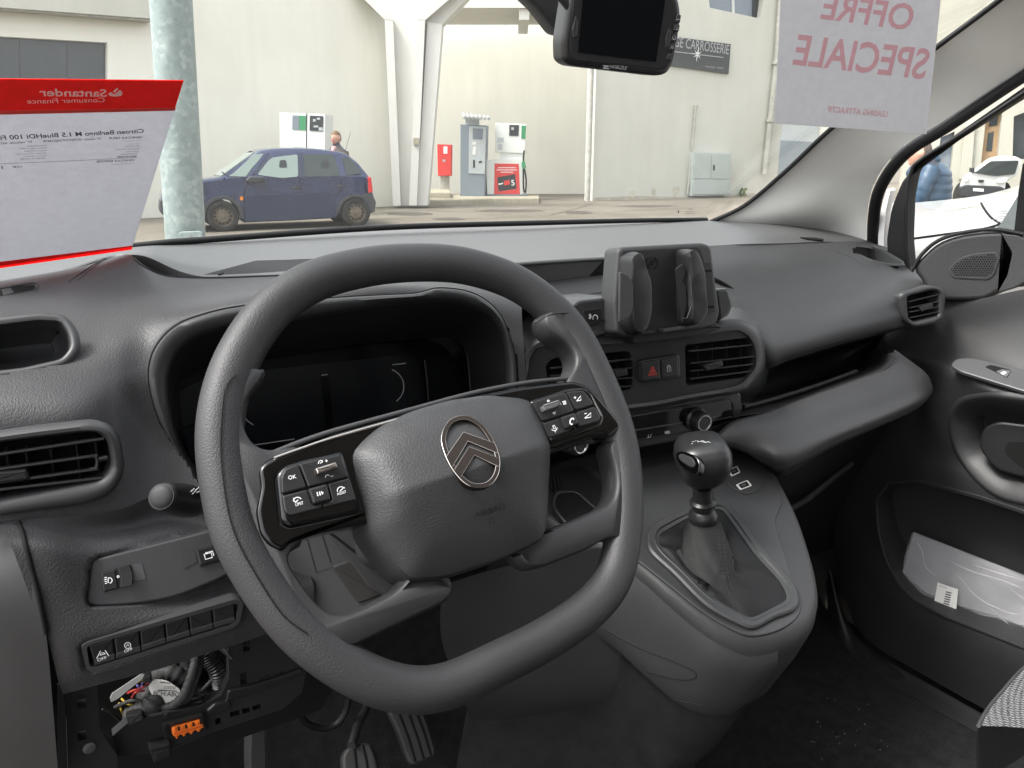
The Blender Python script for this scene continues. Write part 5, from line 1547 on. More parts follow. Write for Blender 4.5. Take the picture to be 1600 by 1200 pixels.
# ---- climate panel below
KL = Plane(A(1080,650,.655), (-.14, -1, .05))
climate = panel('climate_panel', rc([(960,640),(1000,634),(1152,610),(1159,616),(1159,646),(1150,662),(1112,680),(1003,700),(960,706)], 8), KL, .05, M['satin'], dash, bevel=.003)
panel('climate_inset', rc([(965,654),(1138,625),(1143,629),(1144,655),(1108,668),(965,692)], 4), KL, .002, M['piano'], climate, off=.0008, bevel=.0006)
tube('inset_edge', KL.loop(rc([(965,651),(1139,623),(1145,628),(1146,656),(1110,670),(965,695)], 4), .0006), .0006, M['satin'], climate, seg=6)
tube('trim_strip', KL.loop([(965,676),(1010,669.5),(1066,660)], .0012), .0009, M['grey_metal'], climate, seg=6)
tube('trim_strip', KL.loop([(1108,652.5),(1122,649)], .0012), .0009, M['grey_metal'], climate, seg=6)
tube('trim_strip', KL.loop([(1114,657.5),(1142,651)], .0012), .0004, M['grey_metal'], climate, seg=6)
kc = KL.hit(1086, 655)
kb = lathe('temperature_dial', [(.0155, 0), (.0155, .004), (.0135, .006), (.0128, .016), (.0120, .0185), (.0092, .0190), (.0088, .0180), (.0005, .0180)], kc, KL.n, M['satin'], climate, seg=40)
lathe('dial_ring', [(.0086, .0181), (.0090, .0196), (.0098, .0196), (.0102, .0186)], kc, KL.n, M['chrome'], kb, seg=40, cap0=False, cap1=False)
for i in range(9):
    a = radians(40 + i * 24)
    P = [kc + KL.n * .0043 + (Vector((1, -.16, 0)).normalized() * cos(a) + Vector((0, 0, 1)) * sin(a)) * r_ for r_ in (.0142, .0156)]
    tube('dial_mark', P, .00035, M['print_dim'], climate, seg=4)
strokes('symbol', [[(1011,684),(1016,683),(1018,678)], [(1013,679),(1013,683)]], KL, 1.4, M['print_dim'], climate, .0012)
patches('symbol', [rc([(1038,674),(1046,672.5),(1048,677),(1039,678.5)], 2)], KL, M['print_dim'], climate, .0012)

# ---- phone holder and its base
ph = thing('phone_holder', 'black spring-jaw phone holder clipped on top of the centre console', 'phone holder', A(1040,515,.645))
PP = Plane(A(1040,450,.628), (-.10, -1, .16))
panel('back_plate', rc([(966,386,10),(1100,379,12),(1112,384,8),(1126,490,10),(1120,509,10),(1100,514,6),(978,527,8),(962,521,12),(960,470,6)], 8), PP, .026, M['dash_fine'], ph, off=0, bevel=.004, seg=3)
panel('back_face', rc([(972,392),(1094,386),(1103,412),(1111,486),(1080,506),(980,520),(968,500)], 6), PP, .002, M['holder'], ph, off=.0006, bevel=.0005)
panel('side_plate', rc([(1083,413),(1111,409),(1118,488),(1092,496)], 3), PP, .002, M['holder'], ph, off=.0014, bevel=.0005)
for q in ([(1082,424),(1112,421),(1112.5,424.5),(1082,427.5)], [(1090,480),(1116,477),(1116.5,481),(1090,484)]):
    panel('slot', q, PP, .001, M['void'], ph, off=.0018)
JL0 = [(968,400),(980,394),(987,394),(999,423),(1007,438),(1008,486),(1002,508),(992,524),(978,523),(968,508),(966,450)]
JL1 = [(970,404),(980,397),(986,398),(994,426),(1000,441),(1001,484),(996,506),(988,518),(978,517),(971,504),(969,450)]
JR0 = [(1055,391),(1068,389),(1077,399),(1086,428),(1090,490),(1079,506),(1068,510),(1058,506),(1056,470),(1057,430)]
JR1 = [(1058,394),(1067,391),(1075,402),(1083,428),(1087,488),(1078,502),(1069,506),(1063,500),(1062,470),(1062,430)]
for a_, b_ in ((JL0, JL1), (JR0, JR1)):
    la, lb = [resample(rc(PP.loop(q, 0), .004, 4), 60) for q in (a_, b_)]
    k_ = min(range(60), key=lambda j: (lb[j] - la[0]).length); lb = lb[k_:] + lb[:k_]
    nn_ = PP.n
    j = loft('jaw', [la, [p + nn_ * .010 for p in la], [p.lerp(q, .5) + nn_ * .016 for p, q in zip(la, lb)], [p + nn_ * .021 for p in lb], [p + nn_ * .022 for p in inset(lb, .003)]], M['holder'], ph, cap1=True, angle=32)
    tube('jaw_rib', PP.loop([lerp2(a_[3], a_[-1], .25), lerp2(a_[4], a_[-1], .25), lerp2(a_[5], a_[-2], .25), lerp2(a_[6], a_[-2], .3)], .0205), .0006, M['dash_fine'], j, seg=6)
panel('jaw_pad', rc([(1058,420),(1068,412),(1071,424),(1066,440),(1072,448),(1073,480),(1066,505),(1062,480),(1060,440)], 2), PP, .004, M['rubber'], ph, off=.018)
panel('jaw_pad', rc([(969,424),(982,430),(990,446),(990,480),(985,495),(968,504)], 3), PP, .003, M['dash_fine'], ph, off=.0235, bevel=.001)
strokes('holder_mark', [arc(1018.5,411,9,250,95,10,1,-5), arc(1018.5,411,9,70,-80,10,1,-5), [(1012,418.5),(1019,405),(1018,416),(1025,403)]], PP, 2.0, M['void'], ph, .0014)
panel('foot', rc([(998,518),(1022,516),(1022,520),(998,524)], 1), PP, .012, M['satin'], ph, off=.012, bevel=.001)
panel('foot', rc([(1037,514),(1071,510),(1071,514),(1037,520)], 1), PP, .012, M['smooth'], ph, off=.012, bevel=.001)
panel('clamp_knob', rc([(1118,452),(1139,449),(1146,478),(1140,494),(1124,503)], 6), PP, .03, M['satin'], ph, off=-.018, bevel=.004)
panel('base_bracket', rc([(985,512),(1110,498),(1130,512),(1100,524),(990,538)], 5), PP, .03, M['black'], ph, off=-.012, bevel=.002)
# switch module beside it
BM = Plane(A(930,495,.652), (-.06, -1, .10))
bmod = panel('phone_module', rc([(880,490),(893,478),(904,469,8),(960,463,6),(964,518),(930,526),(885,530)], 5), BM, .07, M['smooth'], dash, bevel=.003)
bb = panel('phone_switch', rc([(912,485),(938,481.5),(938.5,506),(916,509.5)], 2), BM, .003, M['black'], bmod, off=.0010, bevel=.0005)
strokes('symbol', [[(920,492),(924,496),(922,499),(922,490),(924,492.5),(920,497.5)], [(926.5,499.5),(926.5,494.5),(930,491.5),(933.5,494),(933.5,498.8)]], BM, 1.1, M['print'], bb, .0016)

# ------------------------------------------------------------------ passenger side of the dashboard
CUPR = rc([(1328,387,8),(1350,385,8),(1378,391,14),(1408,409,8),(1410,414,6),(1385,413,10),(1362,408,14),(1335,395,8)], 6)
S5 = surf('passenger_body', rowsY([
  [(1085,385,.80),(1130,383,.83),(1180,381,.86),(1225,380,.875),(1281,380,.87),(1330,377,.865),(1385,386,.86),(1425,408,.82),(1443,428,.80)],
  [(1085,415,.755),(1130,415,.77),(1180,412,.79),(1225,410,.80),(1281,408,.81),(1335,404,.815),(1385,412,.81),(1420,424,.795),(1445,436,.78)],
  [(1100,440,.725),(1140,450,.73),(1190,448,.745),(1240,445,.755),(1290,440,.765),(1340,432,.77),(1390,434,.77),(1422,438,.765),(1447,443,.755)],
  [(1122,462,.70),(1165,478,.70),(1205,482,.705),(1250,474,.715),(1300,464,.725),(1350,456,.73),(1390,452,.735),(1422,450,.735),(1448,449,.735)],
  [(1145,490,.68),(1190,508,.672),(1220,510,.675),(1265,500,.682),(1310,490,.69),(1355,480,.70),(1392,474,.705),(1425,468,.71),(1449,458,.72)],
  [(1160,530,.672),(1200,540,.655),(1225,538,.657),(1270,526,.664),(1315,514,.672),(1360,504,.682),(1395,496,.69),(1425,488,.695),(1450,475,.71)],
  [(1165,560,.675),(1204,562,.656),(1228,555,.658),(1275,542,.665),(1320,530,.674),(1362,520,.684),(1398,512,.692),(1425,508,.70),(1450,500,.715)],
  [(1165,575,.69),(1204,575,.672),(1230,564,.674),(1278,549,.682),(1322,536,.69),(1365,525,.70),(1400,516,.71),(1425,512,.72),(1450,508,.73)]]),
  M['dash_fine'], dash, nr=10, nc=10, cut=[CUPR, rc([(1408,462),(1466,452),(1468,496),(1424,506)], 5)])
T5 = bvh(S5)
# moulded line and right cup recess
cpts = [on(T5, x, y, .0006) for x, y in [(p[0], p[1]) for p in CUPR]]
cpts = [p for p in cpts if p]
CQ = Plane(A(1370,400,.835), (-.18, -.45, 1))
cl = resample(CQ.loop(CUPR, .002), 70)
loft('cup_recess', [inset_n(cl, -.0045, CQ.n), [p + CQ.n * .0022 for p in inset_n(cl, -.0028, CQ.n)], [p + CQ.n * .0025 for p in cl], [p - CQ.n * .002 for p in inset_n(cl, .002, CQ.n)], [p - CQ.n * .05 for p in inset_n(cl, .003, CQ.n)], [p - CQ.n * .06 for p in inset_n(cl, .015, CQ.n)]], M['smooth'], dash, cap1=True, angle=60)
for pts_ in ([(1281,383),(1300,391),(1330,402),(1352,418)], ):
    P = [on(T5, x, y, .0001) for x, y in sm(pts_, 5)]
    tube('moulded_line', [p for p in P if p], .0006, M['dash_fine'], dash, seg=5)
DSR = Plane(A(1268,371,.90), (0, -.3, 1))
panel('defroster_slot', rc([(1250,370.5),(1272,371),(1288,373.5),(1284,375.5),(1262,373)], 1.5), DSR, .003, M['void'], dash, off=.007)
# right air vent
RVP = Plane(A(1440,480,.682), (-.30, -1, .10))
RV_O = rc([(1403,459,8),(1447,445,8),(1470,449,8),(1476,456,6),(1473,496,8),(1460,506,8),(1424,512,8),(1409,500,8)], 6)
RV_I = rc([(1416,463),(1458,453),(1465,457),(1465,493),(1426,503),(1417,496)], 4)
vent3 = ring('air_vent', RV_O, RV_I, RVP, M['smooth'], dash, h=.005, n=90, deep=.03)
panel('duct', RV_I, RVP, .002, M['void'], vent3, off=-.022)
for a, b in (((1416,472),(1465,460)), ((1417,481.5),(1465,471)), ((1417,488),(1465,479.5)), ((1418,497),(1465,487))):
    slat('louvre', a, b, RVP, .012, .0020, radians(-10), M['satin'], vent3, off=-.004)
panel('vent_slider', rc([(1436,480),(1458,474),(1459,480),(1440,487)], 2), RVP, .01, M['satin'], vent3, off=.004, bevel=.001)
loft('vent_body', [resample(RVP.loop(RV_O, -.002), 60), [CAM + (p - CAM) * 1.06 for p in inset(resample(RVP.loop(RV_O, -.002), 60), .004)]], M['smooth'], vent3, angle=60)
# open shelf
SH = surf('shelf', rowsY([
  [(1160,578,.695),(1204,573,.675),(1260,556,.682),(1320,538,.692),(1385,520,.705),(1420,512,.715)],
  [(1150,590,.82),(1200,578,.83),(1255,562,.84),(1315,545,.84),(1365,530,.80),(1385,522,.74)],
  [(1130,632,.84),(1165,622,.84),(1235,603,.84),(1300,583,.84),(1345,565,.80),(1372,540,.72)],
  [(1130,643,.77),(1162,634,.77),(1238,613,.77),(1312,590,.77),(1356,570,.75),(1380,552,.70)],
  [(1130,655,.645),(1159,650,.63),(1209,641,.630),(1287,611,.640),(1381,578,.650),(1400,550,.66)]]), M['dash_fine'], dash, nr=8, nc=8)
tube('shelf_lit_line', sm([A(x, y, d) for x, y, d in ((1162,636,.70),(1200,626,.70),(1250,611,.705),(1300,594,.71),(1338,580,.71))], 5), .0035, M['dash'], dash, seg=10)  # tube added for the lit line along the shelf floor
S6 = surf('lower_pad', rowsY([
  [(1085,688,.648),(1118,678,.640),(1150,656,.634),(1209,640.5,.631),(1287,611,.641),(1381,578,.651),(1392,562,.66),(1398,546,.668)],
  [(1085,689,.645),(1121,680.5,.635),(1154,661,.628),(1210,645.5,.625),(1288,616,.635),(1382,584,.645),(1404,568,.654),(1412,556,.664)],
  [(1086,690,.642),(1127,684,.630),(1164,676,.616),(1216,666,.604),(1295,638,.613),(1389,606,.624),(1428,588,.634),(1446,582,.655)],
  [(1087,691,.640),(1134,689,.626),(1174,692,.608),(1223,690,.588),(1301,661,.597),(1394,628,.608),(1438,609,.618),(1456,600,.648)],
  [(1088,692,.640),(1141,694,.624),(1184,707,.602),(1228,710,.576),(1304,679,.582),(1396,643,.594),(1441,624,.608),(1458,610,.646)],
  [(1089,693,.640),(1146,698,.624),(1192,718,.602),(1231,726,.578),(1305,689,.586),(1396,652,.598),(1440,632,.614),(1456,616,.652)],
  [(1090,695,.645),(1152,702,.630),(1200,728,.610),(1231,734,.596),(1303,695,.604),(1392,658,.615),(1434,638,.63),(1451,619,.662)],
  [(1092,698,.68),(1158,706,.67),(1206,738,.68),(1230,742,.70),(1300,700,.70),(1385,662,.70),(1426,642,.70),(1446,622,.70)]]), M['dash'], dash, nr=8, nc=8)
# knee panel below the pad, deep in the shade
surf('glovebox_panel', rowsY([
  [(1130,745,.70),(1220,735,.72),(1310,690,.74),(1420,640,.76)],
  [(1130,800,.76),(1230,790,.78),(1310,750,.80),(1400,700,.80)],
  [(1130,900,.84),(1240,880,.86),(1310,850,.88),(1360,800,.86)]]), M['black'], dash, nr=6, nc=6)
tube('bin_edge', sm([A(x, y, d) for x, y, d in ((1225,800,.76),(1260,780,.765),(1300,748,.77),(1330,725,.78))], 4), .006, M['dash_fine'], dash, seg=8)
# structure behind the dashboard: bulkhead, scuttle and side closures
mk('bulkhead', [(-.3, 1.02, .2), (1.36, 1.02, .2), (1.36, 1.02, 1.10), (-.3, 1.02, 1.10), (-.3, 1.16, 1.10), (1.36, 1.16, 1.10)], [(0, 1, 2, 3), (3, 2, 5, 4)], M['void'], dash)
mk('side_closure', [(1.345, .60, .34), (1.345, 1.2, .34), (1.345, 1.2, 1.10), (1.345, .60, 1.02)], [(0, 1, 2, 3)], M['black'], dash)
mk('side_closure', [(-.16, .66, .34), (-.16, 1.2, .34), (-.16, 1.2, 1.12), (-.16, .66, 1.02)], [(0, 1, 2, 3)], M['black'], dash)
# ------------------------------------------------------------------ centre console and gear lever
KP = Plane((.62, .55, .853), (0, -.33, .94))
con = thing('centre_console', 'dark grey centre console with sockets, cup tray and gear gaiter surround', 'centre console', (.6, .52, .45))
KO = [(846,735),(900,712),(1010,692),(1118,676),(1150,700),(1197,722),(1217,748),(1246,805),(1267,868),(1275,908),(1275,938),(1262,966),(1230,987),(1185,1000),(1140,990),(1095,965),(1040,920),(990,878),(930,845),(870,820),(840,790)]
ko = resample(sm(KP.loop(KO), 6, True), 140)
kn = KP.n
def kdrop(z, kx, ky, out):
    r_ = []
    for p in inset_n(ko, -out, kn):
        wr = max(0, min(1, (.60 - p.y) / .2))       # 1 at the rear end
        rx = max(0, min(1, (p.x - .56) / .12))      # 1 at the passenger edge
        r_.append(p + Vector((-kx * rx, ky * wr, -z)))
    return r_
KL_ = [inset_n(ko, .02, kn), inset_n(ko, .010, kn), inset_n(ko, .006, kn), [p - kn * .001 for p in inset_n(ko, .003, kn)], [p - kn * .0035 for p in ko], kdrop(.010, 0, 0, .002), kdrop(.022, .001, .001, .003), kdrop(.05, .012, .01, .003), kdrop(.09, .035, .028, .004), kdrop(.13, .050, .05, -.012), kdrop(.20, .062, .08, -.035), kdrop(.32, .07, .10, -.05), kdrop(.44, .07, .12, -.055)]
loft('console_body', KL_, M['dash_fine'], con, cap0=True, angle=70)
# smooth inlay carrying the gaiter
KI = [(905,745),(1000,715),(1100,690),(1128,690),(1150,706),(1188,725),(1207,748),(1222,780,),(1216,800),(1212,815),(1222,850),(1238,900),(1252,940),(1244,966),(1215,985),(1178,993),(1148,985),(1100,957),(1040,910),(985,868),(930,838),(880,815),(870,780)]
ins = panel('console_inlay', [(p.x, p.y) for p in sm([Vector(p) for p in KI], 4, True)], KP, .006, M['smooth'], con, off=.0022, bevel=.0015)
# gaiter surround
GO = [(1010,846),(1014,830),(1030,818),(1072,800),(1112,789),(1131,791),(1145,803),(1190,862),(1230,908),(1245,936),(1238,958),(1205,972),(1176,987),(1150,980),(1100,952),(1050,902),(1014,868)]
GI = [(1028,848),(1031,839),(1045,830),(1078,812),(1110,801),(1124,802),(1134,811),(1175,868),(1214,912),(1226,936),(1221,946),(1195,960),(1176,969),(1160,967),(1108,936),(1062,892),(1032,862)]
go = resample(sm(KP.loop(GO), 5, True), 100); gi = resample(sm(KP.loop(GI), 5, True), 100)
k_ = min(range(100), key=lambda j: (gi[j] - go[0]).length); gi = gi[k_:] + gi[:k_]
loft('gaiter_surround', [[p + kn * .001 for p in go], [p + kn * .006 for p in go], [a.lerp(b, .15) + kn * .0078 for a, b in zip(go, gi)], [a.lerp(b, .55) + kn * .0078 for a, b in zip(go, gi)], [a.lerp(b, .65) + kn * .0062 for a, b in zip(go, gi)], [b + kn * .0055 for b in gi], [b - kn * .004 for b in gi]], M['smooth'], con, angle=30)
tube('surround_edge', [a.lerp(b, .6) + kn * .0074 for a, b in zip(go, gi)], .0008, M['smooth'], con, seg=6, closed=True)
# socket island with two usb sockets
SO = [(1128,700),(1140,716),(1165,722),(1186,740),(1191,752),(1184,766),(1165,771),(1142,760),(1128,740),(1122,715)]
isl = panel('socket_plate', [(p.x, p.y) for p in sm([Vector(p) for p in SO], 4, True)], KP, .004, M['dash_fine'], con, off=.0042, bevel=.0014)
for q in ([(1138,734),(1152,727.5),(1157,737.5),(1143,744)], [(1150,757),(1168,749.5),(1175,758.5),(1157,765)]):
    u = panel('usb_socket', rc(q, 1.5, 3), KP, .002, M['white_soft'], con, off=.0052, bevel=.0005)
    c_ = (sum(p[0] for p in q) / 4, sum(p[1] for p in q) / 4)
    panel('socket_face', [lerp2(p, c_, .28) for p in q], KP, .001, M['black'], u, off=.0056)
    panel('socket_tongue', [(c_[0]-3.4, c_[1]+.2), (c_[0]+2, c_[1]-2.2), (c_[0]+3.4, c_[1]), (c_[0]-2, c_[1]+2.2)], KP, .0006, M['grey_metal'], u, off=.0062)
# cup tray seen through the wheel
tray = panel('tray_recess', rc([(862,742),(905,725),(948,760),(990,800),(930,840),(870,810)], 8), KP, .002, M['satin'], con, off=.0046)
tube('tray_rim', KP.loop(rc([(864,792),(868,770),(900,768),(950,812),(935,832),(888,822)], 9), .006), .0016, M['smooth'], con, seg=8, closed=True)
panel('tray_bottom', rc([(866,790),(870,773),(900,771),(947,812),(934,829),(889,819)], 8), KP, .001, M['void'], con, off=.0052)
for i in range(4):
    tube('tray_grille', KP.loop([(858 + i * 6, 742 + i * 1), (862 + i * 6, 766 - i * 1)], .0060), .0011, M['black'], con, seg=5)
fe = [KP.hit(x, y, -.003) for x, y in ((770,768),(800,780),(846,803),(930,846),(990,879),(1040,921),(1095,966),(1140,991),(1185,1001),(1215,995))]
fro = []
for dx, dy, dz in ((.004, .002, .0), (-.004, -.002, -.010), (-.012, -.006, -.032), (-.020, -.006, -.065), (-.024, -.002, -.092), (-.018, .004, -.104), (.02, .01, -.108)):
    fro.append([p + Vector((dx * (1 - .7 * (i / 9) ** 3) * (.35 + .65 * min(1, i / 4)), dy + .4 * max(0, -dz - .03) * (i / 9) ** 3, dz)) for i, p in enumerate(fe)])
FLK = surf('console_flank', fro, M['dash_fine'], con, nr=8, nc=10)
CT = bvh(FLK)
surf('lower_centre_panel', rowsY([[(690,915,.66),(760,893,.64),(850,872,.61),(950,855,.59),(1020,860,.575)], [(690,1000,.67),(770,990,.645),(850,985,.61),(950,980,.58),(1040,975,.555)], [(720,1080,.69),(790,1085,.655),(870,1090,.61),(960,1090,.575),(1070,1085,.54)], [(735,1125,.73),(800,1125,.69),(880,1120,.65),(980,1115,.62),(1090,1110,.58)]]), M['dash_fine'], con, nr=6, nc=6)
tun = []
for dx, dy, dz in ((.03, .0, -.085), (-.004, -.0, -.115), (-.012, .004, -.16), (-.03, .03, -.26), (-.07, .06, -.42), (-.09, .08, -.55)):
    tun.append([p + Vector((dx * (1 - .7 * (i / 9) ** 3) * (.35 + .65 * min(1, i / 4)), dy + .4 * max(0, -dz - .03) * (i / 9) ** 3, dz)) for i, p in enumerate(fe)])
M['tunnel'] = mat('tunnel_carpet', (.014, .014, .015), .9, spec=.2, grain=.0012, gscale=500, var=.3, vscale=40)
surf('tunnel_carpet', tun, M['tunnel'], con, nr=6, nc=8)
for ln, w_ in (([(838,985),(842,962),(857,935),(878,912),(905,895),(930,888)], .0011), ([(950,985),(1000,1012),(1050,1032),(1086,1050),(1080,1062),(1040,1058),(960,1030),(900,1000)], .0008), ([(880,1030),(960,1065),(1050,1092),(1100,1102)], .0010)):
    P = [on(CT, x, y, .0004) for x, y in sm(ln, 5)]
    P = [p for p in P if p]
    if len(P) > 2: tube('joint', P, w_, M['black'], con, seg=6)
gear = thing('gear_lever', 'black gear lever with gloss inset knob and stitched leather gaiter', 'gear lever', KP.hit(1110, 890))
g0 = KP.hit(1106, 908, -.002)
gtop = at(1099, 812, Y=.565)
gk = at(1098, 717, Y=.562)
gax = (gk - gtop).normalized()
# gaiter: from the surround up to the collar
gl = []
seg_n = 100
gv = Vector((1, 0, 0)); gv = (gv - gax * gv.dot(gax)).normalized(); gw = gax.cross(gv)
def circ(c, r_, ph0, wob=0.0):
    out = []
    for i in range(seg_n):
        d = (gi[i] - g0); d = (d - gax * d.dot(gax))
        if d.length < 1e-6: d = gv
        d.normalize()
        th_ = atan2(d.dot(gw), d.dot(gv))
        k = 1 + wob * sin(ph0 + 4 * th_) + wob * .7 * sin(ph0 * 2.3 + 7 * th_) + wob * .35 * sin(ph0 * 4.1 - 11 * th_)
        out.append(c + d * (r_ * k * 1.10))
    return out
base = [p + kn * .0045 for p in gi]
low = [p.lerp(g0, .25) + kn * .0095 + kn * .0028 * sin(i * .4) for i, p in enumerate(gi)]
c1 = circ(g0.lerp(gtop, .10), .0285, .4, .07)
low2 = [a.lerp(b, .55) for a, b in zip(low, c1)]
hgt = [(.17, .0272, .07), (.23, .0262, .05), (.30, .0262, .08), (.36, .0248, .05), (.43, .0250, .08), (.50, .0236, .05), (.58, .0232, .07), (.66, .0216, .05), (.75, .0208, .05), (.84, .0188, .03), (.92, .0170, .02), (.97, .0160, 0), (1.0, .0150, 0)]
loops = [base, low, low2, c1] + [circ(g0.lerp(gtop, t), r_, 1.0 + t * 4.5, w_) for t, r_, w_ in hgt]
gait = loft('gaiter', loops, M['leather'], gear, cap1=True, angle=180)
GT = bvh(gait)
for dx in (0, 7):
    st_ = [(1121 + dx, 828), (1124 + dx, 850), (1127 + dx, 875), (1131 + dx, 900), (1136 + dx, 918), (1142 + dx, 932)]
    P = [on(GT, x, y, .0002) for x, y in sm(st_, 8)]
    P = [p for p in P if p]
    for i in range(0, len(P) - 1, 2):
        tube('stitch', [P[i], P[i].lerp(P[i + 1], .75)], .0005, M['smooth'], gait, seg=4)
lathe('collar', [(.0150, -.004), (.0160, .000), (.0168, .005), (.0160, .010), (.0120, .014), (.0118, .019), (.0150, .0215), (.0152, .0245), (.0118, .027), (.0112, .034), (.0120, .044), (.0125, .056)], gtop, gax, M['satin'], gear, seg=36)
lathe('collar_ring', [(.0126, .044), (.0132, .0445), (.0132, .0475), (.0126, .048)], gtop, gax, M['piano'], gear, seg=36, cap0=False, cap1=False)
bs = gtop + gax * .046 + (-WN * -1) * 0
panel('collar_tab', [(1089,755),(1095,755.5),(1094,762),(1088.5,761)], Plane(gtop + gax * .046 - FW * .0135, -FW), .003, M['chrome'], gear)
# knob: a flattened, rounded cap, higher at the back
kx = (RT - gax * RT.dot(gax)).normalized(); ky = gax.cross(kx)
if ky.y < 0: ky = -ky
M['knob'] = mat('gear_knob_skin', (.016, .016, .017), .34, spec=.5, rvar=.05, vscale=30)
KS = (47 / FPX * (gk - CAM).dot(FW)) / .0256
kl = []
for t, w_, d_, h_ in ((0, .0125, .0125, -.0215), (.1, .0150, .0150, -.0190), (.2, .0185, .0190, -.0155), (.35, .0222, .0235, -.0080), (.5, .0238, .0255, .0000), (.65, .0232, .0250, .0075), (.8, .0205, .0225, .0130), (.9, .0165, .0185, .0160), (.96, .0110, .0130, .0175), (1, .0040, .0050, .0182)):
    lp = []
    for i in range(48):
        a = 2 * pi * i / 48
        ca, sa_ = cos(a), sin(a)
        rr = (abs(ca) ** 3.4 + abs(sa_) ** 3.4) ** (-1 / 3.4) * .97
        lp.append(gk + (kx * (w_ * rr * ca) + ky * (d_ * rr * sa_) + gax * h_ * 1.05 + ky * .002 * t) * KS)
    kl.append(lp)
knob = loft('knob', kl, M['knob'], gear, cap0=True, cap1=True, angle=180)
NT = bvh(knob)
npl = plane3(on(NT, 1062, 708), on(NT, 1086, 716), on(NT, 1070, 730))
npl = Plane(on(NT, 1073, 720), npl.n)
panel('knob_inset', rc([(1055,708),(1064,704),(1088,712),(1094,722),(1093,738),(1086,744),(1070,734),(1058,722)], 6), npl, .008, M['piano'], gear, off=.0012, bevel=.0015, seg=3)
panel('knob_inset_frame', rc([(1058,712),(1064,708),(1082,715),(1087,724),(1083,732),(1074,728),(1062,720)], 5), npl, .003, M['black'], gear, off=.0024, bevel=.0012)
for ln in ([(1081,691),(1084,690)], [(1085,690),(1088,689)], [(1080,694),(1083,693)], [(1095,689),(1100,688.5)], [(1098,691),(1104,692)], [(1106,690),(1110,692)], [(1090,688),(1091,692)], [(1090,690),(1108,691)]):
    P = [on(NT, x, y, .0002) for x, y in ln]
    if all(P): tube('shift_mark', P, .0003, M['print_dim'], gear, seg=4)
# ------------------------------------------------------------------ windscreen pillar, door and glass
pil = thing('windscreen_pillar', 'pale grey fabric-trimmed windscreen pillar beside the passenger window', 'pillar', A(1290,366,1.0))
PR = rowsY([
  [(1104,349,1.165),(1200,356,1.06),(1290,371,.99),(1354,395,.90)],
  [(1162,322,1.08),(1232,330,1.0),(1302,335,.94),(1355,335,.885)],
  [(1225,270,.98),(1287,279,.925),(1333,285,.885),(1366,287,.855)],
  [(1300,200,.87),(1347,214,.838),(1382,228,.812),(1403,236,.795)],
  [(1380,138,.78),(1424,158,.757),(1454,175,.738),(1476,188,.725)],
  [(1462,75,.70),(1512,92,.68),(1550,106,.666),(1580,118,.657)],
  [(1562,0,.625),(1604,18,.61),(1646,38,.60),(1684,52,.592)],
  [(1700,-110,.5),(1740,-90,.49),(1780,-62,.482),(1804,-50,.477)]])
surf('pillar_trim', PR, M['headliner'], pil, nr=8, nc=8)
wedge = sm([r[0] for r in PR], 6)
tube('glass_seal', [p + Vector((-.003, -.002, 0)) for p in wedge], .0042, M['rubber'], pil, seg=10)
dedge = sm([r[3] for r in PR], 6)
tube('door_seal', [p + Vector((.012, -.006, -.004)) for p in dedge], .0105, M['rubber'], pil, seg=14)
# windscreen glass with black band at the foot
wa, wb, wc_ = A(210,387,1.1), A(1110,344,1.16), at(1562, 0, X=1.16)
WS = plane3(wa, wb, wc_)
WSO = [(-320,440),(205,381),(316,372),(600,353),(850,345.5),(1000,342),(1104,340),(1162,318),(1225,266),(1300,196),(1462,71),(1562,-4),(1750,-140),(1750,-400),(-320,-400)]
wsn = WS.n
ws = thing('windscreen', 'large raked clear windscreen above the dashboard', 'windscreen', wa)
panel('pane', WSO, WS, .004, M['windscreen'], ws, off=-.004)
base_e = sm(WS.loop([(-320,442),(205,385),(316,375),(600,355.5),(850,348),(1000,344.5),(1104,343)], -.002), 6)
tube('pane_edge', base_e, .0045, M['rubber'], ws, seg=8)
strokes('glass_stamp', [[(1058,331),(1062,331)], [(1060,328.5),(1060,333)], [(1070,331),(1084,330)], [(1070,334),(1087,333)], [(1074,328),(1082,327.5)]], WS, 1.0, M['void'], ws, .0005)

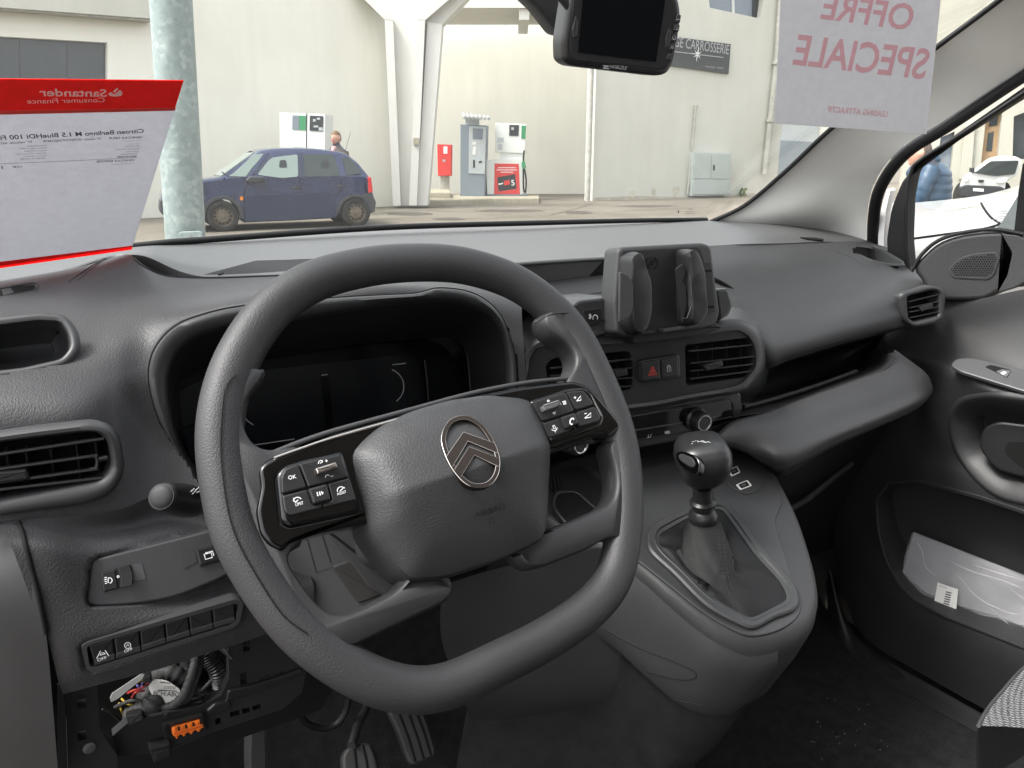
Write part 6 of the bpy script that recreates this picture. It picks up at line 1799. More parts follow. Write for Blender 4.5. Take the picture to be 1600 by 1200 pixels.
# ---- passenger door
door = thing('passenger_door', 'closed dark grey passenger door with window, tweeter grille and storage pocket', 'door', at(1400, 1040, X=1.25))
def Xs(rows): return [[at(p[0], p[1], X=p[2]) for p in r] for r in rows]
POCK = [(1371,782),(1374,830),(1387,877),(1406,913),(1428,936),(1477,962),(1602,1011),(1740,1068),(1740,860),(1600,800),(1531,777),(1437,752),(1390,755)]
HND = rc([(1489,650,30),(1503,627,22),(1545,618,30),(1700,640),(1700,800),(1560,775,30),(1515,735,30),(1492,690,20)], 14)
S9R = Xs([
  [(1380,512,1.33),(1440,480,1.34),(1475,466,1.34),(1528,467,1.34),(1600,452,1.34),(1740,430,1.34)],
  [(1382,528,1.32),(1440,520,1.325),(1480,515,1.33),(1535,515,1.33),(1610,510,1.33),(1740,505,1.33)],
  [(1385,545,1.31),(1440,548,1.305),(1484,550,1.30),(1540,562,1.295),(1620,587,1.29),(1740,612,1.29)],
  [(1388,562,1.30),(1442,568,1.28),(1488,580,1.262),(1540,600,1.25),(1620,627,1.245),(1740,657,1.245)],
  [(1388,600,1.30),(1440,610,1.28),(1485,618,1.262),(1545,632,1.25),(1620,656,1.245),(1740,690,1.245)],
  [(1370,680,1.295),(1420,690,1.285),(1480,700,1.28),(1545,720,1.275),(1620,745,1.27),(1740,775,1.27)],
  [(1318,750,1.295),(1368,750,1.288),(1440,744,1.275),(1530,770,1.265),(1620,800,1.26),(1740,835,1.26)],
  [(1306,800,1.295),(1352,822,1.285),(1440,850,1.27),(1530,900,1.26),(1620,950,1.26),(1740,1000,1.26)],
  [(1305,850,1.29),(1350,882,1.27),(1398,930,1.25),(1475,975,1.238),(1600,1023,1.232),(1740,1080,1.23)],
  [(1318,920,1.285),(1360,962,1.262),(1420,1000,1.245),(1490,1035,1.237),(1600,1085,1.232),(1740,1145,1.23)],
  [(1335,978,1.285),(1370,1012,1.262),(1430,1047,1.25),(1520,1098,1.245),(1620,1150,1.243),(1740,1205,1.24)]])
S9T = gridtree(S9R, 8, 10)
S9 = surf('door_panel', S9R, M['door'], door, nr=12, nc=14, cut=[POCK, HND])
DT = bvh(S9)
# pocket: lip, walls and back
pk = resample([at(p[0], p[1], X=x) for p, x in zip(POCK, (1.288,1.280,1.268,1.252,1.246,1.240,1.234,1.231,1.258,1.262,1.266,1.276,1.284))], 90)
pout = inset_n(pk, -.006, Vector((-1, 0, 0)))
loft('storage_pocket', [[p + Vector((.004, 0, 0)) for p in pout], [p + Vector((-.004, 0, .001)) for p in inset_n(pk, -.002, Vector((-1, 0, 0)))], [p + Vector((-.003, 0, 0)) for p in inset_n(pk, .002, Vector((-1, 0, 0)))], [p + Vector((.02, 0, -.002)) for p in inset_n(pk, .004, Vector((-1, 0, 0)))], [Vector((1.335, p.y, p.z)) for p in pk]], M['dash_fine'], door, cap1=True, angle=60)
# handle recess and lever
hn = resample([q for q in [on(S9T, min(1735, p[0]), p[1], .001) for p in HND] if q], 80)
hx = Vector((-1, 0, 0))
loft('handle_recess', [[p - hx * .002 for p in inset_n(hn, -.010, hx)], [p + hx * .003 for p in inset_n(hn, -.005, hx)], [p + hx * .003 for p in hn], [p - hx * .006 for p in inset_n(hn, .010, hx)], [p - hx * .016 for p in inset_n(hn, .024, hx)], [p - hx * .035 for p in inset_n(hn, .032, hx)]], M['door'], door, cap1=True, angle=60)
HPL = Plane(at(1580, 700, X=1.275), (-1, -.1, .1))
panel('pull_handle', rc([(1528,700,12),(1535,668,12),(1560,658,10),(1700,675),(1700,765),(1590,745,20),(1555,735,14)], 8), HPL, .012, M['satin'], door, off=.006, bevel=.004)
panel('handle_hollow', rc([(1568,706,8),(1574,690,8),(1700,695),(1700,745),(1600,735,12)], 6), HPL, .004, M['void'], door, off=.0068)
# window switch plate
SWD = plane3(at(1490, 568, X=1.262), at(1600, 605, X=1.247), at(1520, 560, X=1.300))
SWD = Plane(at(1550, 585, X=1.255), (-.55, -.12, 1))
spl = panel('switch_plate', rc([(1484,570,8),(1494,560,8),(1520,559,8),(1740,610),(1740,650),(1600,611,10),(1500,580,8)], 5), SWD, .006, M['door_smooth'], door, off=.004, bevel=.0018)
panel('switch_well', rc([(1539,573,2),(1548,570,2),(1580,578,2),(1574,590,2)], 2), SWD, .003, M['void'], spl, off=.0046)
panel('window_switch', rc([(1556,580),(1566,576.5),(1580,579),(1573,589)], 2), SWD, .004, M['grey_metal'], spl, off=.0060, bevel=.0008)
strokes('symbol', [[(1564,583),(1569,580.5),(1572,582),(1567,585),(1564,583)]], SWD, 1.4, M['print'], spl, .0064)
# mirror corner with tweeter
TW = Plane(at(1510, 420, X=1.335), (-1, -.28, .10))
TWO = [(1428,419),(1444,398),(1469,378),(1506,366),(1553,361),(1580,362),(1600,369),(1604,440),(1587,449),(1562,457),(1547,465),(1528,470),(1475,470),(1452,465),(1440,440)]
two = [(p.x, p.y) for p in sm([Vector(p) for p in TWO], 3, True)]
twp = panel('mirror_corner', two, TW, .03, M['door'], door, bevel=.008, seg=4)
panel('corner_return', rc([(1562,364),(1592,368),(1604,375),(1604,440),(1585,450),(1556,458),(1572,430),(1580,395)], 4), TW, .004, M['dash_fine'], twp, off=.003, bevel=.002)
tube('window_seal', sm(TW.loop([(1424,424),(1440,398),(1466,376),(1503,364),(1553,358.5),(1600,366)], .001), 5), .0035, M['rubber'], door, seg=8)
GRO = rc([(1482,424,6),(1496,406,14),(1522,397,14),(1556,395,6),(1562,400,5),(1553,428,8),(1544,436,5),(1490,433,5)], 6)
panel('grille_back', GRO, TW, .001, M['void'], twp, off=-.0028 + .003)
holes = []
y = 398.5; row = 0
while y < 435:
    x = 1484 + (row % 2) * 2.0
    while x < 1562:
        hexa = [(x + 1.45 * cos(radians(60 * k + 30)), y + 1.35 * sin(radians(60 * k + 30))) for k in range(6)]
        c_ = [(p.x, p.y) for p in GRO]
        cc = (sum(p[0] for p in c_) / len(c_), sum(p[1] for p in c_) / len(c_))
        shr_ = [lerp2(p, cc, .07) for p in c_]
        if all(inside(h, shr_) for h in hexa): holes.append(hexa)
        x += 4.0
    y += 3.5; row += 1
holed('tweeter_grille', [(p.x, p.y) for p in GRO], holes, TW, M['satin'], twp, depth=.001, off=.0022)
tube('grille_lip', TW.loop([(p.x, p.y) for p in GRO], .0010), .0018, M['dash_fine'], twp, seg=6, closed=True)
# window frame of the door and its glass
DF = Plane(at(1450, 300, X=1.345), (-1, -.12, -.10))
fo = [(1388,420),(1384,375),(1392,325),(1408,284),(1436,252),(1500,207),(1602,134),(1760,20),(1760,52),(1604,147),(1500,213),(1442,250),(1426,268),(1418,310),(1416,375),(1420,425)]
panel('window_frame', rc(fo, 10, 4), DF, .03, M['black'], door, off=0, bevel=.004)
tube('frame_rubber', sm(DF.loop([(1420,420),(1416,375),(1417,312),(1424,268),(1440,249),(1500,211),(1602,144),(1760,40)], .003), 5), .0035, M['rubber'], door, seg=8)
panel('sill_strip', rc([(1373,420),(1372,370),(1376,330),(1386,295),(1391,298),(1384,330),(1381,370),(1383,420)], 2), DF, .02, M['body_white'], door, off=-.014)
panel('window_divider', rc([(1597,255),(1606,250),(1606,372),(1583,366),(1590,300)], 4), DF, .02, M['black'], door, off=.002, bevel=.003)
dg = panel('window_pane', [(1410,430),(1410,300),(1425,255),(1610,130),(1760,30),(1760,430),(1600,380),(1500,430)], DF, .004, M['glass'], door, off=-.02)
strokes('glass_stamp', [[(1546,332),(1572,330)], [(1548,335),(1574,333)], [(1556,339),(1574,337.5)], [(1548,343.5),(1570,341)], [(1556,347),(1566,346)], arc(1571,331,2.4,0,360,8)], DF, .9, M['print_dim'], door, -.019)
# plastic bag with booklets in the pocket
BG = Plane(at(1490, 930, X=1.290), (-1, -.12, .22))
rows = []
for j in range(7):
    r_ = []
    for i in range(10):
        u_, v_ = i / 9, j / 6
        a_, b_ = lerp2((1428, 831), (1640, 914), u_), lerp2((1395, 950), (1640, 1060), u_)
        q = lerp2(a_, b_, v_)
        r_.append(BG.hit(q[0], q[1], .004 * sin(u_ * 9 + v_ * 5) * sin(v_ * 4 + u_ * 3) + random.uniform(-.0012, .0012)))
    rows.append(r_)
M['bag_paper'] = paper('booklet_cover', (.20, .195, .21), 0.05)
bagt = thing('document_bag', 'clear plastic bag with grey booklets and barcode label in the door pocket', 'bag', BG.hit(1500, 1000))
bagp = surf('booklet', rows, M['bag_paper'], bagt, nr=3, nc=3)
m, N, Lk, b = newmat('clear_bag_film')
b.inputs['Base Color'].default_value = (.9, .9, .9, 1); b.inputs['Roughness'].default_value = .12; b.inputs['Alpha'].default_value = .16
film = []
for j, r_ in enumerate(rows):
    film.append([p + BG.n * (.006 + .004 * sin(i * 1.9 + j * 1.3) + random.uniform(0, .004)) for i, p in enumerate(r_)])
surf('film', film, m, bagt, nr=4, nc=4)
for ln in ([(1480,875),(1520,893),(1570,908),(1610,925)], [(1496,898),(1530,935),(1570,955),(1592,960)], [(1548,950),(1575,975),(1600,995)], [(1430,845),(1440,858),(1446,885),(1470,905)], [(1520,882),(1560,895),(1610,910)], [(1580,920),(1610,945)]):
    pth = sm(BG.loop(ln, .0135), 5)
    nn = len(pth)
    tube('film_crease', pth, [.0007 * sin(pi * (i + .4) / nn) + .00015 for i in range(nn)], m, bagt, seg=6)
lb = panel('barcode_label', [(1465,910),(1497,921),(1493,963),(1458,950)], BG, .0005, M['label_white'], bagt, off=.016)
for i in range(9):
    t = i / 8
    panel('bar', [lerp2((1478,924),(1472,952),t), lerp2((1487,926),(1481,955),t), lerp2((1487,926),(1481,955),min(1.03,t+.055)), lerp2((1478,924),(1472,952),min(1.03,t+.055))], BG, .0002, M['void'], lb, off=.0164)
text('lettering', 'MAN 205', BG, (1468,916), (1479,920), M['void'], lb, .0165)

# ------------------------------------------------------------------ floor, sill, pedals
fl = mk('cabin_floor', [(-.35, -.6, .36), (1.32, -.6, .36), (1.32, .86, .36), (-.35, .86, .36), (-.35, 1.02, .60), (1.32, 1.02, .60)], [(0, 1, 2, 3), (3, 2, 5, 4)], M['carpet'])
tag(fl, 'black carpeted cabin floor', kind='structure')
crumbs = []
cv, cf = [], []
for i in range(26):
    px, py = random.gauss(1310, 45), random.gauss(1135, 32)
    if px < 1240 or px > 1400 or py < 1075: continue
    P = at(px, py, Z=.362); r_ = random.uniform(.0005, .0011)
    b_ = len(cv)
    cv += [P + Vector((r_, 0, 0)), P + Vector((-r_ * .5, r_ * .8, 0)), P + Vector((-r_ * .5, -r_ * .8, 0)), P + Vector((0, 0, r_))]
    cf += [(b_, b_ + 1, b_ + 2), (b_, b_ + 1, b_ + 3), (b_ + 1, b_ + 2, b_ + 3), (b_, b_ + 2, b_ + 3)]
tag(mk('grit', cv, cf, M['label_white']), 'pale grit scattered on the black carpet', 'grit', kind='stuff')
sl = surf('door_sill', [[at(p[0], p[1], X=x) for p, x in zip(((1300,890),(1312,940),(1332,985),(1365,1020),(1440,1062),(1540,1118),(1660,1180)), (1.29,1.285,1.28,1.27,1.262,1.258,1.255))],
   [at(p[0], p[1], X=x) for p, x in zip(((1296,895),(1308,945),(1328,992),(1362,1028),(1436,1072),(1535,1128),(1655,1190)), (1.27,1.265,1.262,1.255,1.248,1.244,1.24))],
   [at(p[0], p[1], Z=.362) for p in ((1285,930),(1300,975),(1322,1012),(1355,1045),(1428,1090),(1528,1145),(1648,1205))]], M['door'], None, nr=5, nc=6)
tag(sl, 'dark plastic sill strip below the passenger door', 'door sill')
def pedal(name, label, pts, pl, ribs, arm):
    t = thing(name, label, 'pedal', pl.hit(*pts[0]))
    o = panel('pad', rc(pts, 10), pl, .014, M['pedal'], t, bevel=.004, seg=3)
    for ln in ribs:
        tube('groove', sm(pl.loop(ln, .0004), 4), .0016, M['void'], o, seg=6)
    if arm: tube('arm', arm, .006, M['steel'], t, seg=10)
    return t
PB1 = Plane(at(565, 1190, Y=.80), (0, -.75, .65))
pedal('brake_pedal', 'grooved rubber brake pedal with thin steel arm', [(535,1180),(545,1167),(572,1159),(586,1167),(600,1215),(598,1250),(545,1250),(536,1215)], PB1, [[(553,1167),(556,1195),(560,1240)], [(566,1163),(573,1195),(577,1240)], [(578,1163),(588,1195),(592,1235)]],
      [at(549, 1166, Y=.812), at(558, 1135, Y=.84), at(573, 1105, Y=.87), at(585, 1050, Y=.92)])
PB2 = Plane(at(645, 1160, Y=.83), (0, -.80, .60))
pedal('accelerator_pedal', 'long ribbed accelerator pedal in the dark footwell', [(605,1110),(657,1100),(668,1125),(681,1168),(682,1181),(644,1199),(634,1180),(620,1140)], PB2, [[(622,1112),(637,1150),(649,1190)], [(636,1109),(651,1150),(662,1186)], [(648,1106),(664,1150),(673,1180)]], None)
# footrest bar and loop of cable near the clutch
fb_ = thing('footwell_bar', 'grey upright bracket bar in the footwell under the dashboard', 'bracket', at(404, 1190, Y=.72))
panel('bar', rc([(391,1120),(417,1112),(419,1160),(421,1260),(389,1260),(388,1180)], 4), Plane(at(404, 1160, Y=.70), (0, -1, .15)), .02, M['smooth'], fb_, bevel=.003)
tag(tube('cable_loop', sm([at(x, y, Y=.85) for x, y in ((462,1085),(466,1112),(480,1130),(503,1138),(525,1132),(540,1112),(545,1090))], 6), .0045, M['rubber'], None, seg=10), 'black cable hanging in a loop behind the wheel rim', 'cable')

# passenger seat cushion
seat = thing('passenger_seat', 'dark passenger seat cushion with pale dotted fabric top', 'seat', (1.0, .05, .36))
def cush(y, x0, x1, z0, z1, r_):
    return [Vector((x, y, z)) for x, z in rc([(x0, z0), (x1, z0), (x1, z1), (x0, z1)], r_, 6)]
# cushion: a rounded block; the lower bolster is plain, the top is dotted
SE = [at(1600, 1046, Y=.36), at(1568, 1080, Y=.345), at(1542, 1110, Y=.33), at(1529, 1140, Y=.315)]
topz = SE[1].z
prof = [(1640,1015),(1598,1044),(1568,1077),(1543,1107),(1528,1134)]
depths = (.40, .375, .35, .325, .30)
edge = [at(p[0], p[1], Y=d) for p, d in zip(prof, depths)]
rowsS = []
for k, (dx, dy, dz) in enumerate(((0, 0, 0), (.02, -.03, .010), (.06, -.08, .014), (.14, -.16, .012), (.26, -.28, .0))):
    rowsS.append([p + Vector((dx, dy, dz)) for p in edge])
surf('cushion_top', rowsS, M['seat'], seat, nr=6, nc=6)
low = [[p for p in edge]]
low.append([at(px_, py_, Y=d) for (px_, py_), d in zip(((1640,1040),(1600,1085),(1562,1120),(1535,1150),(1524,1164)), (.395, .365, .337, .308, .290))])
low.append([at(px_, py_, Y=d) for (px_, py_), d in zip(((1640,1140),(1600,1180),(1570,1200),(1540,1230),(1527,1240)), (.395, .36, .33, .30, .28))])
surf('cushion_side', low, M['seat_plain'], seat, nr=6, nc=6)
tube('piping', sm([p + Vector((-.001, -.001, .001)) for p in edge], 6), .002, M['seat_plain'], seat, seg=8)
# ------------------------------------------------------------------ open fuse panel below the fascia
fus = thing('fuse_panel_bracket', 'open black fuse bracket with holes under the driver fascia, cover missing', 'bracket', A(250,1150,.60))
FP = Plane(A(250,1100,.585), (0, -1, .05))
panel('cavity_back', [(90,1070),(500,940),(560,1010),(500,1110),(330,1170),(150,1260),(90,1260)], Plane(A(250,1100,.68), (0,-1,.1)), .003, M['void'], fus)
holed('side_post', [(99,1084),(152,1069),(156,1141),(183,1180),(186,1260),(108,1260),(104,1128)], [[(119,1086),(135,1083),(136,1105),(121,1108)], [(120,1140),(135,1136),(136,1155),(122,1158)]], FP, M['black'], fus, depth=.012)
lathe('screw', [(.0045, 0), (.0045, .002), (.003, .003), (.0005, .003)], FP.hit(139,1167,0), FP.n, M['grey_metal'], fus, seg=16)
FP2 = Plane(A(380,1060,.60), (0, -1, .05))
holed('cross_plate', [(357,1003),(401,989),(445,998),(480,1042),(472,1082),(442,1108),(322,1148),(262,1176),(182,1182),(176,1150),(204,1126),(318,1102),(346,1086),(358,1060)], [[(379,997),(391,994),(391,1016),(380,1019)], [(374,1053),(385,1050),(386,1068),(376,1071)], [(359,1113),(375,1109),(375,1117),(360,1121)], [(378,1108),(391,1105),(391,1112),(379,1116)], [(394,1104),(408,1099),(408,1107),(395,1111)], [(336,1124),(345,1121),(346,1130),(337,1133)], [(404,1060),(440,1047),(448,1055),(410,1071)]], FP2, M['black'], fus, depth=.010)
panel('plate_rib', rc([(352,1098),(357,1080),(400,1070),(470,1046),(474,1052),(410,1082),(362,1094)], 3), FP2, .004, M['satin'], fus, off=.004, bevel=.001)
panel('plate_step', rc([(322,1112),(336,1100),(358,1094),(362,1106),(345,1115),(330,1118)], 4), FP2, .004, M['satin'], fus, off=.0035, bevel=.0015)
panel('connector_seat', rc([(252,1133),(318,1116),(325,1146),(262,1168)], 5), FP2, .006, M['satin'], fus, off=.005, bevel=.001)
clip = panel('clip', rc([(233,1172),(266,1162),(269,1182),(241,1193)], 2), FP2, .014, M['black'], fus, off=.012, bevel=.0015)
panel('clip_face', rc([(241,1177),(265,1170),(267,1180),(243,1188)], 2), FP2, .003, M['satin'], clip, off=.014, bevel=.0008)
for q in ([(255,1137),(260,1135),(262,1150),(257,1152)], [(256,1118),(262,1117),(262,1122),(257,1123)]):
    panel('tab', q, FP2, .006, M['satin'], fus, off=.009)
oc = thing('orange_connector', 'bright orange toothed connector strip on the open fuse bracket', 'connector', FP2.hit(294,1141,.008))
panel('strip', rc([(270,1142),(315,1129.5),(319,1137),(317,1140),(273,1153),(269,1148)], 3), FP2, .008, M['orange'], oc, off=.011, bevel=.0012)
for i in range(8):
    t = i / 7
    for a_, b_ in (((274,1142),(314,1130)), ((276,1152),(316,1140))):
        c_ = lerp2(a_, b_, t)
        panel('tooth', [(c_[0]-1.6, c_[1]-1.4), (c_[0]+1.2, c_[1]-2.2), (c_[0]+1.6, c_[1]+1.2), (c_[0]-1.2, c_[1]+2)], FP2, .003, M['void'] if i % 2 else M['orange'], oc, off=.0118)
strokes('slit', [[(273,1147),(295,1141),(316,1134.5)]], FP2, 1.2, M['wire_red'], oc, .0116)
# wiring
wh = thing('wiring_harness', 'tangle of taped cables and corrugated conduit hanging from the open fascia', 'wiring', A(300,1060,.62))
def cord(name, pts, r_, m_, ribs=False):
    P = sm([A(*p) for p in pts], 10)
    if ribs:
        P = resample(P, 70, False)
        R_ = [r_ * (1.0 if i % 2 else .82) for i in range(len(P))]
        return tube(name, P, R_, m_, wh, seg=14)
    return tube(name, P, [r_ * (1 + .08 * sin(i * 1.7)) for i in range(len(P))], m_, wh, seg=12)
cord('taped_cable', [(305,1015,.625),(305,1035,.618),(297,1062,.610),(286,1088,.606),(268,1104,.606),(245,1108,.612),(228,1120,.62)], .0040, M['tape'])
cord('taped_cable', [(312,1015,.63),(312,1038,.62),(304,1064,.612),(293,1090,.609),(276,1107,.61),(252,1113,.615)], .0034, M['tape'])
cord('conduit', [(318,1010,.64),(330,1030,.635),(342,1050,.63),(347,1075,.63),(338,1093,.625),(316,1105,.62),(290,1112,.625)], .0085, M['conduit'], True)
cord('conduit', [(296,1010,.655),(302,1040,.65),(318,1060,.65),(330,1082,.645)], .010, M['conduit'], True)
cord('taped_cable', [(238,1060,.64),(262,1050,.63),(285,1060,.625),(296,1075,.63)], .007, M['tape'])
cord('taped_cable', [(205,1120,.62),(225,1112,.612),(240,1098,.615),(230,1085,.63)], .009, M['tape'])
for pts, m_ in (([(200,1083,.615),(208,1079,.61),(220,1076,.612),(232,1068,.63)], 'wire_red'), ([(206,1090,.62),(212,1082,.612),(225,1079,.618)], 'wire_red'), ([(186,1098,.63),(190,1110,.625),(196,1122,.63)], 'wire_yellow'), ([(214,1070,.62),(220,1078,.615),(222,1066,.62)], 'wire_blue'), ([(190,1092,.63),(200,1100,.62),(215,1102,.62)], 'wire_yellow'), ([(160,1108,.64),(175,1115,.64),(190,1128,.64)], 'tape')):
    cord('wire', pts, .0009, M[m_])
for pts, m_, r_ in (([(330,1040,.66),(310,1050,.655),(285,1048,.65),(262,1040,.65)], 'tape', .0022), ([(215,1056,.64),(235,1062,.635),(262,1058,.635),(290,1050,.64)], 'tape', .0018), ([(180,1105,.63),(196,1098,.622),(212,1094,.618),(226,1100,.615)], 'tape', .0016),
                     ([(232,1108,.61),(250,1120,.61),(275,1117,.612),(300,1112,.615)], 'conduit', .0024), ([(198,1074,.62),(212,1066,.618),(228,1064,.625)], 'wire_yellow', .0010), ([(300,1085,.62),(316,1078,.618),(330,1064,.62)], 'tape', .0018)):
    cord('wire', pts, r_, M[m_])
for q, y_ in (([(196,1120),(222,1112),(226,1126),(202,1136)], .60), ([(222,1060),(236,1056),(238,1066),(225,1070)], .612), ([(300,1098),(316,1094),(319,1104),(303,1108)], .606)):
    panel('plug', rc(q, 2), Plane(A(q[0][0], q[0][1], y_), (-.1, -1, .3)), .012, M['satin'], wh, bevel=.0015)
LBP = Plane(A(256,1082,.612), (-.15, -1, .25))
lbl = panel('cable_label', rc([(231,1073),(241,1061),(262,1064),(282,1078),(281,1090),(272,1097),(254,1099),(240,1091)], 5), LBP, .0008, M['label_white'], wh)
text('lettering', '103DU', LBP, (256,1076.5), (274,1077), M['void'], lbl, .0009)
text('lettering', 'PCH.ABO', LBP, (239,1087), (280,1088.5), M['void'], lbl, .0009, hk=1.1)
strokes('print_line', [[(246,1078.5),(276,1080)], [(250,1066),(266,1068)]], LBP, 1.2, M['void'], lbl, .0009)
panel('cable_label', rc([(237,1116),(250,1110),(270,1106),(266,1112),(254,1117)], 2), LBP, .0008, M['label_white'], wh, off=.003)
panel('ribbon_lead', [(172,1090),(176,1083),(222,1052),(226,1054),(222,1061),(184,1092),(174,1097)], Plane(A(200,1072,.60), (.2, -1, .4)), .0012, M['white_soft'], wh)
tube('metal_pin', [A(344,1011,.60), A(362,1030,.60)], [.0022, .0006], M['steel'], wh, seg=8)

# ------------------------------------------------------------------ ignition ring behind the wheel
ig = thing('ignition_lock', 'black ignition barrel with chrome ring half hidden by the wheel', 'ignition lock', A(907,700,.60))
igc = A(908,697,.60)
tube('ring', [igc + Vector((.008 * cos(a), 0, .008 * sin(a))) for a in [2 * pi * k / 24 for k in range(24)]], .0012, M['chrome'], ig, seg=8, closed=True)
lathe('barrel', [(.007, -.001), (.007, -.004), (.0115, -.006), (.0125, -.05)], igc, (0, -1, .1), M['satin'], ig, seg=24)

# ------------------------------------------------------------------ mirror-mounted monitor
mon = thing('mirror_monitor', 'black reversing-camera monitor with side buttons clipped on the mirror mount', 'monitor', at(975, 60, Y=.585))
MP = Plane(at(975, 55, Y=.585), (-.20, -1, -.12))
mb = panel('housing', rc([(892,-20,14),(1060,-12,14),(1067,24,20),(1055,96,10),(1044,116,10),(1028,119,8),(892,103,10),(880,94,10),(879,62,10)], 10), MP, .022, M['satin'], mon, bevel=.005, seg=3)
panel('face', rc([(898,-16,10),(1048,-8,10),(1056,20,14),(1046,92,8),(1036,108,8),(896,94,8),(890,84,8),(893,40,10)], 8), MP, .002, M['black'], mb, off=.0006, bevel=.0006)
panel('screen', [(912,-12),(1040,-6),(1037,18),(1025,96),(904,82)], MP, .001, M['screen'], mb, off=.0014)
for q in ([(1058,22),(1065,23),(1063,36),(1055,35)], [(1055,38),(1063,39),(1061,50),(1052,49)], [(1052,53),(1060,54),(1057,66),(1048,64)], [(1049,68),(1056,69),(1053,80),(1045,78)], [(1045,83),(1053,84),(1049,95),(1041,93)]):
    panel('side_button', rc(q, 2), MP, .006, M['dash_fine'], mon, off=.0016, bevel=.001)
panel('side_grip', rc([(900,25),(904,32),(903,56),(896,60),(894,45)], 2), MP, .003, M['smooth'], mon, off=.0016, bevel=.001)
panel('side_grip', rc([(1046,42),(1050,48),(1047,72),(1040,76),(1040,60)], 2), MP, .003, M['smooth'], mon, off=.0016, bevel=.001)
text('lettering', 'HOELZLE', MP, (953,106.5), (979.5,109), M['print_dim'], mb, .0008, shear=.25)
strokes('brand_mark', [[(942,102.5),(952,103.5)], [(943,105),(950,104.6)], [(942,106.5),(952,107.5)]], MP, 1.2, M['print_dim'], mb, .0009)
strokes('symbol', [[(1057,30),(1062,30.5)], [(1056.5,46),(1059,42.5),(1060.5,46.5),(1056.5,46)], arc(1053.5,59.5,2.4,120,420,10), [(1049,73),(1053,73.5),(1050.6,76),(1049,73)]], MP, .9, M['print_dim'], mon, .0020)
mm = thing('mirror_mount', 'dark wedge-shaped mirror mount at the top of the windscreen', 'mirror mount', at(850, 10, Y=.66))
MM = Plane(at(850, 20, Y=.66), (-.2, -1, -.2))
panel('stem', rc([(790,-150),(822,-2),(842,17),(872,56,6),(884,60,6),(900,40),(905,-60),(900,-150)], 6), MM, .03, M['smooth'], mm, bevel=.004)
cp = []
for i in range(90):
    a = i * .9
    c = lerp2((868,-16), (892,14), i / 89)
    q = MP.hit(c[0], c[1], -.004)
    cp.append(q + RT * (.003 * cos(a)) + UP * (.0035 * sin(a)))
tag(tube('coiled_lead', cp, .0012, M['rubber'], None, seg=6), 'black coiled lead beside the mirror monitor', 'cable')

# ------------------------------------------------------------------ sheets in the windscreen
sh = thing('price_sheet', 'grey price sheet with red header leaning in the windscreen, print seen from behind', 'sheet', A(100,400,.98))
PS = plane3(A(0,415,.995), A(207,385,.98), A(287,126,.775))
psn = PS.n
SHO = [(-140,122),(287,126),(207,385),(-140,435.5)]
body = panel('paper', SHO, PS, .0006, M['paper'], sh)
panel('header_band', [(-140,121.5),(287,125.5),(273,171),(-140,181.5)], PS, .0003, M['paper_red'], sh, off=.0004)
panel('footer_band', [(-140,426.5),(207.5,384),(205.8,390),(-140,439)], PS, .0003, M['paper_red'], sh, off=.0004)
panel('header_edge', [(-140,176),(275,168.5),(273.5,173),(-140,182.5)], PS, .0003, M['print_red'], sh, off=.0007)
text('lettering', 'Santander', PS, (167,151), (62,150), M['paper_white'], sh, .0008, bold=True)
text('lettering', 'Consumer Finance', PS, (164,159.5), (43,162), M['paper_white'], sh, .0008, hk=1.05)
fl_ = patches('flame_emblem', [[(192,146),(189,150),(180,151),(172,150),(169,147),(171,144.5),(174,144),(177,147),(181,146.5),(183,143.5)], [(176,143),(180,139.5),(184,137),(184.5,139.5),(181,142.5),(180.5,145.5)], [(184,142.5),(187.5,140.5),(191,143.8),(190,146),(186,146)]], PS, M['paper_white'], sh, .0008)
M['ink'] = mat('grey_print_ink', (.085, .085, .11), .6)
M['ink_soft'] = mat('faded_print_ink', (.20, .20, .24), .6)
text('lettering', 'Citroen Berlingo M 1.5 BlueHDi 100 Fin', PS, (225,207.5), (-6,219), M['ink'], sh, .0005, bold=True, hk=1.1)
text('lettering', 'VEHICULE NEUF', PS, (223,216), (170,217.5), M['ink'], sh, .0005, bold=True)
text('lettering', 'N° chassis: VR7EDYHT2RJ534878', PS, (158,218), (68,222.5), M['ink_soft'], sh, .0005, bold=True, hk=1.2)
text('lettering', 'N° vehicule: 4473', PS, (50,223), (-2,226), M['ink_soft'], sh, .0005, bold=True, hk=1.2)
for i, (a_, b_) in enumerate((((221,220),(190,221)), ((219,225),(200,226)), ((218,229),(196,230)), ((218,233),(182,234.5)), ((217,237),(196,238)), ((215,241),(188,242)), ((214,244),(184,245.5)))):
    text('lettering', ['Energie / Date de commande', 'Couleur exterieure', 'Garniture', 'Equipement de serie', 'Jantes acier', 'Transmission', 'Mise en circulation'][i], PS, a_, b_, M['ink_soft'], sh, .0005, hk=1.3)
for i, (a_, b_) in enumerate((((73,228),(42,229.5)), ((73,232),(30,233.5)), ((73,236),(38,237.5)), ((72,240),(26,242)), ((72,244),(36,245.5)), ((71,248),(32,249.5)))):
    text('lettering', ['Consommation', 'Emission mixte l/100km', 'Valeur CO2 g/km', 'Emissions CO2 carburant', 'Norme antipollution', 'Categorie energie'][i], PS, a_, b_, M['ink_soft'], sh, .0005, hk=1.3)
strokes('print_rule', [[(214,246),(120,251),(0,256)]], PS, 1.0, M['ink_soft'], sh, .0005)
text('lettering', 'PRIX DE BASE', PS, (213,245.5), (183,246.5), M['ink'], sh, .0005, bold=True)
text('lettering', 'VEHICULE EXPOSE:', PS, (211,251.5), (150,254), M['ink'], sh, .0005, bold=True)
text('lettering', 'CHF', PS, (35,261.5), (20,262.5), M['ink'], sh, .0005, bold=True, hk=.9)
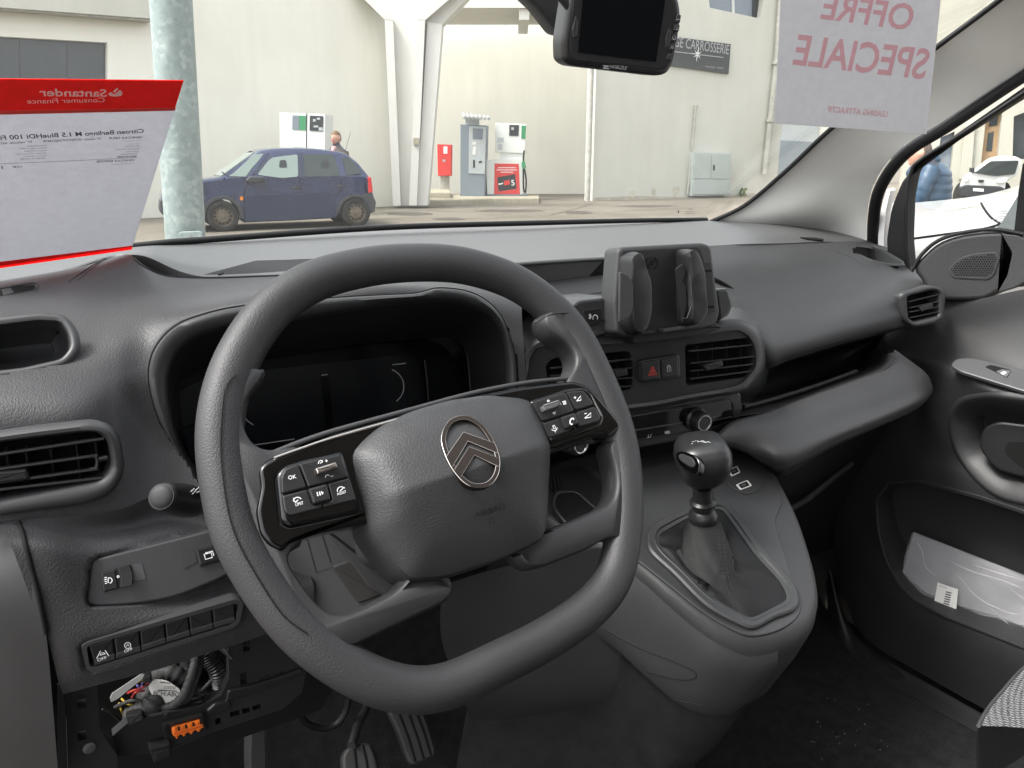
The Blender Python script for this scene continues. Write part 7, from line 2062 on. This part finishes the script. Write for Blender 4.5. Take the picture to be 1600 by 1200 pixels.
text('lettering', '15', PS, (5,264), (-6,264.5), M['ink'], sh, .0005, bold=True, hk=.9)
text('lettering', 'TVA 8.1% incluse', PS, (210,256), (174,258), M['ink_soft'], sh, .0005)
of = thing('offer_sheet', 'pale grey offer sheet with faint red capitals hanging in front of the pillar', 'sheet', at(1330, 200, D=.86))
OP = Plane(at(1330, 100, D=.84), (-.62, -.80, .02))
ol = OP.loop([(1227,-130),(1487,-130),(1470,0),(1459,105),(1447.5,209.5),(1330,201),(1210.5,193),(1215,95),(1219.5,0)])
solid('paper', ol, OP.n, .0006, M['paper2'], of)
M['faded_red'] = paper('faded_red_print', (.47, .27, .30), .55)
text('lettering', 'OFFRE', OP, (1422,47), (1281.5,28), M['faded_red'], of, .0001, bold=True, hk=1.05)
text('lettering', 'SPECIALE', OP, (1444,123), (1238,99.5), M['faded_red'], of, .0001, bold=True, hk=1.22)
text('lettering', 'LEASING ATTRACTIF', OP, (1386,182.5), (1292,174.5), M['faded_red'], of, .0001, bold=True, hk=1.2)
# ------------------------------------------------------------------ unseen van shell around the camera, added to shade the cabin (driver's door stands open)
van = thing('van_body', 'unseen white van roof and low rear bulkhead added to shade the cabin', 'van body', (.6, -.3, .3))
M['bulk_grey'] = mat('bulkhead_board', (.16, .16, .16), .8, var=.1, vscale=4)
rz = 1.84
solid('roof_lining', [Vector((-.20, .16, 1.765)), Vector((1.36, .16, 1.765)), Vector((1.38, -.25, rz)), Vector((1.38, -.75, rz)), Vector((-.22, -.75, rz)), Vector((-.22, -.25, rz))], (0, 0, -1), .05, M['headliner'], van)
box('rear_shade_bulkhead', (-.24, -.80, .30), (1.40, -.74, 1.62), M['bulk_grey'], van)  # unseen; height set to hold back sky light from behind
box('side_wall', (1.36, -.78, .28), (1.42, -.12, 1.84), M['body_white'], van)
box('door_skin', (1.385, -.12, .28), (1.40, .95, 1.00), M['body_white'], van)
box('sill', (-.30, -.6, .22), (-.14, 1.0, .40), M['black'], van, bevel=.02)
box('side_pillar', (-.27, -.80, .28), (-.20, -.45, 1.84), M['body_white'], van)
